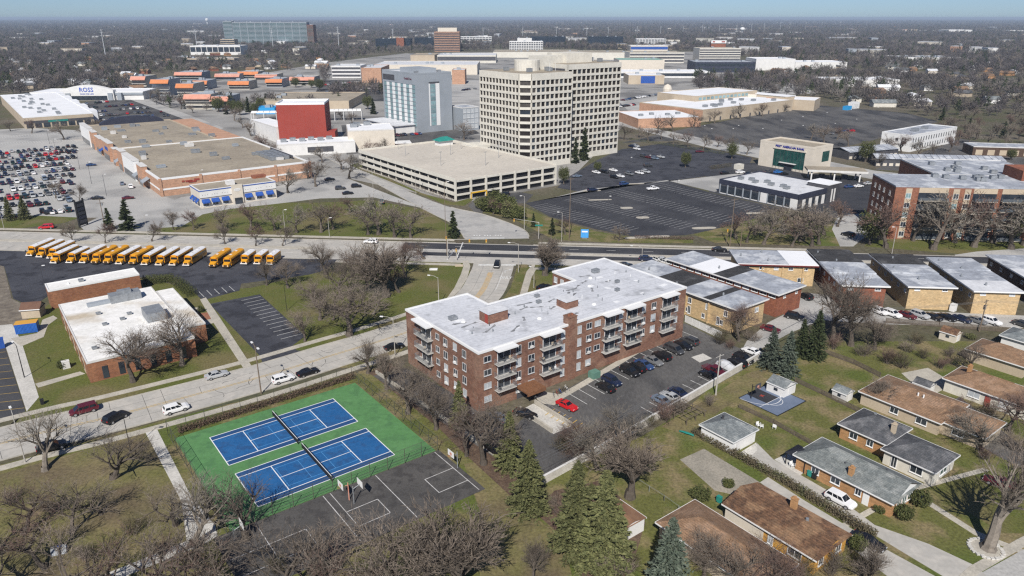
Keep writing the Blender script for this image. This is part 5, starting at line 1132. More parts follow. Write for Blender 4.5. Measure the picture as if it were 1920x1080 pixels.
def hoop(label, px, rz, h=3.05, mp=None, mb_=None):
    r = thing('basketball_hoop', label, 'basketball hoop', tuple(P(*px).xy) + (0,), rz, 'basketball hoops'); m = mp or M_steel
    MB().tube((0, 0, 0), (0, 0, h + .2), .09, .08, 8).build('post', m, r); MB().tube((0, 0, h - .3), (1.2, 0, h + .1), .06, .06, 6).build('arm', m, r)
    b = MB().box(1.2, 1.25, -.9, .9, h - .25, h + .85).build('backboard', mb_ or M_trim, r); MB().box(1.255, 1.265, -.3, .3, h + .05, h + .5).build('target', M_salmon, b)
    rg = MB()
    for k in range(12):
        a0, a1 = 2 * math.pi * k / 12, 2 * math.pi * (k + 1) / 12; rg.tube((1.55 + .23 * math.cos(a0), .23 * math.sin(a0), h), (1.55 + .23 * math.cos(a1), .23 * math.sin(a1), h), .02, .02, 4)
    rg.build('rim', M_orangew, r); return r
hoop('white basketball hoop at the right end of the asphalt court', (858, 878), R(GA + 180)); hoop('white basketball hoop in the middle of the asphalt court', (664, 945), R(GA)); hoop('white basketball hoop under the bare trees', (442, 1025), R(GA)); hoop('white basketball hoop with pinkish post beside the middle hoop', (655, 938), R(GA + 180), mp=M_salmon)
# private basketball pad
SP = thing('sport_pad', 'blue-grey backyard basketball pad with dark key and white arcs', 'sports court', tuple(P(1458, 781).xy) + (0,), R(GA))
MB().box(0, 9.7, 0, 9.0, -.1, .08).build('pad_border', M_black, SP); MB().box(.2, 9.5, .2, 8.8, 0, .086).build('pad', mat('pad_blue', (.13, .165, .235), (.15, .185, .26), .5, rough=.7), SP)
MB().box(2.6, 6.4, 4.2, 8.8, .05, .0905).build('key', mat('pad_dark', (.035, .036, .042), rough=.7), SP)
em = MB(); em.face([(4.5 + (.75 if k % 2 else .28) * math.cos(k * .785 + .3), 6.6 + (.6 if k % 2 else .25) * math.sin(k * .785 + .3), .095) for k in range(8)]); em.build('emblem', M_red, SP)
al = MB()
for k in range(20):
    a0, a1 = math.pi * k / 20, math.pi * (k + 1) / 20
    for rr in (4.4, 1.9):
        yb = 8.6 if rr > 3 else 4.2
        al.face([(4.5 + r2 * math.cos(a), yb - r2 * math.sin(a) * (1.25 if rr > 3 else 1), .094) for r2, a in ((rr, a0), (rr + .09, a0), (rr + .09, a1), (rr, a1))])
al.build('arcs', M_line, SP); MB().box(.2, 9.5, 4.12, 4.2, .05, .0925).build('line', M_line, SP)
hoop('black backyard basketball hoop with clear board', (1408, 748), R(GA - 90), mp=M_black, mb_=M_darkw)
# ================================================================== cars
M_paint = mat('car_paint', (.5, .5, .5), objcol=True, rough=.28, spec=.55); M_tyre = mat('tyre', (.015, .015, .015), rough=.8)
M_rim = mat('rim', (.45, .45, .46), rough=.35, metal=.6); M_lamp = mat('headlamp', (.7, .72, .74), rough=.15, spec=.7); M_tail = mat('tail_lamp', (.35, .015, .015), rough=.25)
M_cglass = mat('car_glass', (.012, .015, .02), rough=.07, spec=.8)
CAR = {
 'sedan': dict(L=4.75, W=1.82, st=[(-2.37, .38, .78, .70), (-2.25, .28, .98, .84), (-1.3, .24, 1.02, .91), (.9, .24, .95, .91), (1.9, .26, .84, .88), (2.3, .3, .72, .76), (2.38, .38, .6, .62)], g=(-1.75, 1.05, -.95, .3, .8, .62, 1.44)),
 'suv': dict(L=4.7, W=1.9, st=[(-2.33, .42, .95, .76), (-2.25, .34, 1.1, .88), (-1.3, .3, 1.12, .95), (.9, .3, 1.08, .95), (1.85, .32, 1.0, .92), (2.25, .36, .85, .82), (2.35, .44, .7, .68)], g=(-2.22, 1.15, -1.9, .35, .84, .68, 1.72)),
 'van': dict(L=5.0, W=1.98, st=[(-2.48, .42, .95, .84), (-2.42, .34, 1.1, .94), (-1.3, .3, 1.1, .98), (1.0, .3, 1.05, .98), (1.9, .32, .98, .94), (2.4, .36, .8, .82), (2.5, .44, .65, .66)], g=(-2.4, 1.7, -2.15, .75, .86, .74, 1.76)),
 'pickup': dict(L=5.6, W=1.98, st=[(-2.8, .5, 1.05, .92), (-2.7, .42, 1.12, .96), (-.6, .38, 1.12, .98), (1.0, .36, 1.12, .98), (2.3, .38, 1.08, .95), (2.7, .42, .95, .9), (2.8, .5, .8, .8)], g=(-.75, 1.35, -.6, .75, .86, .74, 1.85)),
 'coupe': dict(L=4.7, W=1.84, st=[(-2.33, .36, .8, .72), (-2.22, .26, .95, .86), (-1.2, .22, 1.0, .94), (.6, .22, .92, .93), (1.8, .24, .84, .9), (2.25, .28, .72, .8), (2.35, .36, .6, .66)], g=(-1.7, .85, -.75, .1, .78, .6, 1.36)),
}
def car_parts(kind):
    k = CAR[kind]; st = k['st']; B_ = MB(); n = 8
    for x, zb, zt, w in st:
        B_.v += [(x, -w * .85, zb), (x, -w, zb + .16), (x, -w, (zb + zt) / 2 + .1), (x, -w * .93, zt), (x, w * .93, zt), (x, w, (zb + zt) / 2 + .1), (x, w, zb + .16), (x, w * .85, zb)]
    for i in range(len(st) - 1):
        for j in range(n): a, b = i * n + j, i * n + (j + 1) % n; B_.f.append((a, a + n, b + n, b)); B_.m.append(0)
    B_.f.append(tuple(range(n))); B_.m.append(0); e = (len(st) - 1) * n; B_.f.append(tuple(e + j for j in reversed(range(n)))); B_.m.append(0)
    x0, x1, t0, t1, wb, wt, zr = k['g']
    def belt(x):
        for (xa, _, za, _), (xb, _, zb, _) in zip(st, st[1:]):
            if xa <= x <= xb: return za + (zb - za) * (x - xa) / (xb - xa) - .02
        return st[0][2]
    zb0, zb1 = belt(x0), belt(x1); i = len(B_.v)
    wb2 = wb * k['W'] / 1.82 * 1.02; wt2 = wt * k['W'] / 1.82
    B_.v += [(x0, -wb2, zb0), (x1, -wb2, zb1), (x1, wb2, zb1), (x0, wb2, zb0), (t0, -wt2, zr - .05), (t1, -wt2, zr - .03), (t1, wt2, zr - .03), (t0, wt2, zr - .05), ((t0 + t1) / 2, -wt2 * .98, zr), ((t0 + t1) / 2, wt2 * .98, zr)]
    for f in ((0, 1, 5, 8, 4), (1, 2, 6, 5), (2, 3, 7, 9, 6), (3, 0, 4, 7), (4, 8, 9, 7), (8, 5, 6, 9)): B_.f.append(tuple(i + a for a in f)); B_.m.append(0)
    if kind == 'pickup': B_.box(-2.7, -.85, -.84, .84, 1.02, 1.122, 0); 
    Gl = MB(); o = .012
    def pan(a, b, c, d, nrm): Gl.face([tuple(Vector(p) + Vector(nrm) * o) for p in (a, b, c, d)])
    lerp = lambda a, b, t: tuple(Vector(a).lerp(Vector(b), t))
    v = [Vector(q) for q in B_.v[i:i + 8]]
    pan(lerp(lerp(v[1], v[5], .1), lerp(v[2], v[6], .1), .06), lerp(lerp(v[1], v[5], .1), lerp(v[2], v[6], .1), .94), lerp(lerp(v[1], v[5], .93), lerp(v[2], v[6], .93), .94), lerp(lerp(v[1], v[5], .93), lerp(v[2], v[6], .93), .06), (.7, 0, .7))
    pan(lerp(lerp(v[3], v[7], .25), lerp(v[0], v[4], .25), .08), lerp(lerp(v[3], v[7], .25), lerp(v[0], v[4], .25), .92), lerp(lerp(v[3], v[7], .92), lerp(v[0], v[4], .92), .92), lerp(lerp(v[3], v[7], .92), lerp(v[0], v[4], .92), .08), (-.8, 0, .5))
    for s_, (a, b, c, d) in ((-1, (0, 1, 5, 4)), (1, (3, 2, 6, 7))):
        for f0, f1 in ((.06, .36), (.4, .66), (.69, .95)) if kind in ('suv', 'van') else ((.08, .5), (.54, .93)):
            q = [lerp(lerp(v[a], v[b], f0), lerp(v[d], v[c], f0), .14), lerp(lerp(v[a], v[b], f1), lerp(v[d], v[c], f1), .14), lerp(lerp(v[a], v[b], f1), lerp(v[d], v[c], f1), .86), lerp(lerp(v[a], v[b], f0), lerp(v[d], v[c], f0), .86)]
            pan(*(q if s_ < 0 else q[::-1]), (0, s_, .2))
    hl, tl = [], []
    xf, xr = st[-2], st[1]
    for s_ in (-1, 1):
        hl.append(MB().box(xf[0] - .22, xf[0] + .06, s_ * xf[3] * .72 - .17, s_ * xf[3] * .72 + .17, xf[2] - .16, xf[2] - .01))
        tl.append(MB().box(xr[0] - .1, xr[0] + .1, s_ * xr[3] * .8 - .14, s_ * xr[3] * .8 + .14, xr[2] - .26, xr[2] - .06))
    wheel_r = .34 if kind in ('sedan', 'coupe') else .38
    wx = (k['L'] / 2 - .95, -k['L'] / 2 + .98); wy = k['W'] / 2 - .1
    return B_, Gl, hl, tl, wheel_r, wx, wy
def wheel_mb(r): 
    t, c = MB(), MB(); t.tube((0, -.11, 0), (0, .11, 0), r, r, 14); c.tube((0, -.125, 0), (0, .125, 0), r * .62, r * .62, 10); return t, c
CM = {}
for kd in CAR:
    b_, g_, hl, tl, wr, wx, wy = car_parts(kd); t_, c_ = wheel_mb(wr)
    CM[kd] = dict(body=b_.mesh('body', M_paint), glass=g_.mesh('windows', M_cglass), hl=[h.mesh('headlight', M_lamp) for h in hl], tl=[h.mesh('tail_light', M_tail) for h in tl], tyre=t_.mesh('wheel', M_tyre), rim=c_.mesh('rim', M_rim), wr=wr, wx=wx, wy=wy)
    one = MB()
    def addm(mb, mi, off=(0, 0, 0)):
        i = len(one.v); one.v += [(p[0] + off[0], p[1] + off[1], p[2] + off[2]) for p in mb.v]; one.f += [tuple(a + i for a in f) for f in mb.f]; one.m += [mi] * len(mb.f)
    addm(b_, 0); addm(g_, 1)
    for h in hl: addm(h, 3)
    for h in tl: addm(h, 4)
    for x in wx:
        for s_ in (-1, 1): addm(t_, 2, (x, s_ * wy, wr))
    CM[kd]['one'] = one.mesh('car', [M_paint, M_cglass, M_tyre, M_lamp, M_tail])
COLS = {'black': (.012, .012, .014), 'dark grey': (.05, .052, .056), 'grey': (.16, .165, .17), 'silver': (.42, .43, .44), 'white': (.78, .78, .78), 'blue': (.025, .06, .16), 'navy': (.014, .022, .055), 'red': (.5, .015, .02), 'maroon': (.1, .012, .02), 'steel blue': (.14, .18, .24), 'bright blue': (.03, .16, .45), 'dark green': (.012, .03, .028), 'tan': (.35, .28, .2)}
def car(kind, col, px, heading, label, group=None, near=True, cat='car', z=None):
    p = P(px[0], px[1], .6); zz = .075 if z is None else z; c = CM[kind]; hd = R(heading)
    nm = {'sedan': 'sedan_car', 'suv': 'suv_car', 'van': 'minivan', 'pickup': 'pickup_truck', 'coupe': 'coupe_car'}[kind]
    if not near:
        o = link(nm, c['one'], None, (p.x, p.y, zz), hd); o.color = (*COLS[col], 1); return tag(o, label, cat, group)
    r = thing(nm, label, cat, (p.x, p.y, zz), hd, group); b = link('body', c['body'], r); b.color = (*COLS[col], 1); link('windows', c['glass'], r)
    for h in c['hl']: link('headlight', h, r)
    for h in c['tl']: link('tail_light', h, r)
    for x in c['wx']:
        for s_ in (-1, 1): w = link('wheel', c['tyre'], r, (x, s_ * c['wy'], c['wr'])); link('rim', c['rim'], w)
    return r
SG = 'cars on the side street'
car('sedan', 'silver', (406, 703), GA, 'silver sedan driving on the side street in front of the school building', SG)
car('suv', 'white', (531, 711), GA, 'white SUV beside the tall street lamp on the side street', SG)
car('sedan', 'black', (577, 698), GA + 3, 'black sedan just ahead of the white SUV by the lamp', SG)
car('suv', 'white', (330, 767), GA, 'white SUV on the side street just above the park path', SG)
car('suv', 'black', (217, 783), GA + 28, 'black SUV turning in the middle of the side street', SG)
car('van', 'maroon', (157, 769), GA + 180, 'maroon minivan at the far kerb of the side street', SG)
car('suv', 'black', (97, 838), GA, 'black car half hidden by a bare tree at the near kerb', SG)
car('sedan', 'black', (739, 650), GA - 4, 'black car parked at the left end of the brown apartment block', SG)
car('suv', 'black', (932, 497), -95, 'black car waiting at the stop line of the crossing')
car('coupe', 'red', (1063, 760), -46, 'bright red coupe beside the yellow hatching', 'cars in the apartment lot')
AG = 'cars in the apartment lot'
row = [('sedan', 'black', (1135, 726)), ('suv', 'navy', (1147, 715)), ('suv', 'black', (1181, 697)), ('suv', 'black', (1193, 690)), ('sedan', 'blue', (1208, 684)), ('sedan', 'grey', (1225, 677)), ('suv', 'black', (1241, 668)), ('van', 'dark grey', (1264, 656)), ('sedan', 'black', (1281, 648)), ('suv', 'dark grey', (1293, 640))]
for i, (k_, c_, px_) in enumerate(row): car(k_, c_, px_, -53 if i % 3 else 127, f'{c_} {k_ if k_ != "suv" else "SUV"}, {ORD[i]} from the bottom in the row along the brown apartment block', AG)
row = [('sedan', 'steel blue', (1242, 752)), ('sedan', 'silver', (1257, 744)), ('sedan', 'navy', (1274, 737)), ('sedan', 'black', (1330, 703)), ('pickup', 'maroon', (1340, 696)), ('suv', 'black', (1382, 681)), ('suv', 'black', (1394, 673)), ('sedan', 'white', (1409, 659))]
for i, (k_, c_, px_) in enumerate(row): car(k_, c_, px_, 127 if i % 2 else -53, f'{c_} {k_}, {ORD[i]} from the bottom in the row along the white wall'.replace('suv', 'SUV'), AG)
# car under a pale cover
cc = thing('covered_car', 'car under a pale grey cover by the white wall', 'car', tuple(P(1362, 690).xy) + (0.05,), R(-53), AG); cv = MB()
for x, zb, w in ((-2.4, .75, .8), (-2.1, 1.05, .95), (-1.2, 1.5, .9), (.3, 1.48, .9), (1.1, 1.08, .95), (2.1, .9, .92), (2.4, .6, .75)): cv.v += [(x, -w - .06, .12), (x, -w * .95, zb * .65), (x, -w * .6, zb), (x, w * .6, zb), (x, w * .95, zb * .65), (x, w + .06, .12)]
for i in range(6):
    for j in range(5): a = i * 6 + j; cv.f.append((a, a + 6, a + 7, a + 1)); cv.m.append(0)
cv.f += [tuple(range(6)), tuple(36 + j for j in reversed(range(6)))]; cv.m += [0, 0]; cv.build('cover', mat('car_cover', (.55, .56, .58), (.45, .46, .48), 1.5, rough=.7), cc, smooth=True)
car('sedan', 'dark grey', (905, 785), 127, 'dark car behind the bushes at the near corner of the brown block', AG); car('sedan', 'black', (985, 776), -30, 'black car half hidden by a bush left of the ramp', AG); car('sedan', 'steel blue', (935, 783), 127, 'blue-grey car behind a conifer near the ramp', AG); car('suv', 'black', (930, 845), -50, 'black car between the conifers below the block', AG)
row = [('suv', 'white', 1648, 584), ('suv', 'white', 1673, 589), ('sedan', 'maroon', 1701, 591), ('suv', 'silver', 1725, 591), ('sedan', 'black', 1750, 594), ('sedan', 'black', 1776, 595), ('sedan', 'navy', 1803, 598), ('sedan', 'grey', 1832, 601), ('suv', 'white', 1859, 603)]
for i, (k_, c_, x, y) in enumerate(row): car(k_, c_, (x, y), -60 if i < 4 else -62, f'{c_} {"SUV" if k_ == "suv" else k_}, {ORD[i]} from the left behind the yellow town houses', 'cars behind the town houses')
car('suv', 'black', (1510, 556), 110, 'black car beside the red brick town-house end', 'cars behind the town houses'); car('suv', 'black', (1490, 594), -35, 'black SUV with a white hood patch below the red brick town-house', 'cars behind the town houses'); car('sedan', 'maroon', (1445, 617), -40, 'maroon car behind bare shrubs at the town-house lane', 'cars behind the town houses'); car('sedan', 'dark grey', (1918, 608), -62, 'dark car at the right edge of the town-house lane', 'cars behind the town houses')
car('suv', 'white', (1576, 938), -53, 'white SUV on the long driveway beside the green-grey house'); car('sedan', 'black', (1628, 1016), -50, 'black car in front of the brown-roofed house'); car('sedan', 'maroon', (1875, 905), 140, 'dark red car behind the big bare tree at right')
car('suv', 'navy', (1212, 486), -6, 'dark SUV parked on the near side of the avenue behind the apartment roof'); car('sedan', 'silver', (1243, 487), -6, 'silver sedan parked behind the dark SUV on the avenue'); car('sedan', 'black', (1349, 468), -6, 'black sedan driving on the right part of the avenue'); car('suv', 'white', (695, 453.5), 174, 'white car with dark roof driving on the far lane left of the crossing'); car('van', 'red', (87, 426), 200, 'red van turning off the avenue at the far left'); car('sedan', 'black', (1020, 538), 37, 'black car parked by the rear wing of the apartment block'); car('suv', 'black', (1590, 440), 120, 'black car in the drive left of the balcony block'); car('sedan', 'black', (1172, 497), -6, 'dark car roof peeping over the apartment roof edge')
# mid-distance single cars
OG = 'cars in the office lots'
for k_, c_, x, y, h, l in (('suv', 'navy', 1111, 356, 20, 'dark SUV in the aisle beside the dark front lot'), ('suv', 'blue', 1170, 345, 30, 'blue SUV at the edge of the dark front lot'), ('pickup', 'white', 1224, 354, 20, 'white pickup with dark bed alone in the dark front lot'), ('suv', 'dark grey', 1215, 310, 10, 'dark van in the middle of the office lot'), ('sedan', 'maroon', 1312, 284, 5, 'maroon car by the office lot hedge'), ('sedan', 'steel blue', 1082, 330, 20, 'blue-grey car beside the office tower entrance'), ('suv', 'black', 945, 364, 200, 'black car at the garage entrance'), ('sedan', 'black', 652, 362, 20, 'black car at the corner of the access road'), ('suv', 'black', 668, 349, 15, 'black SUV in the small lot left of the access road'), ('suv', 'dark grey', 638, 353, 15, 'dark SUV, left one in the small lot by the access road'), ('suv', 'dark green', 716, 379, 100, 'black car by the lawn of the access road')): car(k_, c_, (x, y), h, l, OG, near=False)
for i, (c_, x, y) in enumerate((('white', 1118, 323), ('black', 1134, 322), ('white', 1150, 319), ('black', 1152, 332), ('white', 1163, 330), ('grey', 1180, 326), ('white', 1199, 324), ('silver', 1211, 322), ('navy', 1185, 274), ('silver', 1192, 274), ('white', 1194, 279), ('dark grey', 1207, 293), ('maroon', 1217, 295), ('steel blue', 1228, 297), ('silver', 1239, 294))):
    car('suv' if i % 2 else 'sedan', c_, (x, y), -53, f'{c_} car, {ORD[i]} of the cars parked across the office lot', OG, near=False)
for i, (c_, x, y) in enumerate((('black', 1359, 324), ('white', 1388, 323), ('black', 1404, 326), ('white', 1418, 328), ('dark grey', 1440, 322), ('bright blue', 1459, 323), ('black', 1470, 326))):
    car('suv' if i % 2 else 'sedan', c_, (x, y), 20, f'{c_} car, {ORD[i]} from the left in front of the bank', 'cars at the bank', near=False)
for i, (c_, x, y) in enumerate((('blue', 1592, 350), ('white', 1610, 349), ('silver', 1628, 344))): car('sedan', c_, (x, y), 20, f'{c_} car, {ORD[i]} from the left beside the drive-through canopy', 'cars at the bank', near=False)
for i, (c_, x, y, h) in enumerate((('navy', 137, 282, 20), ('blue', 171, 309, 30), ('steel blue', 229, 344, 120), ('white', 245, 350, 120), ('maroon', 240, 371, 30), ('black', 183, 371, 20), ('black', 618, 336, 30))): car('van' if c_ == 'white' else 'sedan', c_, (x, y), h, f'{c_} car, {ORD[i]} from the back along the drive beside the brick store', 'cars along the store drive', near=False)
# the big store lot: rows of parked cars
rc = random.Random(5)
PAL = ['black', 'black', 'navy', 'dark grey', 'grey', 'silver', 'white', 'white', 'blue', 'silver', 'steel blue', 'dark green', 'black', 'white', 'grey', 'navy', 'silver', 'dark grey', 'white', 'maroon', 'black', 'navy', 'red']
def lot_row(a, b, n, where, grp, skip=.12, hd=None, pal=PAL):
    A_, B_2 = P(*a, .6), P(*b, .6); d = B_2 - A_; hd = hd if hd is not None else math.degrees(math.atan2(d.y, d.x)) + 90; k = 0
    for i in range(n):
        if rc.random() < skip: continue
        p = A_.lerp(B_2, (i + .5) / n); q = proj(p); c_ = rc.choice(pal)
        car(rc.choice(['sedan', 'suv', 'suv', 'sedan', 'van']), c_, q, hd + rc.choice([0, 180]) + rc.uniform(-2, 2), f'{c_} car, {ORD[k]} from left, {where}', grp, near=False); k += 1
LG = 'cars in the store lot'
ci_ = 0
for k in range(10):
    for s_ in (0, 5.0):
        base_ = P(128, 394, .6) + W_ * (18.5 * k + s_) + U_ * (2.8 * k); j = 0; ci_ += 1
        for i in range(26):
            p = base_ - U_ * 2.75 * i; q = proj(p)
            if q[0] < -12 or q[1] < 262: break
            if q[0] > 160: continue
            if rc.random() < (.2 if 2 < k < 9 else .3): continue
            c_ = rc.choice(PAL); j += 1
            car(rc.choice(['sedan', 'suv', 'suv', 'sedan', 'van']), c_, q, GA + 90 + rc.choice([0, 180]) + rc.uniform(-2, 2), f'{c_} car, {ordn(j - 1)} from right, {ordn(ci_ - 1)} row from front, store lot', LG, near=False)
car('suv', 'black', (95, 399), 10, 'black SUV alone at the front edge of the store lot', LG, near=False)
FG = 'cars in the far discount store lot'
for i, (a, b, n) in enumerate((((133, 196), (165, 194), 6), ((178, 193), (208, 190), 5), ((136, 204), (185, 201), 9), ((196, 200), (250, 196), 9), ((142, 211), (200, 208), 11), ((215, 206), (280, 202), 10), ((150, 219), (222, 214), 14), ((235, 213), (305, 209), 10), ((160, 227), (250, 220), 15), ((262, 219), (325, 216), 9))): lot_row(a, b, n, f'{ORD[i]} row from back, far discount store lot', FG, .2)
MG = 'cars in the far mall lots'
for i, (a, b, n) in enumerate((((600, 160), (690, 152), 16), ((610, 172), (700, 166), 16), ((860, 170), (893, 166), 6), ((1160, 200), (1190, 196), 8), ((1165, 188), (1240, 176), 14), ((1250, 185), (1300, 178), 10), ((650, 262), (700, 255), 7), ((720, 256), (790, 250), 10), ((1545, 252), (1600, 245), 7))): lot_row(a, b, n, f'{ORD[i]} row of the far mall lots', MG, .2)
# ================================================================== school buses
M_by = mat('bus_yellow', (.72, .34, .015), (.66, .3, .012), 1, rough=.4, spec=.5); M_bw = mat('bus_white_roof', (.76, .76, .78), (.68, .68, .7), .8, rough=.5)
def bus_proto(L, short, white):
    r = thing('school_bus', '', 'school bus'); W = 1.2; hz = 1.0 if not short else .95
    f = L / 2 - (1.7 if not short else 1.1)
    b = MB().box(-L / 2, f, -W, W, .75, 2.35); b.box(-L / 2 + .1, f - .1, -W + .1, W - .1, .35, .75)
    b.build('body', M_by, r)
    rf = MB(); n = 8; prof = [(W * math.cos(math.pi * k / n) * 1.0, 2.35 + .75 * math.sin(math.pi * k / n) ** .6) for k in range(n + 1)]
    for k in range(n): (y0, z0), (y1, z1) = prof[k], prof[k + 1]; rf.face([(-L / 2, y0, z0), (f - .05, y0, z0), (f - .05, y1, z1), (-L / 2, y1, z1)][::-1], 1 if white and .5 < k < n - 1.5 else 0)
    rf.face([(f - .05, y, z) for y, z in prof]); rf.face([(-L / 2, y, z) for y, z in reversed(prof)]); rf.build('roof', [M_by, M_bw], r)
    h = MB(); x1 = L / 2; h.v += [(f, -1.05, .5), (x1, -.95, .55), (x1, .95, .55), (f, 1.05, .5), (f, -1.0, 1.6), (x1 - .1, -.8, 1.3), (x1 - .1, .8, 1.3), (f, 1.0, 1.6)]
    h.f += [(0, 1, 5, 4), (1, 2, 6, 5), (2, 3, 7, 6), (4, 5, 6, 7), (3, 2, 1, 0)]; h.m += [0] * 5; h.build('hood', M_by, r)
    MB().box(f, f + .03, -1.0, 1.0, 1.65, 2.35).build('windscreen', M_cglass, r); MB().box(f - .1, f + .06, -.75, .75, 2.5, 2.85).build('header_sign', M_by, r)
    for s_ in (-1, 1): MB().box(f - .05, f + .1, s_ * .9 - .13, s_ * .9 + .13, 2.55, 2.8).build('warning_lamp', M_tail, r)
    MB().box(x1, x1 + .15, -1.1, 1.1, .4, .65).build('bumper', M_black if not white else M_trim, r); MB().box(x1 - .06, x1 + .02, -.5, .5, .7, 1.15).build('grille', M_black, r)
    for s_ in (-1, 1): MB().box(x1 - .1, x1 + .01, s_ * .72 - .12, s_ * .72 + .12, .75, 1.0).build('headlight', M_lamp, r)
    nw = int((L - 2.2) / .85)
    for s_ in (-1, 1):
        for k in range(nw): x = -L / 2 + .5 + k * .85; MB().box(x, x + .68, s_ * W - .02, s_ * W + .02, 1.6, 2.25).build('window', M_cglass, r)
        st_ = MB().box(-L / 2, f, s_ * W - .015, s_ * W + .015, 1.1, 1.18); st_.box(-L / 2, f, s_ * W - .015, s_ * W + .015, 1.4, 1.47); st_.build('rub_rail', M_black, r)
        mi = MB().tube((f, s_ * 1.2, 2.0), (f + .9, s_ * 1.45, 1.7), .03, .03, 5); mi.box(f + .8, f + 1.0, s_ * 1.45 - .14, s_ * 1.45 + .14, 1.45, 1.85); mi.build('mirror', M_black, r)
    for x in (L / 2 - 1.0, -L / 2 + 2.6):
        for s_ in (-1, 1): t_, c_ = wheel_mb(.5); w_ = t_.build('wheel', M_tyre, r, loc=(x, s_ * 1.05, .5)); c_.build('rim', M_rim, w_)
    for x in (-L * .25, L * .1): MB().box(x - .35, x + .35, -.35, .35, 3.08, 3.16).build('roof_hatch', M_bw if not white else M_coping, r)
    return r
BP = {}
BL = [(55, 482, 0, 1), (74, 484.7, 0, 1), (94, 487, 0, 1), (100.5, 496, 0, 1), (130, 495.5, 2, 1), (154.6, 495.6, 0, 1), (176.4, 497, 0, 0), (199, 497, 0, 0), (222.8, 497.7, 0, 1), (246.7, 498.4, 0, 0), (270.7, 499, 0, 1), (297.4, 499.8, 0, 1), (323, 500, 0, 1), (349, 500.5, 0, 1), (397.6, 503.3, 0, 0), (423, 504.4, 0, 0), (457.4, 497.7, 1, 1), (482, 497.7, 1, 1), (505, 498.4, 1, 1)]
LEN = {0: 11.2, 1: 6.8, 2: 9.0}
for i, (x, y, k_, w_) in enumerate(BL):
    key = (k_, w_)
    if key not in BP: o = BP[key] = bus_proto(LEN[k_], k_ == 1, w_)
    else: o = copy_tree(BP[key])
    p = P(x, y); d = udir(AANG - 90); c = p - d * (LEN[k_] / 2); o.location = (c.x, c.y, .06); o.rotation_euler = (0, 0, R(AANG - 90))
    o['label'] = f'{"short " if k_ == 1 else ""}yellow school bus with {"white" if w_ else "yellow"} roof, {ORD[i]} from the left in the row'; o['group'] = 'school buses in the bus lot'
# ================================================================== trees
M_bark = mat('bark', (.125, .105, .085), (.085, .07, .058), 2, rough=.95, hue=.25)
M_barkp = mat('pale_bark', (.23, .2, .165), (.15, .13, .11), 2, rough=.95, hue=.15)
M_twig = mat('twigs', (.205, .168, .135), (.14, .115, .094), .7, rough=.95, hue=.3)
M_twigr = mat('red_twigs', (.16, .108, .088), (.12, .08, .066), .7, rough=.95, hue=.2)
M_twigp = mat('pale_twigs', (.235, .21, .175), (.16, .14, .115), .7, rough=.95, hue=.2)
M_needle = mat('olive_needles', (.125, .13, .05), (.075, .085, .034), 1.2, c3=(.15, .15, .065), scale3=2.5, rough=.9, hue=.18)
M_needleb = mat('blue_needles', (.085, .108, .078), (.06, .078, .058), 1.2, c3=(.13, .15, .115), scale3=2.5, rough=.9, hue=.15)
M_needled = mat('dark_needles', (.045, .062, .024), (.03, .044, .018), 1.2, c3=(.075, .085, .035), scale3=2.5, rough=.9, hue=.2)
M_woodt = mat('wood_twigs', (.115, .1, .096), (.08, .07, .07), .02, c3=(.15, .135, .12), scale3=.006, rough=.95, hue=.35)
M_leaf = mat('evergreen_leaves', (.075, .088, .026), (.05, .062, .02), 1.5, c3=(.11, .11, .04), scale3=3, rough=.85, hue=.2)
M_hedge = mat('dry_hedge', (.13, .105, .07), (.09, .078, .045), 1.5, c3=(.1, .1, .05), scale3=.5, rough=.95, hue=.15)
class TB:
    """collects limb tubes and twig ribbons"""
    def __init__(s, seed): s.r = random.Random(seed); s.limb = MB(); s.tw = MB()
    def seg(s, a, b, r0, r1, n): s.limb.tube(a, b, r0, r1, n, cap=False)
    def ribbon(s, a, b, w):
        d = b - a; v = Vector((s.r.uniform(-1, 1), s.r.uniform(-1, 1), s.r.uniform(-1, 1))); p = d.cross(v)
        if p.length < 1e-6: return
        p = p.normalized() * w; i = len(s.tw.v); s.tw.v += [tuple(a - p), tuple(a + p), tuple(b)]; s.tw.f.append((i, i + 1, i + 2)); s.tw.m.append(0)
    def grow(s, p, d, L, rad, lev, maxlev, nb, up, spread, tw):
        r = s.r; n = 3 if lev < 2 else 2; pts = [p]; dd = d.copy()
        for k in range(n):
            dd = (dd + Vector((r.gauss(0, .13), r.gauss(0, .13), r.gauss(0, .1) + up * .06))).normalized(); pts.append(pts[-1] + dd * L / n)
        for k in range(n):
            ra, rb_ = rad * (1 - .55 * k / n), rad * (1 - .55 * (k + 1) / n)
            if lev <= 2: s.seg(pts[k], pts[k + 1], ra, rb_, (7, 5, 4)[lev])
            else: s.ribbon(pts[k], pts[k + 1] + (pts[k + 1] - pts[k]) * .15, max(ra, tw))
        if lev >= maxlev: return
        m = nb[lev]
        for k in range(m):
            t = r.uniform(.3, 1) if lev else r.uniform(.45, 1); f = t * n; i = min(int(f), n - 1); q = pts[i].lerp(pts[i + 1], f - i)
            az = r.uniform(0, 2 * math.pi); base = (pts[i + 1] - pts[i]).normalized(); o = base.orthogonal().normalized(); w = base.cross(o)
            side = o * math.cos(az) + w * math.sin(az); an = r.gauss(spread, .16)
            nd = (base * math.cos(an) + side * math.sin(an) + Vector((0, 0, up * .35))).normalized()
            if nd.z < -.25: nd.z = -.1; nd.normalize()
            s.grow(q, nd, L * r.uniform(.5, .78) * (1.15 if lev == 0 else 1), rad * .5 * r.uniform(.7, 1), lev + 1, maxlev, nb, up, spread, tw)
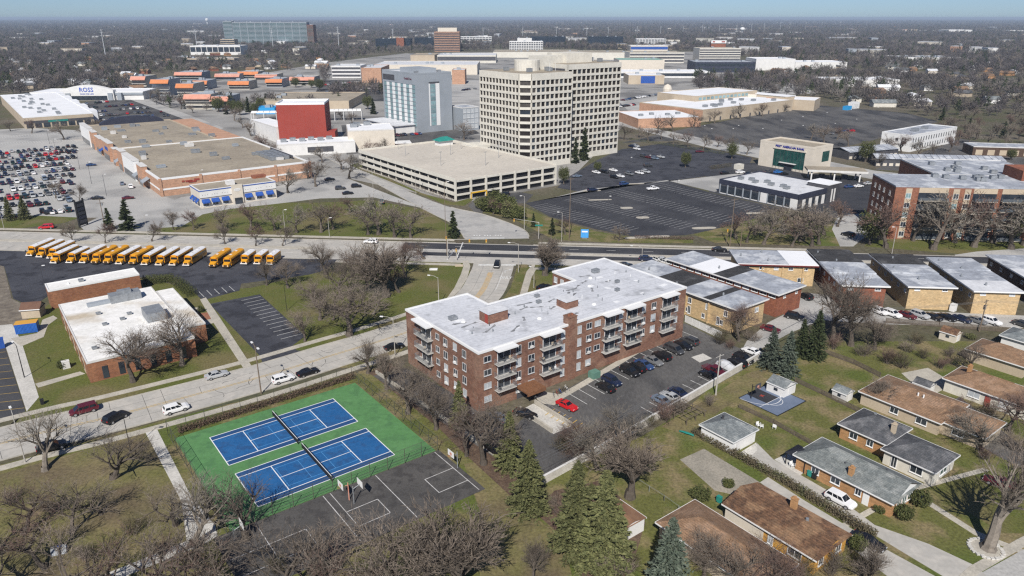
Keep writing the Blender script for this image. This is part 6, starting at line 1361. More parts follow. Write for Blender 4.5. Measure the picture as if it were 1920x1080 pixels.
def bare_tree(seed, nb=(7, 6, 6, 6), H=10, trunk=.3, up=.35, spread=.72, r0=.24, tw=.013, maxlev=4):
    t = TB(seed); t.grow(Vector((0, 0, -.15)), Vector((0, 0, 1)), H * trunk, r0, 0, maxlev, nb, up, spread, tw)
    t.seg(Vector((0, 0, -.15)), Vector((0, 0, .5)), r0 * 1.5, r0, 7)
    # leader limbs so that the crown reaches full height
    z = max(v[2] for v in t.tw.v); k = H / z
    for m in (t.limb, t.tw): m.v = [(x * k, y * k, zz * k) for x, y, zz in m.v]
    return t
def conifer(seed, H=10, R0=2.6, nbr=260, low=.04, size=.34, pw=.85):
    r = random.Random(seed); tk = MB().tube((0, 0, -.2), (0, 0, H * .97), .18, .03, 7); m = MB()
    for i in range(nbr):
        t = low + (1 - low) * (i / nbr) ** 1.0; z = H * t; rr = R0 * (1 - t) ** pw * r.uniform(.72, 1.12) + .12; az = r.uniform(0, 6.283); dr = Vector((math.cos(az), math.sin(az), 0)); sd = Vector((-dr.y, dr.x, 0))
        n = max(4, int(rr * 8.5))
        for k in range(n):
            f = (k + 1) / n; c = dr * rr * f + Vector((0, 0, z - rr * .34 * f + rr * .12 * f * f))
            wd = .5 * rr * (1 - f * .75) * .5
            for _ in range(2):
                q = c + sd * r.uniform(-wd, wd) + Vector((0, 0, r.uniform(-.12, .1))); s_ = size * r.uniform(.6, 1.2)
                a = (dr * r.uniform(.3, 1) + sd * r.uniform(-.8, .8) + Vector((0, 0, r.uniform(-.25, .35)))).normalized() * s_; b = a.cross(Vector((r.uniform(-1, 1), r.uniform(-1, 1), r.uniform(.2, 1)))).normalized() * s_ * .42
                m.face([q - a * .5 - b, q - a * .5 + b, q + a])
    return tk, m
def leafbush(seed, n=900, rx=1, rz=1, size=.2, hollow=.55, box=None):
    r = random.Random(seed); m = MB()
    for _ in range(n):
        if box: c = Vector((r.uniform(-box[0], box[0]), r.uniform(-box[1], box[1]), r.uniform(.05, box[2]) ** 1.0)); 
        else:
            v = Vector((r.gauss(0, 1), r.gauss(0, 1), r.gauss(0, 1))).normalized() * r.uniform(hollow, 1.05); lump = 1 + .18 * math.sin(v.x * 5 + seed) * math.cos(v.y * 4 + seed * 2); c = Vector((v.x * rx * lump, v.y * rx * lump, (v.z * .5 + .5) * rz * 2 * .5 * lump + .05))
        a = Vector((r.uniform(-1, 1), r.uniform(-1, 1), r.uniform(-.4, 1))).normalized() * size * r.uniform(.6, 1.3); b = a.cross(Vector((r.uniform(-1, 1), r.uniform(-1, 1), r.uniform(-1, 1)))).normalized() * size * .5
        m.face([c - a * .5 - b, c - a * .5 + b, c + a * .7])
    return m
def bare_shrub(seed, n=16, H=2, nb=(0, 7, 6, 4), tw=.012, tilt=.5):
    t = TB(seed)
    for k in range(n):
        az = t.r.uniform(0, 6.283); d = Vector((math.cos(az) * tilt * t.r.random(), math.sin(az) * tilt * t.r.random(), 1)).normalized(); p = Vector((math.cos(az), math.sin(az), 0)) * t.r.uniform(0, H * .25)
        t.grow(p, d, H * t.r.uniform(.5, .8), .03, 2, 4, (0, 0, 8, 5), .4, .55, tw)
    return t
TV = {}
def variant(key, limb, crown, lm, cm, ln='trunk', cn='crown'): TV[key] = (limb.mesh(ln, lm) if limb else None, crown.mesh(cn, cm))
for i in range(5): t = bare_tree(100 + i, (7 + i % 2, 7, 7, 6), H=10, trunk=.28 + .04 * (i % 3), up=(.25, .4, .15, .5, .3)[i], spread=(.75, .65, .85, .6, .7)[i]); variant(('bare', i), t.limb, t.tw, M_bark, [M_twig, M_twig, M_twigr, M_twig, M_twigp][i])
t = bare_tree(301, (8, 7, 8, 7), H=10, trunk=.24, up=.3, spread=.78, r0=.26); variant(('bare', 5), t.limb, t.tw, M_barkp, M_twigp)
t = bare_tree(302, (10, 7, 8, 7), H=10, trunk=.16, up=.55, spread=.62, r0=.2); variant(('bare', 6), t.limb, t.tw, M_bark, M_twig)
for i in range(3): t = bare_tree(200 + i, (6, 6, 6, 5), H=6, trunk=.3, up=.45, spread=.6, r0=.1, tw=.016); variant(('small', i), t.limb, t.tw, M_bark, [M_twig, M_twigr, M_twig][i])
for i in range(4): t = bare_tree(400 + i, (6, 5, 5, 4), H=10, trunk=.28, up=.3, spread=.75, r0=.22, tw=.03); variant(('mid', i), t.limb, t.tw, M_bark, [M_twig, M_twigr, M_twig, M_twigp][i])
for i in range(3):
    tk, m = conifer(500 + i, 10, 2.7 + .25 * i, 340, size=.27); variant(('spruce', i), tk, m, M_bark, M_needle)
tk, m = conifer(510, 10, 3.0, 340, size=.27); variant(('bluespruce', 0), tk, m, M_bark, M_needleb)
tk, m = conifer(511, 10, 2.6, 300, size=.28); variant(('darkspruce', 0), tk, m, M_bark, M_needled)
tk, m = conifer(512, 10, 2.4, 110, size=.6); variant(('darkspruce', 1), tk, m, M_bark, M_needled)
for i in range(2): variant(('bush', i), None, leafbush(600 + i, 1500, 1, 1.9, .16), None, M_leaf)
variant(('bush', 2), None, leafbush(604, 1200, 1, 1.9, .16), None, M_needle)
t = bare_tree(610, (7, 6, 6), H=8, trunk=.3, r0=.2, maxlev=3); lb = leafbush(611, 2600, 3.4, 6.2, .34, .4); lb.v = [(x, y, z + 1.6) for x, y, z in lb.v]; variant(('evergreen', 0), t.limb, lb, M_bark, M_leaf)
for i in range(3): t = bare_shrub(620 + i, 18, 2.2); variant(('shrub', i), t.limb, t.tw, M_bark, [M_twig, M_twigr, M_hedge][i], 'stems', 'twigs')
TREE_N = [0]
def plant(key, px, H, label, cat='tree', group=None, wide=1.0, name=None, z=0, at=None):
    lm, cm = TV[key]; p = P(*px) if at is None else at; base = {'big': 18, 'open': 10, 'bare': 10, 'small': 6, 'mid': 10, 'spruce': 10, 'bluespruce': 10, 'darkspruce': 10, 'bush': 1.9, 'evergreen': 8, 'shrub': 2.2}[key[0]]
    nm = name or {'big': 'bare_tree', 'open': 'bare_tree', 'bare': 'bare_tree', 'small': 'young_tree', 'mid': 'bare_tree', 'spruce': 'spruce_tree', 'bluespruce': 'spruce_tree', 'darkspruce': 'spruce_tree', 'bush': 'round_bush', 'evergreen': 'evergreen_tree', 'shrub': 'bare_shrub'}[key[0]]
    if key[0] in ('bare', 'mid', 'small') and H < 18: H *= 1.22; wide *= 1.06
    k = H / base; TREE_N[0] += 1; rz = (TREE_N[0] * 2.399) % 6.283
    if lm is None:
        o = link(nm, cm, None, (p.x, p.y, z), rz); o.scale = (k * wide, k * wide, k); return tag(o, label, cat, group)
    r = thing(nm, label, cat, (p.x, p.y, z), rz, group); r.scale = (k * wide, k * wide, k); link(lm.name.split('.')[0], lm, r); link(cm.name.split('.')[0], cm, r); return r
PG = 'bare trees of the park at lower left'
for i in range(4): t = bare_tree(820 + i, (6, 6, 5, 5), H=10, trunk=.26 + .03 * i, up=(.3, .2, .4, .25)[i], spread=(.72, .8, .62, .75)[i], r0=.23, tw=.012); variant(('open', i), t.limb, t.tw, [M_bark, M_bark, M_barkp, M_bark][i], [M_twig, M_twigr, M_twigp, M_twig][i])
for i, (v, x, y, H, w, l) in enumerate((
    (2, 85, 882, 12, 1.35, 'wide bare tree at the kerb above a hidden black car'), (0, 213, 897, 10, 1.2, 'dark bare tree on the park lawn left of the path'),
    (2, 362, 1023, 13, 1.2, 'pale-barked bare tree where the park path forks'), (1, 45, 1000, 11, 1.3, 'bare park tree near the left edge below the street tree'),
    (3, 135, 1000, 10, 1.2, 'bare park tree between the left edge and the path, upper one'), (0, -30, 1080, 12, 1.3, 'bare park tree cut by the left edge'),
    (3, 120, 1130, 12, 1.2, 'bare park tree by the little blue tent'), (1, 235, 1110, 12, 1.2, 'bare park tree just left of the lower path branch'),
    (0, 430, 1110, 12, 1.3, 'bare tree right of the path at the bottom'),
    (3, 520, 1140, 13, 1.3, 'bare tree over the left end of the asphalt court'),
    (1, 640, 1160, 13, 1.3, 'reddish bare tree at the bottom over the play court'), (0, 330, 985, 9, 1.1, 'thin bare tree between path and green court corner'), (1, 85, 1065, 11, 1.3, 'reddish bare park tree above the blue tent'), (3, 190, 965, 8, 1.2, 'small bare park tree right of the upper one'), (0, 290, 1100, 12, 1.2, 'bare park tree between the lower path branch and the bottom edge'), (3, 10, 1130, 12, 1.2, 'bare park tree in the lower left corner'), (1, 345, 1150, 13, 1.3, 'bare tree at the bottom under the path fork'), (0, 570, 1110, 11, 1.2, 'bare tree over the lower court lines'))):
    plant(('open', v), (x, y), H, l, group=PG, wide=w)
for v, x, y, H, w, l in ((6, 860, 1130, 13, 1.35, 'dense dome-shaped bare tree at the bottom centre'), (1, 750, 1165, 12, 1.2, 'bare tree left of the dense dome-shaped one')): plant(('bare', v), (x, y), H, l, group=PG, wide=w)
for i in range(8):
    x, y = ((20, 945), (100, 960), (250, 1000), (160, 1050), (300, 1040), (520, 1075), (610, 1080), (700, 1090))[i]
    plant(('shrub', i % 3), (x, y), 2.2, f'low bare thicket, {ORD[i]} of the undergrowth clumps below the park trees', 'shrub', 'undergrowth below the park trees', 1.5)
CG = 'trees between the courts and the apartment block'
for v, x, y, H, w, l in ((0, 765, 775, 9, 1.0, 'bare tree beside the court fence, middle of the row'), (3, 725, 730, 8, 1.0, 'bare tree beside the court fence, upper end of the row'), (1, 818, 805, 9, 1.0, 'bare tree beside the court fence next to the spruce'), (0, 907, 870, 10, 1.0, 'bare tree with straight trunk right of the white hoop'), (2, 875, 855, 8, 1.0, 'dark bare tree by the corner of the chain-link fence'), (3, 690, 700, 7, 1.1, 'bare tree at the top of the court fence')):
    plant(('bare', v), (x, y), H, l, group=CG, wide=w)
for v, x, y, H, w, l in ((0, 862, 800, 9.5, .85, 'spruce against the near corner of the brown apartment block'), (1, 955, 880, 11, .95, 'olive spruce left of the black car below the ramp'), (2, 990, 958, 12.5, .98, 'tall olive spruce beside the end of the white wall'), (1, 1078, 1035, 15, 1.0, 'very tall olive spruce, left one of the foreground pair'), (2, 1130, 1062, 15.5, 1.08, 'very tall olive spruce, right one of the foreground pair')):
    plant(('spruce', v), (x, y), H, l, group='olive spruces', wide=w)
plant(('bluespruce', 0), (1250, 1120), 12.5, 'broad blue-grey spruce left of the tan hipped roof', group='blue-grey spruces', wide=1.05)
plant(('bluespruce', 0), (1443, 690), 9.5, 'blue-grey spruce, left one beside the white shed', group='blue-grey spruces'); plant(('bluespruce', 0), (1474, 702), 10, 'blue-grey spruce, right one beside the white shed', group='blue-grey spruces')
plant(('darkspruce', 0), (1500, 668), 9, 'dark green spruce, shorter one behind the blue spruces', group='dark spruces'); plant(('darkspruce', 0), (1526, 672), 11.5, 'dark green spruce, taller one behind the blue spruces', group='dark spruces')
LG_ = 'trees and shrubs around the back yards'
for k_, x, y, H, w, l in ((('bare', 6), 1181, 933, 11, 1.1, 'bare tree with pale trunk beside the white shed'), (('bare', 4), 1120, 880, 9, 1.0, 'pale bare tree between spruces and white wall'), (('bare', 2), 1085, 860, 7, 1.2, 'reddish bare tree over the lower end of the apartment lot'), (('bare', 4), 1160, 845, 8, 1.2, 'pale fuzzy bare tree over the white wall'), (('bare', 1), 1595, 648, 15, 1.0, 'tall bare tree in front of the orange brick town houses'), (('bare', 0), 1562, 640, 12, 1.0, 'bare tree left of the tall one by the town houses'), (('bare', 2), 1385, 640, 8.5, 1.1, 'reddish bare tree by the white board fence'), (('bare', 1), 1640, 655, 8, 1.2, 'bare tree right of the tall one by the town houses'), (('bare', 3), 1645, 765, 6, 1.1, 'dark bare tree beside the grey shed'), (('bare', 4), 1840, 845, 8, 1.2, 'bare tree over the light brown roofs'), (('bare', 2), 1890, 810, 8, 1.2, 'bare tree at the right edge below the red door'), (('bare', 1), 1815, 700, 6, 1.1, 'bare tree beside the orange-brown roof'), (('bare', 0), 1375, 1108, 6.5, 1.2, 'bare tree in front of the faded tan roof, left one'), (('bare', 2), 1445, 1118, 7, 1.2, 'reddish bare tree in front of the faded tan roof, right one'), (('bare', 1), 1320, 1080, 5.5, 1.1, 'small bare tree right of the broad blue-grey spruce'), (('bare', 3), 1625, 1100, 6, 1.1, 'small bare tree at the bottom beside the ochre house'), (('bare', 3), 1000, 1090, 6, .8, 'small bare tree at the bottom left of the spruce pair')):
    plant(k_, (x, y), H, l, group=LG_, wide=w)
t = bare_tree(784, (8, 6, 6, 5), H=18, trunk=.3, up=.42, spread=.6, r0=.62, tw=.01); variant(('big', 0), t.limb, t.tw, M_barkp, M_twig)
plant(('big', 0), (1852, 1030), 18.5, 'big old bare tree with pale forked trunk in a stone ring, lower right', wide=1.0)
st = MB()
for k in range(22): a = 2 * math.pi * k / 22; st.box(2.1 * math.cos(a) - .26, 2.1 * math.cos(a) + .26, 2.1 * math.sin(a) - .22, 2.1 * math.sin(a) + .22, 0, .18 + .04 * (k % 3))
p = P(1848, 1030); sr = thing('stone_ring', 'pale stone ring around the big old bare tree', 'stone ring', (p.x, p.y, .06)); st.build('stones', M_conc2, sr)['kind'] = 'stuff'
MB().ring([(1.9, 0), (1.9, .1), (.5, .14)], 16).build('gravel', M_conc, sr)
bs = [(1700, 660), (1660, 680), (1730, 672), (1620, 668), (1760, 690), (1690, 690), (1780, 668), (1560, 655), (1720, 645), (1650, 640), (1370, 655), (1350, 645), (1410, 640), (1250, 790), (1220, 800), (1270, 775), (1110, 830), (1060, 850), (1330, 760), (1800, 770), (1850, 780), (1900, 845), (1840, 860), (1880, 760), (1340, 1060), (1400, 1080), (1300, 1040), (1560, 1075), (1620, 1080), (1500, 1090), (1040, 960), (1060, 990), (1180, 1070), (1150, 1080)]
for i, (x, y) in enumerate(bs): plant(('shrub', i % 3), (x, y), (2.4, 3.2, 2.0, 2.8)[i % 4], f'bare garden shrub, {ordn(i)} of the leafless clumps around the back yards', 'shrub', 'bare garden shrubs', 1.4)
for i, (v, x, y, H, w, l) in enumerate(((0, 1312, 935, 1.9, 1.6, 'wide round green bush by the old driveway'), (1, 1365, 913, 1.4, 1.3, 'small round bush on the old driveway edge'), (0, 1693, 972, 2.2, 1.2, 'round green bush at the white gable corner'), (1, 1722, 945, 2.3, 1.4, 'green bush behind the white gable'), (1, 1650, 960, 1.2, 1.6, 'low bush by the porch of the green-grey house'), (0, 1605, 1030, 2.2, 1.1, 'green bush at the ochre gable corner'), (2, 1820, 635, 1.2, 2.0, 'low hedge bush right of the brown-roofed shed'), (2, 1860, 585, 2.2, 1.2, 'green bush beside the pale-roofed town houses'), (0, 376, 585, 1.6, 1.0, 'small clipped bush by the brick terrace'), (2, 1110, 930, 2.0, 1.0, 'small dark shrub at the foot of the tall spruces'), (0, 118, 690, 1.8, 1.2, 'evergreen bush at the corner of the school bed'))):
    plant(('bush', v), (x, y), H, l, 'bush', 'garden bushes', w)
SGp = 'bare trees around the school and crossing lawn'
for v, x, y, H, w, l in ((0, 250, 716, 10, 1.1, 'bare tree on the lawn at the front corner of the school'), (1, 342, 685, 11, 1.1, 'bare tree right of the front corner of the school'), (0, 655, 629, 12, 1.2, 'bare tree on the lawn beside the small car park'), (6, 724, 556, 15, 1.15, 'big dark bare tree on the lawn left of the crossing'), (1, 690, 545, 12, 1.1, 'bare tree touching the big dark one on the crossing lawn'), (3, 600, 600, 9, 1.1, 'bare tree near the small car park edge'), (2, 760, 520, 10, 1.1, 'bare tree on the crossing lawn nearest the avenue'), (6, 1022, 516, 11, 1.2, 'dense bare tree right of the crossing beside the apartment wing'), (0, 640, 560, 9, 1.1, 'bare tree on the lawn between bus lot and small car park'), (1, 572, 640, 7, 1.0, 'bare tree at the corner of the small car park'), (3, 500, 535, 7, 1.0, 'bare tree in front of the short buses, left'), (0, 540, 540, 7, 1.0, 'bare tree in front of the short buses, right'), (1, 610, 515, 9, 1.2, 'bare tree at the right end of the bus lot')):
    plant(('bare', v), (x, y), H, l, group=SGp, wide=w)
for v, x, y, H, l in ((0, 590, 570, 8, 'bare tree on the lawn just right of the small car park top'), (3, 625, 600, 10, 'bare tree on the lawn below the bus lot corner'), (1, 748, 548, 12, 'bare tree touching the right side of the big dark one'), (0, 795, 486, 8, 'small bare tree by the avenue sidewalk left of the crossing'), (1, 660, 520, 10, 'bare tree at the lawn top near the avenue'), (2, 700, 590, 9, 'bare tree on the lawn above the side street')): plant(('open', v), (x, y), H, l, group=SGp, wide=1.2)
VG = 'young street trees along the avenue'
for i, (x, y) in enumerate(((138, 456), (198, 457), (285, 453), (422, 458), (480, 462), (530, 462), (325, 431), (363, 432), (150, 380), (105, 372))): plant(('small', i % 3), (x, y), 6.5, f'young bare street tree, {ORD[i]} of the small ones around bus lot and store', group=VG)
for i, (x, y) in enumerate(((420, 432), (470, 432), (515, 432), (556, 436), (602, 436), (625, 430), (770, 446), (710, 440), (740, 445), (655, 400), (690, 440))): plant(('mid', i % 4), (x, y), (8, 9, 9, 9, 10, 9, 10, 12, 11, 6, 10)[i], f'bare tree, {ORD[i]} from the left on the restaurant verge', group='bare trees on the restaurant verge', wide=1.1)
RG = 'bare trees on the avenue right of the crossing'
for i, (x, y, H) in enumerate(((1160, 452, 5), (1060, 440, 6), (1400, 455, 9), (1432, 458, 10), (1470, 440, 9), (1485, 462, 9), (1522, 462, 12), (1545, 440, 9), (1450, 425, 8), (1660, 464, 15), (1712, 452, 10), (1750, 468, 16), (1790, 455, 12), (1826, 463, 16), (1862, 455, 15), (1895, 467, 15), (1920, 460, 15), (1380, 448, 9), (1415, 440, 9), (1500, 452, 11), (1535, 458, 11), (1570, 425, 9))): plant(('mid', i % 4), (x, y), H, f'bare tree, {ORD[i]} from the left along the right part of the avenue', group=RG, wide=1.15)
plant(('evergreen', 0), (1630, 458), 11, 'big green broad evergreen left of the balcony block', wide=1.05); plant(('evergreen', 0), (1893, 455), 9.5, 'green evergreen in front of the balcony block', wide=.8)
EG = 'evergreens along the avenue and lots'
for k_, x, y, H, w, l in ((('darkspruce', 1), 850, 446, 9.5, 1.0, 'dark spruce at the near left corner of the crossing'), (('darkspruce', 1), 206, 431, 8, 1.1, 'dark spruce, left one behind the pylon sign'), (('darkspruce', 1), 241, 431, 11, 1.2, 'dark spruce, right one behind the pylon sign'), (('spruce', 0), 20, 413, 9, 1.0, 'spruce, left one at the front of the store lot'), (('spruce', 1), 48, 411, 9, 1.0, 'spruce, right one at the front of the store lot'), (('darkspruce', 1), 1095, 300, 17, .8, 'tall dark spruce against the office tower, right one'), (('darkspruce', 1), 1078, 306, 13, .8, 'tall dark spruce against the office tower, left one'), (('evergreen', 0), 1057, 345, 8, .8, 'evergreen at the right corner of the garage'), (('evergreen', 0), 1372, 298, 9, .75, 'dark evergreen at the hedge left of the bank'), (('evergreen', 0), 1285, 314, 8, .8, 'evergreen in the hedge of the office lot'), (('evergreen', 0), 1622, 304, 11, .9, 'dark evergreen behind the drive-through canopy'), (('evergreen', 0), 1120, 322, 5, 1.0, 'evergreen shrub on the office lot island'), (('evergreen', 0), 1895, 300, 6, 1.0, 'evergreen before the low brown building'), (('darkspruce', 1), 1035, 440, 6, 1.0, 'small spruce right of the crossing'), (('darkspruce', 1), 1000, 425, 5, 1.0, 'small spruce by the access road bend'), (('evergreen', 0), 730, 200, 10, 1.0, 'evergreen before the hotel wing')):
    plant(k_, (x, y), H, l, group=EG, wide=w)
for i, (v, x, y, H, w) in enumerate(((0, 914, 396, 5.5, 1.1), (1, 936, 400, 6.5, 1.1), (2, 956, 408, 6, 1.1), (0, 972, 412, 5, 1.1), (2, 902, 391, 4.5, 1.1), (1, 928, 386, 6, 1.1), (0, 950, 396, 6, 1.1))): plant(('bush', v), (x, y), H, f'tall round evergreen bush, {ORD[i]} of the clump at the access road bend', 'bush', 'bush clump at the access road bend', w)
plant(('mid', 1), (925, 402), 6, 'reddish bare tree in the bush clump at the access road, left', group=RG, wide=1.1); plant(('mid', 1), (952, 408), 6, 'reddish bare tree in the bush clump at the access road, right', group=RG, wide=1.1)
CTG = 'bare trees between the shops'
ct_ = [(655, 335), (604, 305), (578, 335), (592, 350), (540, 362), (690, 300), (705, 306), (728, 292), (640, 318), (495, 290), (520, 296), (470, 255), (455, 240), (440, 226), (425, 215), (405, 205), (385, 200), (362, 212), (340, 205), (318, 196), (300, 190), (282, 186), (262, 182), (560, 246), (610, 240), (640, 225), (660, 232), (870, 262), (880, 240), (1170, 262), (1195, 258), (1215, 266), (1240, 262), (1262, 270), (1290, 276), (1318, 282), (1345, 276), (1372, 286), (1400, 290), (1232, 250), (1262, 246), (1300, 240), (1340, 232), (1388, 224), (1430, 218), (1470, 210), (1520, 262), (1545, 270), (1570, 262), (1590, 275), (1660, 285), (1690, 290), (1720, 300), (1750, 292), (1780, 285), (1700, 262), (1830, 262), (1860, 256), (1890, 262), (1650, 312), (180, 250), (160, 256), (120, 262), (60, 250), (20, 246)]
for i, (x, y) in enumerate(sorted(ct_)): plant(('mid', i % 4), (x, y), 6.5 + (i * 37 % 5), f'bare tree, {ordn(i)} from the left among the shops and lots', group=CTG, wide=1.1)
for i, (x, y) in enumerate(((424, 214), (436, 212), (450, 216), (466, 210), (478, 214), (490, 206), (500, 200), (410, 210), (585, 165), (570, 160), (555, 164), (600, 170), (540, 160), (715, 175), (690, 205), (700, 214))): plant(('evergreen', 0) if i % 3 else ('darkspruce', 1), (x, y), 9 + i % 4, f'dark evergreen, {ordn(i)} of those before the orange-awning apartments and hotel', group='dark evergreens before the orange-awning apartments', wide=1.0)
plant(('open', 0), (462, 1012), 10.5, 'bare tree shading the left end of the blue court', group=PG, wide=1.15)
# hedges
def hedge(label, a, b, h, w, m, n=None, name='hedge', z=0):
    A_, B_2 = (P(*a), P(*b)) if not isinstance(a, Vector) else (a, b); L = (B_2 - A_).length; d = B_2 - A_; c = (A_ + B_2) / 2
    lb = leafbush(int(L * 7), int(n or L * 170), size=.2, box=(L / 2, w / 2, h)); return tag(lb.build(name, m, loc=(c.x, c.y, z), rz=math.atan2(d.y, d.x)), label, 'hedge')
hedge('tall clipped green hedge behind the school roof, upper run', (268, 532), (326, 528), 2.2, 3.0, M_leaf, 3500); hedge('tall clipped green hedge behind the school roof, lower run', (328, 530), (362, 557), 2.2, 3.0, M_leaf, 3000)
hedge('long dry brown hedge between the two driveways', (1300, 812), (1470, 905), 1.3, 1.5, M_hedge, 4500); hedge('long dry brown hedge beside the white car on the driveway', (1470, 905), (1640, 1010), 1.3, 1.5, M_hedge, 4500)
hedge('dry leafy hedge along the street side of the courts', (335, 812), (500, 760), 1.2, 1.6, M_mulch, 3000); hedge('dry leafy hedge at the upper corner of the courts', (500, 760), (665, 708), 1.2, 1.6, M_mulch, 3000)
hedge('brown hedge beside the bank entrance', (1330, 318), (1372, 312), 2, 2, M_hedge, 1200); hedge('green hedge along the road beyond the office lot', (1180, 262), (1360, 290), 1.4, 2.2, M_leaf, 2500)
hedge('dry shrub border along the garage wall', (672, 318), (850, 378), 1.8, 2, M_twig, 2600); hedge('dark evergreen strip behind the mall lot', (1545, 199), (1920, 232), 4, 8, M_needled, 5000); hedge('dry hedge along the balcony block', (1690, 448), (1910, 445), 1.2, 1.6, M_hedge, 2500); hedge('brown shrub strip along the front lot edge', (1190, 447), (1300, 450), 1.2, 1.4, M_twigr, 1500)
print('trees', TREE_N, sum(len(m.polygons) for m in bpy.data.meshes))
# ================================================================== far buildings
rf = random.Random(21)
def fb(name, label, cat, x0, x1, yb, ytop, depth, wm, rm, bands=0, bm=None, yb2=None, cols=0, vert=0, group=None):
    a, b = P(x0, yb), P(x1, yb if yb2 is None else yb2); L = (b - a).length; ang = math.degrees(math.atan2(b.y - a.y, b.x - a.x))
    lo, hi = 0., 90.
    for _ in range(40):
        m = (lo + hi) / 2
        if proj((a.x, a.y, m))[1] > ytop: lo = m
        else: hi = m
    h = lo; r = Bld(name, label, cat, h, None, None, None, at0=a, L=(L, depth), ang=ang, group=group)
    r.walls(wm); r.flat(rm, par=.5, pw=.5, cop=wm)
    if bands:
        fh = (h - 1) / bands; n = cols or 1; k_ = 0
        for i in range(bands):
            for j in range(n):
                w = L / n
                MB().box(w * j + (.6 if cols else .3), w * (j + 1) - (.6 if cols else .3), -.15, 0, fh * i + fh * .35, fh * i + fh * .92).build('window' if cols else 'window_band', bm or M_glass, r.root)
    for k in range(vert): MB().box(L * (k + .5) / vert - .4, L * (k + .5) / vert + .4, -.3, -.16, 0, h).build('pier', wm, r.root)
    for k in range(max(2, int(L / 30))): r.unit(rf.uniform(3, max(4, L - 3)), rf.uniform(depth * .3, depth * .7), 4, 3, 2, m=M_greyw)
    return r
M_tealg = mat('far_teal_glass', (.03, .075, .08), (.06, .12, .125), .05, rough=.3, spec=.5, hue=.2); M_blackg = mat('far_black_glass', (.012, .018, .028), (.02, .03, .045), .05, rough=.25, spec=.6)
fb('glass_slab_tower', 'long teal glass high-rise slab on the horizon at upper left', 'tower', 440, 578, 86, 42, 30, M_greyw, M_roofg, 18, M_tealg, cols=10)
fb('brick_tower_wing', 'reddish end wing of the teal glass high-rise', 'tower', 578.6, 590, 86.5, 47, 30, M_redbrick, M_roofg, 18, M_tealg); fb('glass_slab_tower', 'lower left wing of the teal glass high-rise', 'tower', 423, 439.4, 86, 40, 28, M_greyw, M_roofg, 18, M_tealg); fb('low_office', 'small brown office before the left foot of the teal glass high-rise', 'office', 415, 441, 92, 74, 25, M_tanw, M_roofg, 5)
fb('white_warehouse', 'white warehouse with a row of small windows, upper left', 'warehouse', 358, 452, 103, 86, 45, M_wwall, M_roofb, 1, cols=9)
fb('brown_office_tower', 'brown banded office tower with white sign box on the roof', 'office tower', 815, 862, 97, 60, 40, M_tanbrick, M_rooft, 11).bx('roof_sign', M_beige, 8, 50, 5, 25, 42, 50)
for lb, x0, x1, yb, yt in (('black glass office, leftmost of the far dark boxes', 705, 770, 93, 73), ('dark teal office between black box and brown tower', 778, 813, 91, 71), ('black glass box left of the horizon centre right part', 995, 1060, 88, 69), ('black glass box, rightmost of the far dark boxes', 1102, 1168, 88, 69)): fb('black_office', lb, 'office', x0, x1, yb, yt, 40, M_blackg, M_roofd, 4, M_blackg)
fb('brick_link', 'brown brick core between the two leftmost far dark boxes', 'office', 744, 758, 93.5, 71, 20, M_redbrick, M_roofg)
fb('white_far_hotel', 'white hotel with vertical windows in the far centre', 'hotel', 955, 1018, 95, 78, 35, M_wwall, M_roofb, 5, cols=14); fb('white_far_block', 'white upper block on the far centre hotel', 'hotel', 970, 997, 90, 72, 20, M_wwall, M_roofb)
fb('white_far_block', 'white long block behind the brown office tower', 'building', 863, 922, 82, 69, 30, M_wwall, M_roofb, 4, cols=10)
fb('striped_block', 'pale block with yellow and blue base left of the far tan garage', 'building', 1182, 1252, 96, 86, 50, M_beige, M_roofb, 1, M_blue); fb('white_far_block', 'white grid block on the far right of the mall', 'building', 1193, 1248, 88, 73, 30, M_wwall, M_roofb, 4, cols=10)
fb('tan_garage', 'tan three-level far parking garage right of the office tower', 'parking garage', 1180, 1282, 118, 99, 60, M_cream, M_rooft, 3, M_darkw)
fb('green_roof_store', 'far store with pale green roof right of the office tower', 'store', 1160, 1245, 130, 113, 60, M_beige, M_grn if False else mat('far_green_roof', (.2, .36, .31), rough=.7))
fb('banded_office', 'white banded seven-storey office with red sign tower, upper right', 'office', 1310, 1387, 118, 91, 45, M_cream, M_rooft, 6, M_darkw)
sgn = fb('sign_tower', 'brown stair tower with white red-lettered sign board behind the banded office', 'tower', 1331, 1358, 112, 80, 10, M_redbrick, M_rooft); sgn.bx('sign_board', M_trim, -.5, sgn.L + .5, -1, 0, sgn.h - 1, sgn.h + 4)
sg2 = MB(); sg2.box(2, 6, -1.2, -1, sgn.h + .5, sgn.h + 2.6); sg2.box(sgn.L - 8, sgn.L - 2, -1.2, -1, sgn.h + .5, sgn.h + 2.6); sg2.build('sign_lettering', M_red, sgn.root)
fb('glass_store', 'low navy glass store below the banded office', 'store', 1303, 1415, 136, 117, 50, M_navy, M_roofg, 2, M_glass); fb('white_store', 'white blank store right of the navy glass store', 'store', 1416, 1489, 132, 111, 50, M_wwall, M_roofb); fb('white_store', 'low wide white store left of the far park trees', 'store', 1490, 1587, 129, 117, 50, M_wwall, M_roofb); fb('white_store', 'white hall behind the park trees with low vaulted roof', 'store', 1548, 1685, 163, 150, 40, M_wwall, M_roofb); fb('white_store', 'long white plant roof at the far upper right', 'building', 1690, 1800, 118, 108, 60, M_wwall, M_roofg); fb('white_store', 'small white block at the far right horizon', 'building', 1893, 1918, 62, 57, 60, M_wwall, M_roofb); fb('white_store', 'white plant with tower on the right horizon', 'building', 1690, 1768, 60, 57, 90, M_wwall, M_roofb); fb('white_store', 'white horizon hall right of the plant with tower', 'building', 1778, 1822, 62, 56, 90, M_wwall, M_roofb)
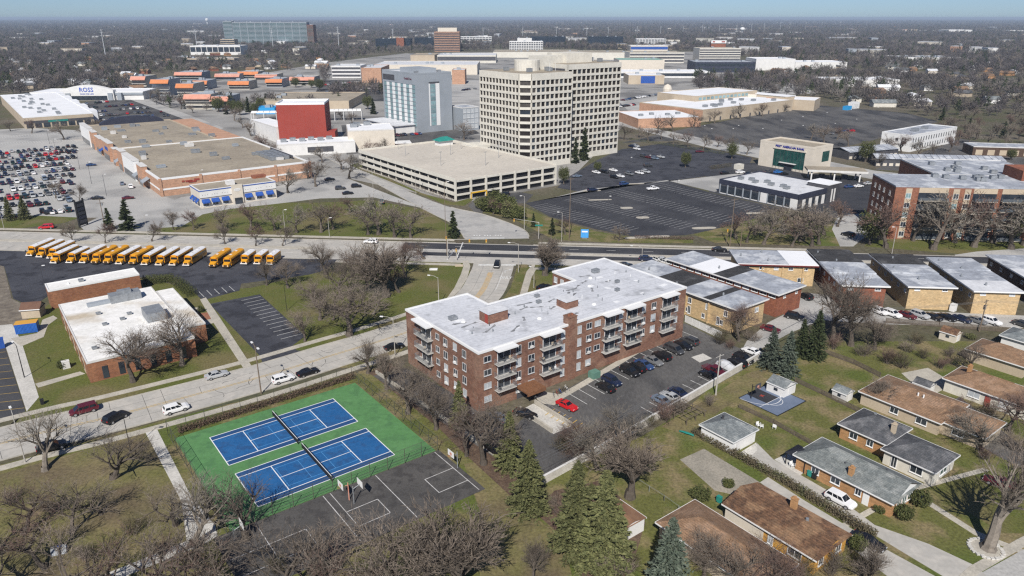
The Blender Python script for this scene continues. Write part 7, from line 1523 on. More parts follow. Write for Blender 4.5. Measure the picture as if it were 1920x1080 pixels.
fb('white_garage', 'white three-level garage left of the hotel', 'parking garage', 623, 677, 146, 124, 40, M_wwall, M_roofw, 3, M_darkw); fb('brick_mall_block', 'salmon brick mall block left behind the hotel', 'store', 679, 716, 156, 128, 60, M_tanbrick, M_roofw); fb('mall_hall', 'long white-roofed mall hall behind the hotel', 'store', 700, 895, 140, 122, 90, M_beige, M_roofw); fb('brick_mall_block', 'salmon brick mall block right behind the hotel', 'store', 848, 872, 158, 132, 30, M_tanbrick, M_roofw)
fb('mall_hall', 'grey domed mall hall in the far centre left', 'store', 770, 815, 116, 104, 70, M_tanw, M_rooft); fb('mall_hall', 'tan mall hall with dark eaves left of the tower roof', 'store', 820, 930, 118, 104, 80, M_cream, M_roofw, 1, M_darkw); fb('mall_hall', 'cream mall hall above the tower roof', 'store', 925, 1090, 108, 98, 100, M_cream, M_rooft); fb('mall_hall', 'tan mall hall right behind the tower', 'store', 1090, 1180, 112, 99, 80, M_cream, M_rooft); fb('mall_hall', 'white strip mall before the far tan garage', 'store', 1150, 1330, 146, 135, 40, M_wwall, M_roofb, 1, M_glass)
fb('cinema_front', 'orange and blue glazed shop front right of the tower', 'store', 1178, 1245, 158, 142, 40, M_tanw, M_roofb).bx('blue_glass', M_blue, 14, 30, -.3, 0, 1, 9)
fb('tan_store', 'big tan flat-roofed store behind the red box', 'store', 485, 655, 206, 190, 75, M_tanw, M_rooft); fb('blue_canopy_store', 'bright blue curved canopy store left of the red box', 'store', 480, 516, 214, 203, 14, mat('cyan_sheet', (.03, .3, .62), rough=.6), mat('cyan_sheet', (.03, .3, .62)))
fb('low_shop', 'low white and blue block below the white warehouse', 'store', 320, 355, 113, 107, 30, M_wwall, M_roofg, 1); fb('low_shop', 'low dark glass block below the white warehouse', 'store', 350, 440, 120, 110, 30, M_tanw, M_roofg, 1)
fb('road_bridge', 'long pale road bridge in front of the teal glass high-rise', 'bridge', 450, 640, 96, 92, 14, M_conc2, M_conc)
# orange-awning apartment court
OAG = 'apartment blocks with orange and salmon awnings'
for i, (x0, x1, yb, yt, m) in enumerate(((350, 398, 205, 178, 1), (398, 432, 205, 182, 1), (335, 366, 186, 158, 0), (288, 320, 180, 150, 0), (250, 276, 168, 144, 1), (316, 340, 176, 158, 1), (430, 468, 168, 153, 0), (500, 530, 164, 149, 0), (448, 485, 148, 135, 0), (405, 450, 150, 139, 1), (545, 590, 160, 145, 1), (330, 380, 150, 136, 1), (480, 520, 150, 140, 1), (362, 390, 168, 152, 0))):
    b_ = fb('awning_apartment', f'{"salmon" if m else "orange"} awning apartment block, {ORD[i]} of the court upper left', 'apartment block', x0, x1, yb, yt, 26, M_greyw if i % 2 else M_conc, M_roofg, 3, M_darkw, group=OAG)
    am = MB(); am.face([(-.5, -3, b_.h - 2.6), (b_.L + .5, -3, b_.h - 2.6), (b_.L + .5, .2, b_.h + .6), (-.5, .2, b_.h + .6)]); am.box(-.5, b_.L + .5, -3, -2.9, b_.h - 3.2, b_.h - 2.6); am.build('awning', M_salmon if m else M_orangew, b_.root)
    for z in (3, 6): MB().box(0, b_.L, -1.6, -.16, z, z + .35).build('balcony_slab', M_conc2, b_.root)
# water towers, smoke-less plant, transmission poles
def water_tower(label, px, ytop, s=1.0):
    p = P(*px); r = thing('water_tower', label, 'water tower', (p.x, p.y, 0)); h = 10
    lo, hi = 0, 70.
    for _ in range(40):
        m = (lo + hi) / 2
        if proj((p.x, p.y, m))[1] > ytop: lo = m
        else: hi = m
    h = lo; R_ = h * .24 * s; MB().ring([(R_ * .3, 0), (R_ * .22, h * .5)], 12).build('stem', M_trim, r)
    MB().ring([(R_ * .25, h * .5), (R_ * .9, h * .62), (R_, h * .76), (R_ * .92, h * .9), (R_ * .4, h * .99), (.2, h)], 16).build('tank', M_trim, r, smooth=True); return r
water_tower('white water tower left of the teal glass high-rise', (389, 47), 34); water_tower('white water tower among trees at upper right', (1391, 65), 51, 1.4); water_tower('small white water tower on the left horizon', (136, 34.6 + 3), 29.5); water_tower('pale small water tower second on the left horizon', (187, 38), 31)
M_pylon = mat('pylon_steel', (.5, .52, .54), rough=.6)
PYL = [(199, 110, 55), (370, 92, 55), (513, 96, 52), (636, 94, 50), (738, 92, 54), (906, 78, 52), (980, 72, 50), (1043, 70, 50), (1100, 72, 50), (1140, 70, 51), (1194, 70, 49), (1238, 68, 49), (1280, 66, 49), (1316, 64, 46), (1348, 63, 46), (1380, 66, 47), (1408, 64, 45), (1432, 62, 44), (1462, 60, 42), (1480, 58, 42), (1510, 56, 41), (1540, 55, 41), (1575, 52, 40), (1624, 50, 39), (1, 106, 85)]
for i, (x, yb, yt) in enumerate(PYL):
    p = P(x, yb); lo, hi = 0, 69.
    for _ in range(40):
        m = (lo + hi) / 2
        if proj((p.x, p.y, m))[1] > yt: lo = m
        else: hi = m
    r = thing('transmission_pole', f'tall pale steel transmission pole, {ORD[i]} of the line across the horizon', 'power pole', (p.x, p.y, 0), 0, 'transmission poles on the horizon'); h = lo
    MB().tube((0, 0, 0), (0, 0, h), .75, .4, 8).build('mast', M_pylon, r)
    for k in range(3): MB().tube((-3.6, 0, h * (.97 - .09 * k)), (3.6, 0, h * (.985 - .09 * k)), .22, .22, 5).build('crossarm', M_pylon, r)
# ================================================================== far houses among the trees
rh = random.Random(31); HM = [(M_obrick, M_sht), (M_wwall, M_shg), (M_tanw, M_shd), (M_cream, M_shg), (M_redbrick, M_sht), (M_wwall, M_roofb), (M_beige, M_roofw)]
HB = {}
def far_house(p, ang, i):
    k = i % 7
    if k not in HB:
        r = thing('far_house', '', 'house'); wm, rm = HM[k]; MB().box(-6, 6, -4.5, 4.5, 0, 3.6).build('wall', wm, r); m = MB()
        m.face([(-6.5, -5, 3.5), (6.5, -5, 3.5), (6.5, 0, 6), (-6.5, 0, 6)]); m.face([(-6.5, 5, 3.5), (-6.5, 0, 6), (6.5, 0, 6), (6.5, 5, 3.5)]); m.face([(-6.5, -5, 3.5), (-6.5, 0, 6), (-6.5, 5, 3.5)]); m.face([(6.5, -5, 3.5), (6.5, 5, 3.5), (6.5, 0, 6)]); m.build('roof', rm, r); HB[k] = r; o = r
    else: o = copy_tree(HB[k])
    o.location = (p.x, p.y, 0); o.rotation_euler = (0, 0, R(ang)); return o
WN = ['red-brick', 'white', 'tan', 'cream', 'dark brick', 'white-roofed', 'beige']
def houses(n, x0, x1, y0, y1, where, grp):
    for i, px_ in enumerate(sorted(rh.uniform(x0, x1) for _ in range(n))):
        py_ = y0 + (y1 - y0) * rh.random(); j = rh.randrange(7); o = far_house(P(px_, py_), rh.choice([GA, GA + 90, -6, 84]) + rh.uniform(-3, 3), j)
        if rh.random() < .4: o.scale = (rh.uniform(1, 1.8), 1, 1)
        o['label'] = f'small far {WN[j]} house, {ordn(i)} from the left {where}'; o['group'] = grp + ', ' + WN[j]
houses(70, 0, 250, 98, 172, 'at the upper left', 'far houses upper left'); houses(40, 260, 620, 98, 140, 'left of the hotel', 'far houses left of the hotel'); houses(40, 1450, 1900, 98, 150, 'at the upper right', 'far houses upper right'); houses(14, 1600, 1900, 160, 200, 'in the park on the right', 'far houses right park')
rq = random.Random(55); fbm = MB().box(-1, 1, -1, 1, 0, 1).mesh('far_block', M_wwall)
for i, px_ in enumerate(sorted(rq.uniform(-40, 1960) for _ in range(190))):
    py_ = 40 + 66 * rq.random() ** 1.3; p = P(px_, py_)
    if 600 < px_ < 1300 and py_ > 95: continue
    o = thing('far_building', f'low pale far building, {ordn(i)} from the left near the horizon', 'building', (p.x, p.y, 0), R(rq.choice([0, 37, 127, 84])), 'low pale buildings near the horizon'); s_ = 1 + (110 - py_) / 45
    w, d, h = rq.uniform(5, 20) * s_, rq.uniform(5, 9) * s_, rq.uniform(9, 14); m = rq.choice([M_wwall, M_beige, M_tanw, M_tanbrick, M_greyw, M_wwall, M_cream])
    MB().box(-w, w, -d, d, 0, h).build('wall', m, o); MB().box(-w - .3, w + .3, -d - .3, d + .3, h, h + .6).build('roof', rq.choice([M_roofb, M_roofw, M_roofg, M_rooft]), o)
# ================================================================== the wood that runs to the horizon
def low_tree(seed, n=110, w=.16, ever=False):
    r = random.Random(seed); m = MB(); m.tube((0, 0, 0), (0, 0, 4), .35, .2, 4, cap=False)
    for _ in range(n):
        v = Vector((r.gauss(0, 1), r.gauss(0, 1), r.gauss(0, 1))).normalized() * r.uniform(.35, 1); c = Vector((v.x * 5, v.y * 5, 6 + v.z * 4.6))
        if ever: a = Vector((r.uniform(-1, 1), r.uniform(-1, 1), r.uniform(-.5, .5))) * 1.1; b = a.cross(Vector((r.uniform(-1, 1), r.uniform(-1, 1), r.uniform(-1, 1)))) * .6; c = Vector((v.x * 3 * (1.3 - (c.z / 12)), v.y * 3 * (1.3 - (c.z / 12)), c.z + 1))
        else:
            d = (c - Vector((0, 0, 3.5))).normalized(); a = (d + Vector((r.gauss(0, .35), r.gauss(0, .35), r.gauss(0, .3)))) * r.uniform(1.2, 2.6); b = a.cross(Vector((r.uniform(-1, 1), r.uniform(-1, 1), r.uniform(-1, 1)))).normalized() * w * r.uniform(1, 2)
        m.face([c - a * .5 - b, c - a * .5 + b, c + a * .5])
    return m
WT = [low_tree(900 + i, 150, .17).mesh('wood_tree', [M_woodt, M_woodt, M_woodt, M_twig, M_woodt][i]) for i in range(5)] + [low_tree(950, 130, ever=True).mesh('wood_conifer', M_needled)]
wcol = bpy.data.collections.new('wood_kinds')
for i, me in enumerate(WT): wcol.objects.link(bpy.data.objects.new('wood_kind_%d' % i, me))
EXC = [PP(q) for q in (
    [(-300, 262), (-300, 178), (100, 176), (230, 176), (420, 236), (500, 210), (640, 196), (900, 150), (1180, 118), (1300, 138), (1300, 170), (1545, 190), (1700, 205), (1760, 230), (1700, 300), (1560, 300), (1160, 300), (900, 300), (600, 330), (140, 400), (-300, 420)],
    [(240, 195), (240, 140), (420, 132), (600, 132), (620, 200)], [(610, 165), (620, 120), (700, 100), (950, 94), (1300, 96), (1590, 128), (1480, 140), (1300, 150), (1180, 200)],
    [(330, 115), (350, 98), (460, 96), (460, 112)])]
def inside(p, q):
    c = False; n = len(q)
    for i in range(n):
        a, b = q[i], q[i - 1]
        if (a.y > p.y) != (b.y > p.y) and p.x < (b.x - a.x) * (p.y - a.y) / (b.y - a.y) + a.x: c = not c
    return c
rw = np.random.default_rng(4); pts = []
YC = P(960, 300).y
def band(d0, d1, step, sc, keep=1.0):
    y = d0
    while y < d1:
        hw_ = y * .76 + 40; n = int(2 * hw_ / step)
        for k in range(n):
            if rw.random() > keep: continue
            x = -hw_ + (k + rw.random()) * step; yy = y + (rw.random() - .5) * step
            if yy < 900 and any(inside(Vector((x, yy, 0)), q) for q in EXC): continue
            if yy < 2300 and any(inside(Vector((x, yy, 0)), q) for q in EXC[1:]): continue
            cl = math.sin(x * .006 + 1.3) * math.sin(yy * .0043 + x * .002) + .6 * math.sin(x * .017 + yy * .011)
            if cl > .75 and rw.random() < .8: continue
            pts.append((x, yy, sc * rw.uniform(.65, 1.4)))
        y += step
band(330, 620, 11, .85, .55); band(620, 1500, 11.5, 1.0, .72); band(1500, 2600, 13, 1.05, .8); band(2600, 4500, 19, 1.15, .85); band(4500, 9000, 40, 1.5); band(9000, 20000, 95, 2.2)
pts = [q for q in pts if q[1] > 600 or q[0] < -.55 * q[1] or q[0] > .5 * q[1]]
pts = [q for q in pts if not (q[1] < 430 and abs(q[0]) < 300)]
# the nearest ones stand as trees of their own, the rest is one wood
pts.sort(key=lambda q: q[1]); nearp, farp = pts[:90], pts[90:]
nearp.sort(key=lambda q: q[0] / q[1])
for i, (x, y, s_) in enumerate(nearp):
    side = 'left' if x < 0 else 'right'; ever = i % 9 == 4; lm, cm = TV[('darkspruce', 1) if ever else ('mid', i % 4)]
    r = thing('spruce_tree' if ever else 'bare_tree', f'{"dark spruce" if ever else "bare tree"}, {ordn(i)} from the left along the near edge of the far wood', 'tree', (x, y, 0), i * 2.4, f'{"spruces" if ever else "bare trees"} at the near edge of the far wood, {side}'); r.scale = (s_ * 1.1,) * 3; link('trunk', lm, r); link('crown', cm, r)
me = bpy.data.meshes.new('wood'); me.from_pydata([(x, y, -.2) for x, y, s_ in farp], [], [])
at_ = me.attributes.new('sc', 'FLOAT', 'POINT'); at_.data.foreach_set('value', [s_ for *_, s_ in farp])
kinds = rw.choice([0, 1, 2, 3, 4, 5], len(farp), p=[.27, .1, .24, .1, .16, .13]).astype(int)
ak = me.attributes.new('kind', 'INT', 'POINT'); ak.data.foreach_set('value', kinds.tolist()); ar = me.attributes.new('rz', 'FLOAT', 'POINT'); ar.data.foreach_set('value', rw.uniform(0, 6.28, len(farp)).tolist())
wood = tag(link('wood', me), 'grey-brown leafless wood running to the horizon', 'wood', kind='stuff')
ng = bpy.data.node_groups.new('wood_nodes', 'GeometryNodeTree'); ng.interface.new_socket('Geometry', in_out='INPUT', socket_type='NodeSocketGeometry'); ng.interface.new_socket('Geometry', in_out='OUTPUT', socket_type='NodeSocketGeometry')
N = ng.nodes; gi, go = N.new('NodeGroupInput'), N.new('NodeGroupOutput'); ci = N.new('GeometryNodeCollectionInfo'); ci.inputs[0].default_value = wcol; ci.inputs['Separate Children'].default_value = True; ci.inputs['Reset Children'].default_value = True
ip = N.new('GeometryNodeInstanceOnPoints'); ip.inputs['Pick Instance'].default_value = True
def attr(nm, t): a = N.new('GeometryNodeInputNamedAttribute'); a.data_type = t; a.inputs['Name'].default_value = nm; return a.outputs['Attribute']
LK = ng.links.new; LK(gi.outputs[0], ip.inputs['Points']); LK(ci.outputs[0], ip.inputs['Instance']); LK(attr('kind', 'INT'), ip.inputs['Instance Index'])
cx = N.new('ShaderNodeCombineXYZ'); LK(attr('rz', 'FLOAT'), cx.inputs[2]); er = N.new('FunctionNodeEulerToRotation'); LK(cx.outputs[0], er.inputs[0]); LK(er.outputs[0], ip.inputs['Rotation']); LK(attr('sc', 'FLOAT'), ip.inputs['Scale']); LK(ip.outputs[0], go.inputs[0])
md = wood.modifiers.new('wood', 'NODES'); md.node_group = ng
print('wood', len(farp))
# ================================================================== haze
tops = 78.0
hz_ = MB().box(-46000, 46000, -45500, 46500, -1.0, tops); ho = hz_.build('haze', None); ho.data.materials.clear()
hm_ = bpy.data.materials.new('haze_air'); hm_.use_nodes = True; hn = hm_.node_tree.nodes
for n_ in list(hn):
    if n_.type != 'OUTPUT_MATERIAL': hn.remove(n_)
pv = hn.new('ShaderNodeVolumePrincipled'); pv.inputs['Color'].default_value = (.62, .76, .95, 1); pv.inputs['Density'].default_value = HAZE_D; pv.inputs['Anisotropy'].default_value = 0.0
hm_.node_tree.links.new(pv.outputs[0], [n_ for n_ in hn if n_.type == 'OUTPUT_MATERIAL'][0].inputs['Volume'])
ho.data.materials.append(hm_); tag(ho, 'thin blue daylight haze', 'haze', kind='stuff')
# ================================================================== poles, lamps, signals, signs
M_polew = mat('timber_pole', (.2, .155, .115), (.15, .115, .085), 2, rough=.9); M_poles = mat('pale_pole', (.46, .44, .4), (.38, .36, .33), 1, rough=.6)
def px_h(px, ytop):
    p = P(*px); lo, hi = 0, 69.
    for _ in range(40):
        m = (lo + hi) / 2
        if proj((p.x, p.y, m))[1] > ytop: lo = m
        else: hi = m
    return p, lo
def lamp(label, px, ytop, arm=1.8, az=90, m=None, twin=False, r=.11, group='street lamps', head=None):
    p, h = px_h(px, ytop); o = thing('street_lamp', label, 'street lamp', (p.x, p.y, 0), R(az), group); m = m or M_poles
    MB().tube((0, 0, 0), (0, 0, h), r, r * .6, 8).build('pole', m, o)
    for s_ in ((1, -1) if twin else (1,)):
        a = MB().tube((0, 0, h - .2), (s_ * arm * .5, 0, h + .25), .05, .045, 6); a.tube((s_ * arm * .5, 0, h + .25), (s_ * arm, 0, h + .3), .045, .04, 6); a.build('arm', m, o)
        MB().box(min(s_ * arm, s_ * (arm + .75)), max(s_ * arm, s_ * (arm + .75)), -.18, .18, h + .2, h + .36).build('lamp_head', head or M_trim, o)
    return o
lamp('tall street lamp with twin heads beside the white SUV', (490, 739), 650, 1.4, GA + 90, M_polew, True, .15)
lamp('street lamp at the left edge by the striped lot', (48, 868), 775, 1.6, 130); lamp('slim black park lamp between the two park trees', (245, 846), 778, .5, 0, M_black, r=.08, head=M_black); lamp('bent black lamp on the concrete pad', (46, 708), 648, 1.6, 140, M_black, head=M_trim)
lamp('street lamp at the left end of the brown apartment block', (741, 668), 597, 2.2, 170); lamp('street lamp rising behind the apartment roof notch', (823, 573), 520, 2.2, 160); lamp('street lamp on the right side of the crossing', (972, 511), 457, 2.4, 175); lamp('thin lamp at the apartment wing corner', (1001, 540), 503, 1, 140)
lamp('thin lamp at the lower edge of the dark front lot', (1053, 453), 399, 1, 180); lamp('tall lamp at the left corner of the dark front lot', (983, 431), 368, 1, 200); lamp('lamp on the avenue right of the dark front lot', (1203, 490), 463, 3, 175); lamp('lamp post before the balcony block', (1672, 477), 427, .8, 180); lamp('lamp left of the garage corner', (836, 446), 342, 1, 0, M_polew)
lamp('slim lamp on the school walk', (538, 583), 535, .5, 0, M_black, r=.07, head=M_black)
for i, (x, y, yt) in enumerate(((83, 535, 500), (108, 300, 262), (150, 318, 282), (172, 345, 305), (200, 368, 328), (93, 270, 245), (380, 352, 320), (536, 446, 395), (618, 446, 410), (277, 445, 405), (8, 430, 395), (610, 330, 290), (700, 360, 312), (780, 365, 320))): lamp(f'thin light pole, {ORD[i]} of those around store and restaurant', (x, y), yt, .5, 20, M_darkw if i < 6 else M_poles, r=.09, group='light poles around the store')
for i, (x, y) in enumerate(((1330, 268), (1380, 262), (1425, 268), (1460, 252), (1500, 245), (1545, 238), (1590, 232), (1560, 258), (1640, 228), (1500, 262), (1600, 250), (1180, 322), (1215, 318), (1268, 365), (1210, 380), (1140, 395), (1370, 268), (1317, 262))): lamp(f'white-headed lot lamp, {ORD[i]} of the mall and office lots', (x, y), y - 26, .3, 0, M_darkw, r=.09, group='lot lamps right of the tower')
def upole(label, px, ytop, arms=2, az=0, transformer=False, m=None):
    p, h = px_h(px, ytop); o = thing('utility_pole', label, 'utility pole', (p.x, p.y, 0), R(az), 'utility poles'); m = m or M_polew
    MB().tube((0, 0, 0), (0, 0, h), .17, .1, 8).build('pole', m, o)
    for k in range(arms): MB().box(-1.2, 1.2, -.06, .06, h - .5 - 1.2 * k, h - .38 - 1.2 * k).build('crossarm', m, o)
    if transformer: MB().ring([(.3, h - 2.6), (.3, h - 1.6), (.1, h - 1.5)], 10, c=(.4, .2)).build('transformer', M_steel, o)
    return p, h
u1 = upole('utility pole with transformer at the apartment lot wall', (1342, 741), 664, 2, GA, True, M_poles); u2 = upole('utility pole with lamp behind the yellow town houses', (1836, 622), 562, 2, GA, True); u3 = upole('tall utility pole at the dark front lot', (1067, 450), 333, 1, 10); u4 = upole('tall utility pole at the avenue before the town houses', (1368, 463), 372, 1, 10); u5 = upole('leaning pole with transformers beside the pylon sign', (198, 432), 372, 2, 20, True); u6 = upole('utility pole between shrubs and spruces by the lot', (1532, 642), 575, 1, GA); u7 = upole('thin pole right of the tall avenue pole', (1388, 462), 415, 1, 0)
M_cable = mat('cable', (.16, .16, .16), rough=.5)
def cable(label, a, b, sag=.8, r=.022):
    m = MB(); pts_ = []
    for k in range(9): t = k / 8; v = Vector(a).lerp(Vector(b), t); v.z -= sag * 4 * t * (1 - t); pts_.append(v)
    m.path(pts_, r, 4); tag(m.build('overhead_cable', M_cable), label, 'cable', 'overhead cables')
top = lambda u, d=0, z=.4: (u[0].x + U_.x * d, u[0].y + U_.y * d, u[1] - z)
q0 = P(1000, 960)
for k, d in enumerate((-1, 0, 1)):
    nm = ('left', 'middle', 'right')[k]
    cable(f'{nm} overhead cable from the lot pole down over the spruces', top(u1, d), (q0.x + d, q0.y, 9)); cable(f'{nm} overhead cable from the lot pole to the shrub pole', top(u1, d), top(u6, d)); cable(f'{nm} overhead cable from the shrub pole to the town-house pole', top(u6, d), top(u2, d)); cable(f'{nm} overhead cable leaving the town-house pole to the right', top(u2, d), (u2[0].x + 55 + d, u2[0].y + 2, u2[1] - .4))
# traffic signals
def head(r, x, y, z, rz=0):
    h = MB().box(-.2, .2, -.14, .14, 0, 1.15).build('signal_head', mat('signal_yellow', (.6, .33, .03), rough=.5), r, loc=(x, y, z), rz=rz)
    for k, m in enumerate((M_grn, M_yellow, M_tail)): MB().ring([(.13, 0), (.13, .02)], 10).build('lens', m, h, loc=(0, -.15, .2 + .36 * k)).rotation_euler = (math.pi / 2, 0, 0)
def signal(label, px, tip, hts, z=6.0, m=M_poles, heads=2):
    p = P(*px); q = P(*tip, z); r = thing('traffic_signal', label, 'traffic signal', (p.x, p.y, 0), 0, 'traffic signals at the crossing'); d = q - p
    MB().tube((0, 0, 0), (0, 0, z + .6), .14, .11, 8).build('pole', m, r); MB().tube((0, 0, z + .4), (d.x, d.y, z + .6), .09, .06, 6).build('mast_arm', m, r)
    for t in hts: head(r, d.x * t, d.y * t, z - .6)
    return r, d
s1, d1 = signal('signal mast with two yellow heads over the avenue', (840, 486), (914, 452), (.55, .97)); s2, d2 = signal('signal mast with green street sign right of the crossing', (1010, 448), (963, 413), (.98,), 5.4); MB().box(-1.3, 1.3, -.2, -.14, 4.6, 5.1).build('street_sign', M_grn, s2); s3, d3 = signal('yellow-headed signal on a brown post at the left crossing corner', (838, 478), (842, 454), (.0,), 5.6, M_polew); s4, d4 = signal('short signal post on the near left corner of the crossing', (856, 489), (858, 472), (.0,), 3.4); s5, d5 = signal('signal mast by the avenue before the town houses', (1362, 455), (1362, 432), (.0,), 4.2, M_polew)
# pylon sign, banner, school sign
pg = thing('pylon_sign', 'black pylon sign with pale panels beside the avenue', 'sign', tuple(P(157, 424).xy) + (0,), R(GA + 40)); MB().box(-1.9, 1.9, -.35, .35, .6, 9.2).build('sign_board', M_black, pg); MB().box(-2.0, -1.7, -.3, .3, 0, 10).build('post', M_black, pg); MB().box(1.7, 2.0, -.3, .3, 0, 10).build('post', M_black, pg)
for k in range(5): MB().box(-1.5, 1.5, -.4, -.35, 1.4 + k * 1.5, 2.4 + k * 1.5).build('tenant_panel', M_navy if k % 2 else M_darkw, pg)
bn = thing('banner_sign', 'bright blue banner sign on the lawn corner of the front lot', 'sign', tuple(P(1096, 447).xy) + (0,), R(-6)); MB().box(-1.3, 1.3, -.15, .15, .3, 3.2).build('panel', mat('sky_blue_panel', (.06, .3, .7), (.08, .36, .75), 2, rough=.5), bn); MB().box(-1.0, 1.0, -.17, -.15, 2.2, 2.7).build('white_strip', M_trim, bn); MB().box(-.9, .9, -.1, .1, 0, .3).build('base', M_steel, bn)
ms = thing('monument_sign', 'low grey monument sign on the school lawn by the round bush', 'sign', tuple(P(350, 588).xy) + (0,), R(GA - 20)); MB().box(-3, 3, -.25, .25, 0, 1.3).build('slab', M_conc, ms); MB().box(-2.6, 2.6, -.28, -.25, .4, 1.0).build('panel', M_steel, ms)
# bank road sign, white lawn sign
for lb, px_, m in (('white plaque on the crossing lawn', (813, 506), M_trim), ('small brown marker at the corner of the crossing lawn', (861, 499), M_tanw)): o = MB().box(-1.2, 1.2, -.6, .6, 0, .35); tag(o.build('lawn_plaque', m, loc=(*P(*px_).xy, .05)), lb, 'sign')
# ---- small yard things
def chairs(lb, px_, rz):
    r = thing('garden_chair', lb, 'chair', tuple(P(*px_).xy) + (.06,), R(rz), 'white garden chairs'); MB().box(-.3, .3, -.3, .3, .38, .45).build('seat', M_trim, r); MB().box(-.3, .3, .25, .32, .45, 1.0).build('backrest', M_trim, r)
    for x in (-.27, .22):
        for y in (-.27, .24): MB().box(x, x + .05, y, y + .05, 0, .38).build('leg', M_trim, r)
        MB().box(x, x + .06, -.28, .3, .62, .68).build('armrest', M_trim, r)
for lb, px_, rz in (('white garden chair, left one of three behind the white garage', (1421, 801), 20), ('white garden chair, middle one of three behind the white garage', (1428, 803), 70), ('white garden chair standing apart on the lawn behind the garage', (1452, 804), 140), ('dark patio chair, left one on the patio', (1484, 876), 20), ('dark patio chair, right one on the patio', (1495, 879), 40)): chairs(lb, px_, rz)
def bin_(lb, px_, m): r = thing('wheeled_bin', lb, 'bin', tuple(P(*px_).xy) + (.05,), R(GA), 'wheeled bins'); MB().box(-.3, .3, -.35, .35, .08, 1.0).build('body', m, r); MB().box(-.33, .33, -.38, .4, 1.0, 1.08).build('lid', m, r); [MB().tube((x - .04, .3, .1), (x + .04, .3, .1), .1, .1, 8).build('wheel', M_tyre, r) for x in (-.28, .28)]
bin_('green wheeled bin at the corner of the green-grey house', (1518, 893), M_grn); bin_('black wheeled bin beside the green one', (1527, 898), M_black); bin_('black bin on the school lawn', (80, 758), M_black); bin_('green bin behind the ochre house', (1348, 942), M_grn)
kb_ = thing('garden_trellis', 'timber garden frame beds beside the lot wall', 'garden frame', tuple(P(1290, 800).xy) + (.05,), R(GA))
for k in range(5): MB().box(-.05, .05, 0, 7, 1.4, 1.48).build('beam', M_wood, kb_).location.x = k * 1.3; MB().box(0, 5.2, -.05, .05, 1.48, 1.55).build('cross_beam', M_wood, kb_).location.y = .4 + k * 1.5
for x in (0, 2.6, 5.2):
    for y in (.4, 3.4, 6.4): MB().box(x - .06, x + .06, y - .06, y + .06, 0, 1.4).build('post', M_wood, kb_)
ky = thing('green_kayak', 'green kayak lying beside the dry hedge', 'kayak', tuple(P(1287, 815).xy) + (.1,), R(-35)); m = MB()
for x, w, z in ((-1.4, .02, .3), (-.8, .28, .34), (0, .36, .34), (.8, .28, .34), (1.4, .02, .3)): m.v += [(x, -w, z), (x, 0, .02), (x, w, z), (x, 0, z + .08)]
for i in range(4):
    for j in range(4): a, b = i * 4 + j, i * 4 + (j + 1) % 4; m.f.append((a, b, b + 4, a + 4)); m.m.append(0)
m.build('hull', M_grn, ky)
tn = thing('blue_tent', 'small blue and white tent under the park trees at lower left', 'tent', tuple(P(112, 1035).xy) + (.05,), R(20)); tn.scale = (.75, .75, .75); m = MB(); m.face([(-1.3, -1, 0), (1.3, -1, 0), (1.3, 0, 1.5), (-1.3, 0, 1.5)]); m.face([(-1.3, 1, 0), (-1.3, 0, 1.5), (1.3, 0, 1.5), (1.3, 1, 0)]); m.build('fly', mat('tent_grey', (.3, .32, .34), rough=.7), tn); m = MB(); m.face([(1.31, -.95, 0), (1.31, .95, 0), (1.31, 0, 1.45)]); m.face([(-.4, -.3, 1.1), (.6, -.3, 1.1), (.6, .02, 1.54), (-.4, .02, 1.54)]); m.build('flap', M_blue, tn)
for i in range(5):
    p = P(1038 + 6 * i, 744 - 3 * i); r = thing('bicycle', f'bicycle, {ORD[i]} from the left in the rack by the red coupe', 'bicycle', (p.x, p.y, .06), R(GA + 60 + 9 * i), 'bicycles by the ramp')
    for x in (-.5, .5):
        w = MB()
        for k in range(12): a0, a1 = 2 * math.pi * k / 12, 2 * math.pi * (k + 1) / 12; w.tube((x + .33 * math.cos(a0), 0, .34 + .33 * math.sin(a0)), (x + .33 * math.cos(a1), 0, .34 + .33 * math.sin(a1)), .025, .025, 4)
        w.build('wheel', M_tyre, r)
    f = MB(); f.path([(-.5, 0, .34), (-.15, 0, .85), (.4, 0, .85), (.5, 0, .34)], .025, 5); f.path([(-.15, 0, .85), (0, 0, .34), (.4, 0, .85)], .025, 5); f.tube((.4, -.25, 1), (.4, .25, 1), .02, .02, 5); f.build('frame', [M_steel, M_red, M_blue, M_black, M_trim][i], r); MB().box(-.3, -.05, -.07, .07, .9, .96).build('saddle', M_black, r)
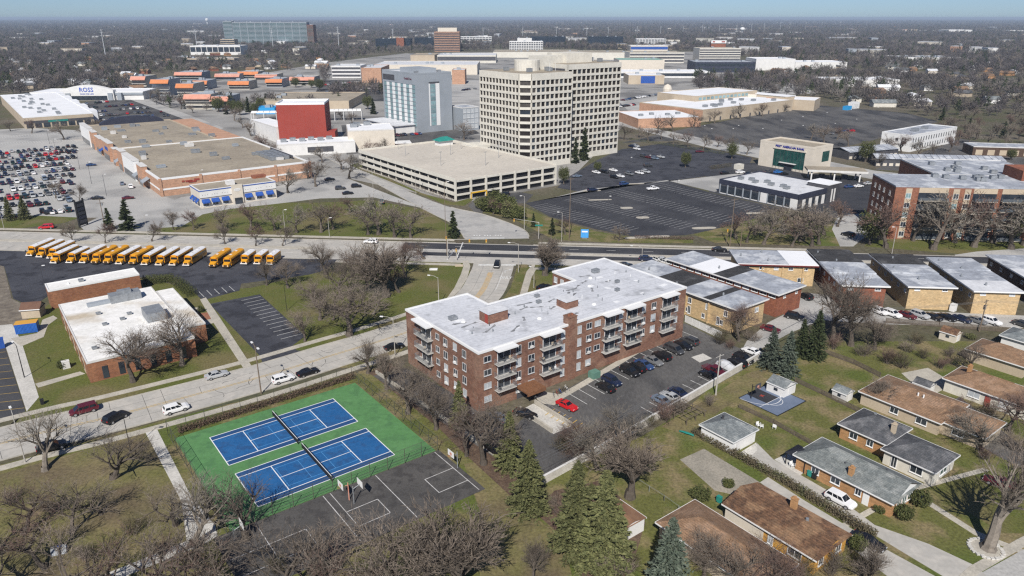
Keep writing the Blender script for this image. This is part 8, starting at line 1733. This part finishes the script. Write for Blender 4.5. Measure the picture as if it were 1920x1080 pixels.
hp = thing('handrail', 'thin rail along the concrete ramp', 'handrail', tuple(P(1003, 757).xy) + (.9,)); a_ = P(1070, 799) - P(1003, 757); f = MB().tube((0, 0, .8), (a_.x, a_.y, .8), .03, .03, 5); f.build('rail', M_steel, hp); [MB().tube((a_.x * k / 5, a_.y * k / 5, 0), (a_.x * k / 5, a_.y * k / 5, .8), .025, .025, 5).build('post', M_steel, hp) for k in range(6)]
for lb, px_, w, d, h, m in (('white utility box between the yellow town houses', (1786, 583), 1.6, 1.2, 1.8, M_trim), ('blue portable toilet at the left edge', (4, 652), 1.2, 1.2, 2.3, M_blue), ('white box unit on the school lawn bed', (125, 690), 1.4, 1.1, 1.6, M_coping), ('cream enclosure by the bank entrance', (1385, 317), 4, 3, 2.4, M_cream), ('white storage tank trailer at the far end of the mall lot', (1600, 203), 9, 5, 5, M_trim), ('blue tarp stack left of the white tank trailer', (1588, 206), 7, 4, 3, mat('cyan_sheet', (.03, .3, .62)))):
    o = thing('utility_box', lb, 'box', tuple(P(*px_).xy) + (.03,), R(GA)); MB().box(-w / 2, w / 2, -d / 2, d / 2, 0, h).build('body', m, o); MB().box(-w / 2 - .05, w / 2 + .05, -d / 2 - .05, d / 2 + .05, h, h + .08).build('lid', m, o)
for i, (x, y, w, d) in enumerate(((1195, 446, 9, 2), (1232, 444, 9, 2), (1320, 428, 9, 2.4), (1415, 400, 7, 2), (1125, 375, 10, 1.5), (1190, 345, 9, 1.5), (1110, 358, 8, 1.5), (1205, 408, 5, 3), (1175, 390, 5, 3))):
    o = thing('kerb_island', f'pale concrete parking island, {ORD[i]} of those in the dark front lot', 'traffic island', tuple(P(x, y).xy) + (.03,), R(GA - 30), 'parking islands'); m_ = MB(); nn = 16
    m_.prism([(w / 2 * math.copysign(abs(math.cos(t)) ** .5, math.cos(t)), d / 2 * math.copysign(abs(math.sin(t)) ** .7, math.sin(t))) for t in [2 * math.pi * (k + .5) / nn for k in range(nn)]], 0, .15 if i < 7 else .05); m_.build('island_slab', M_conc, o)
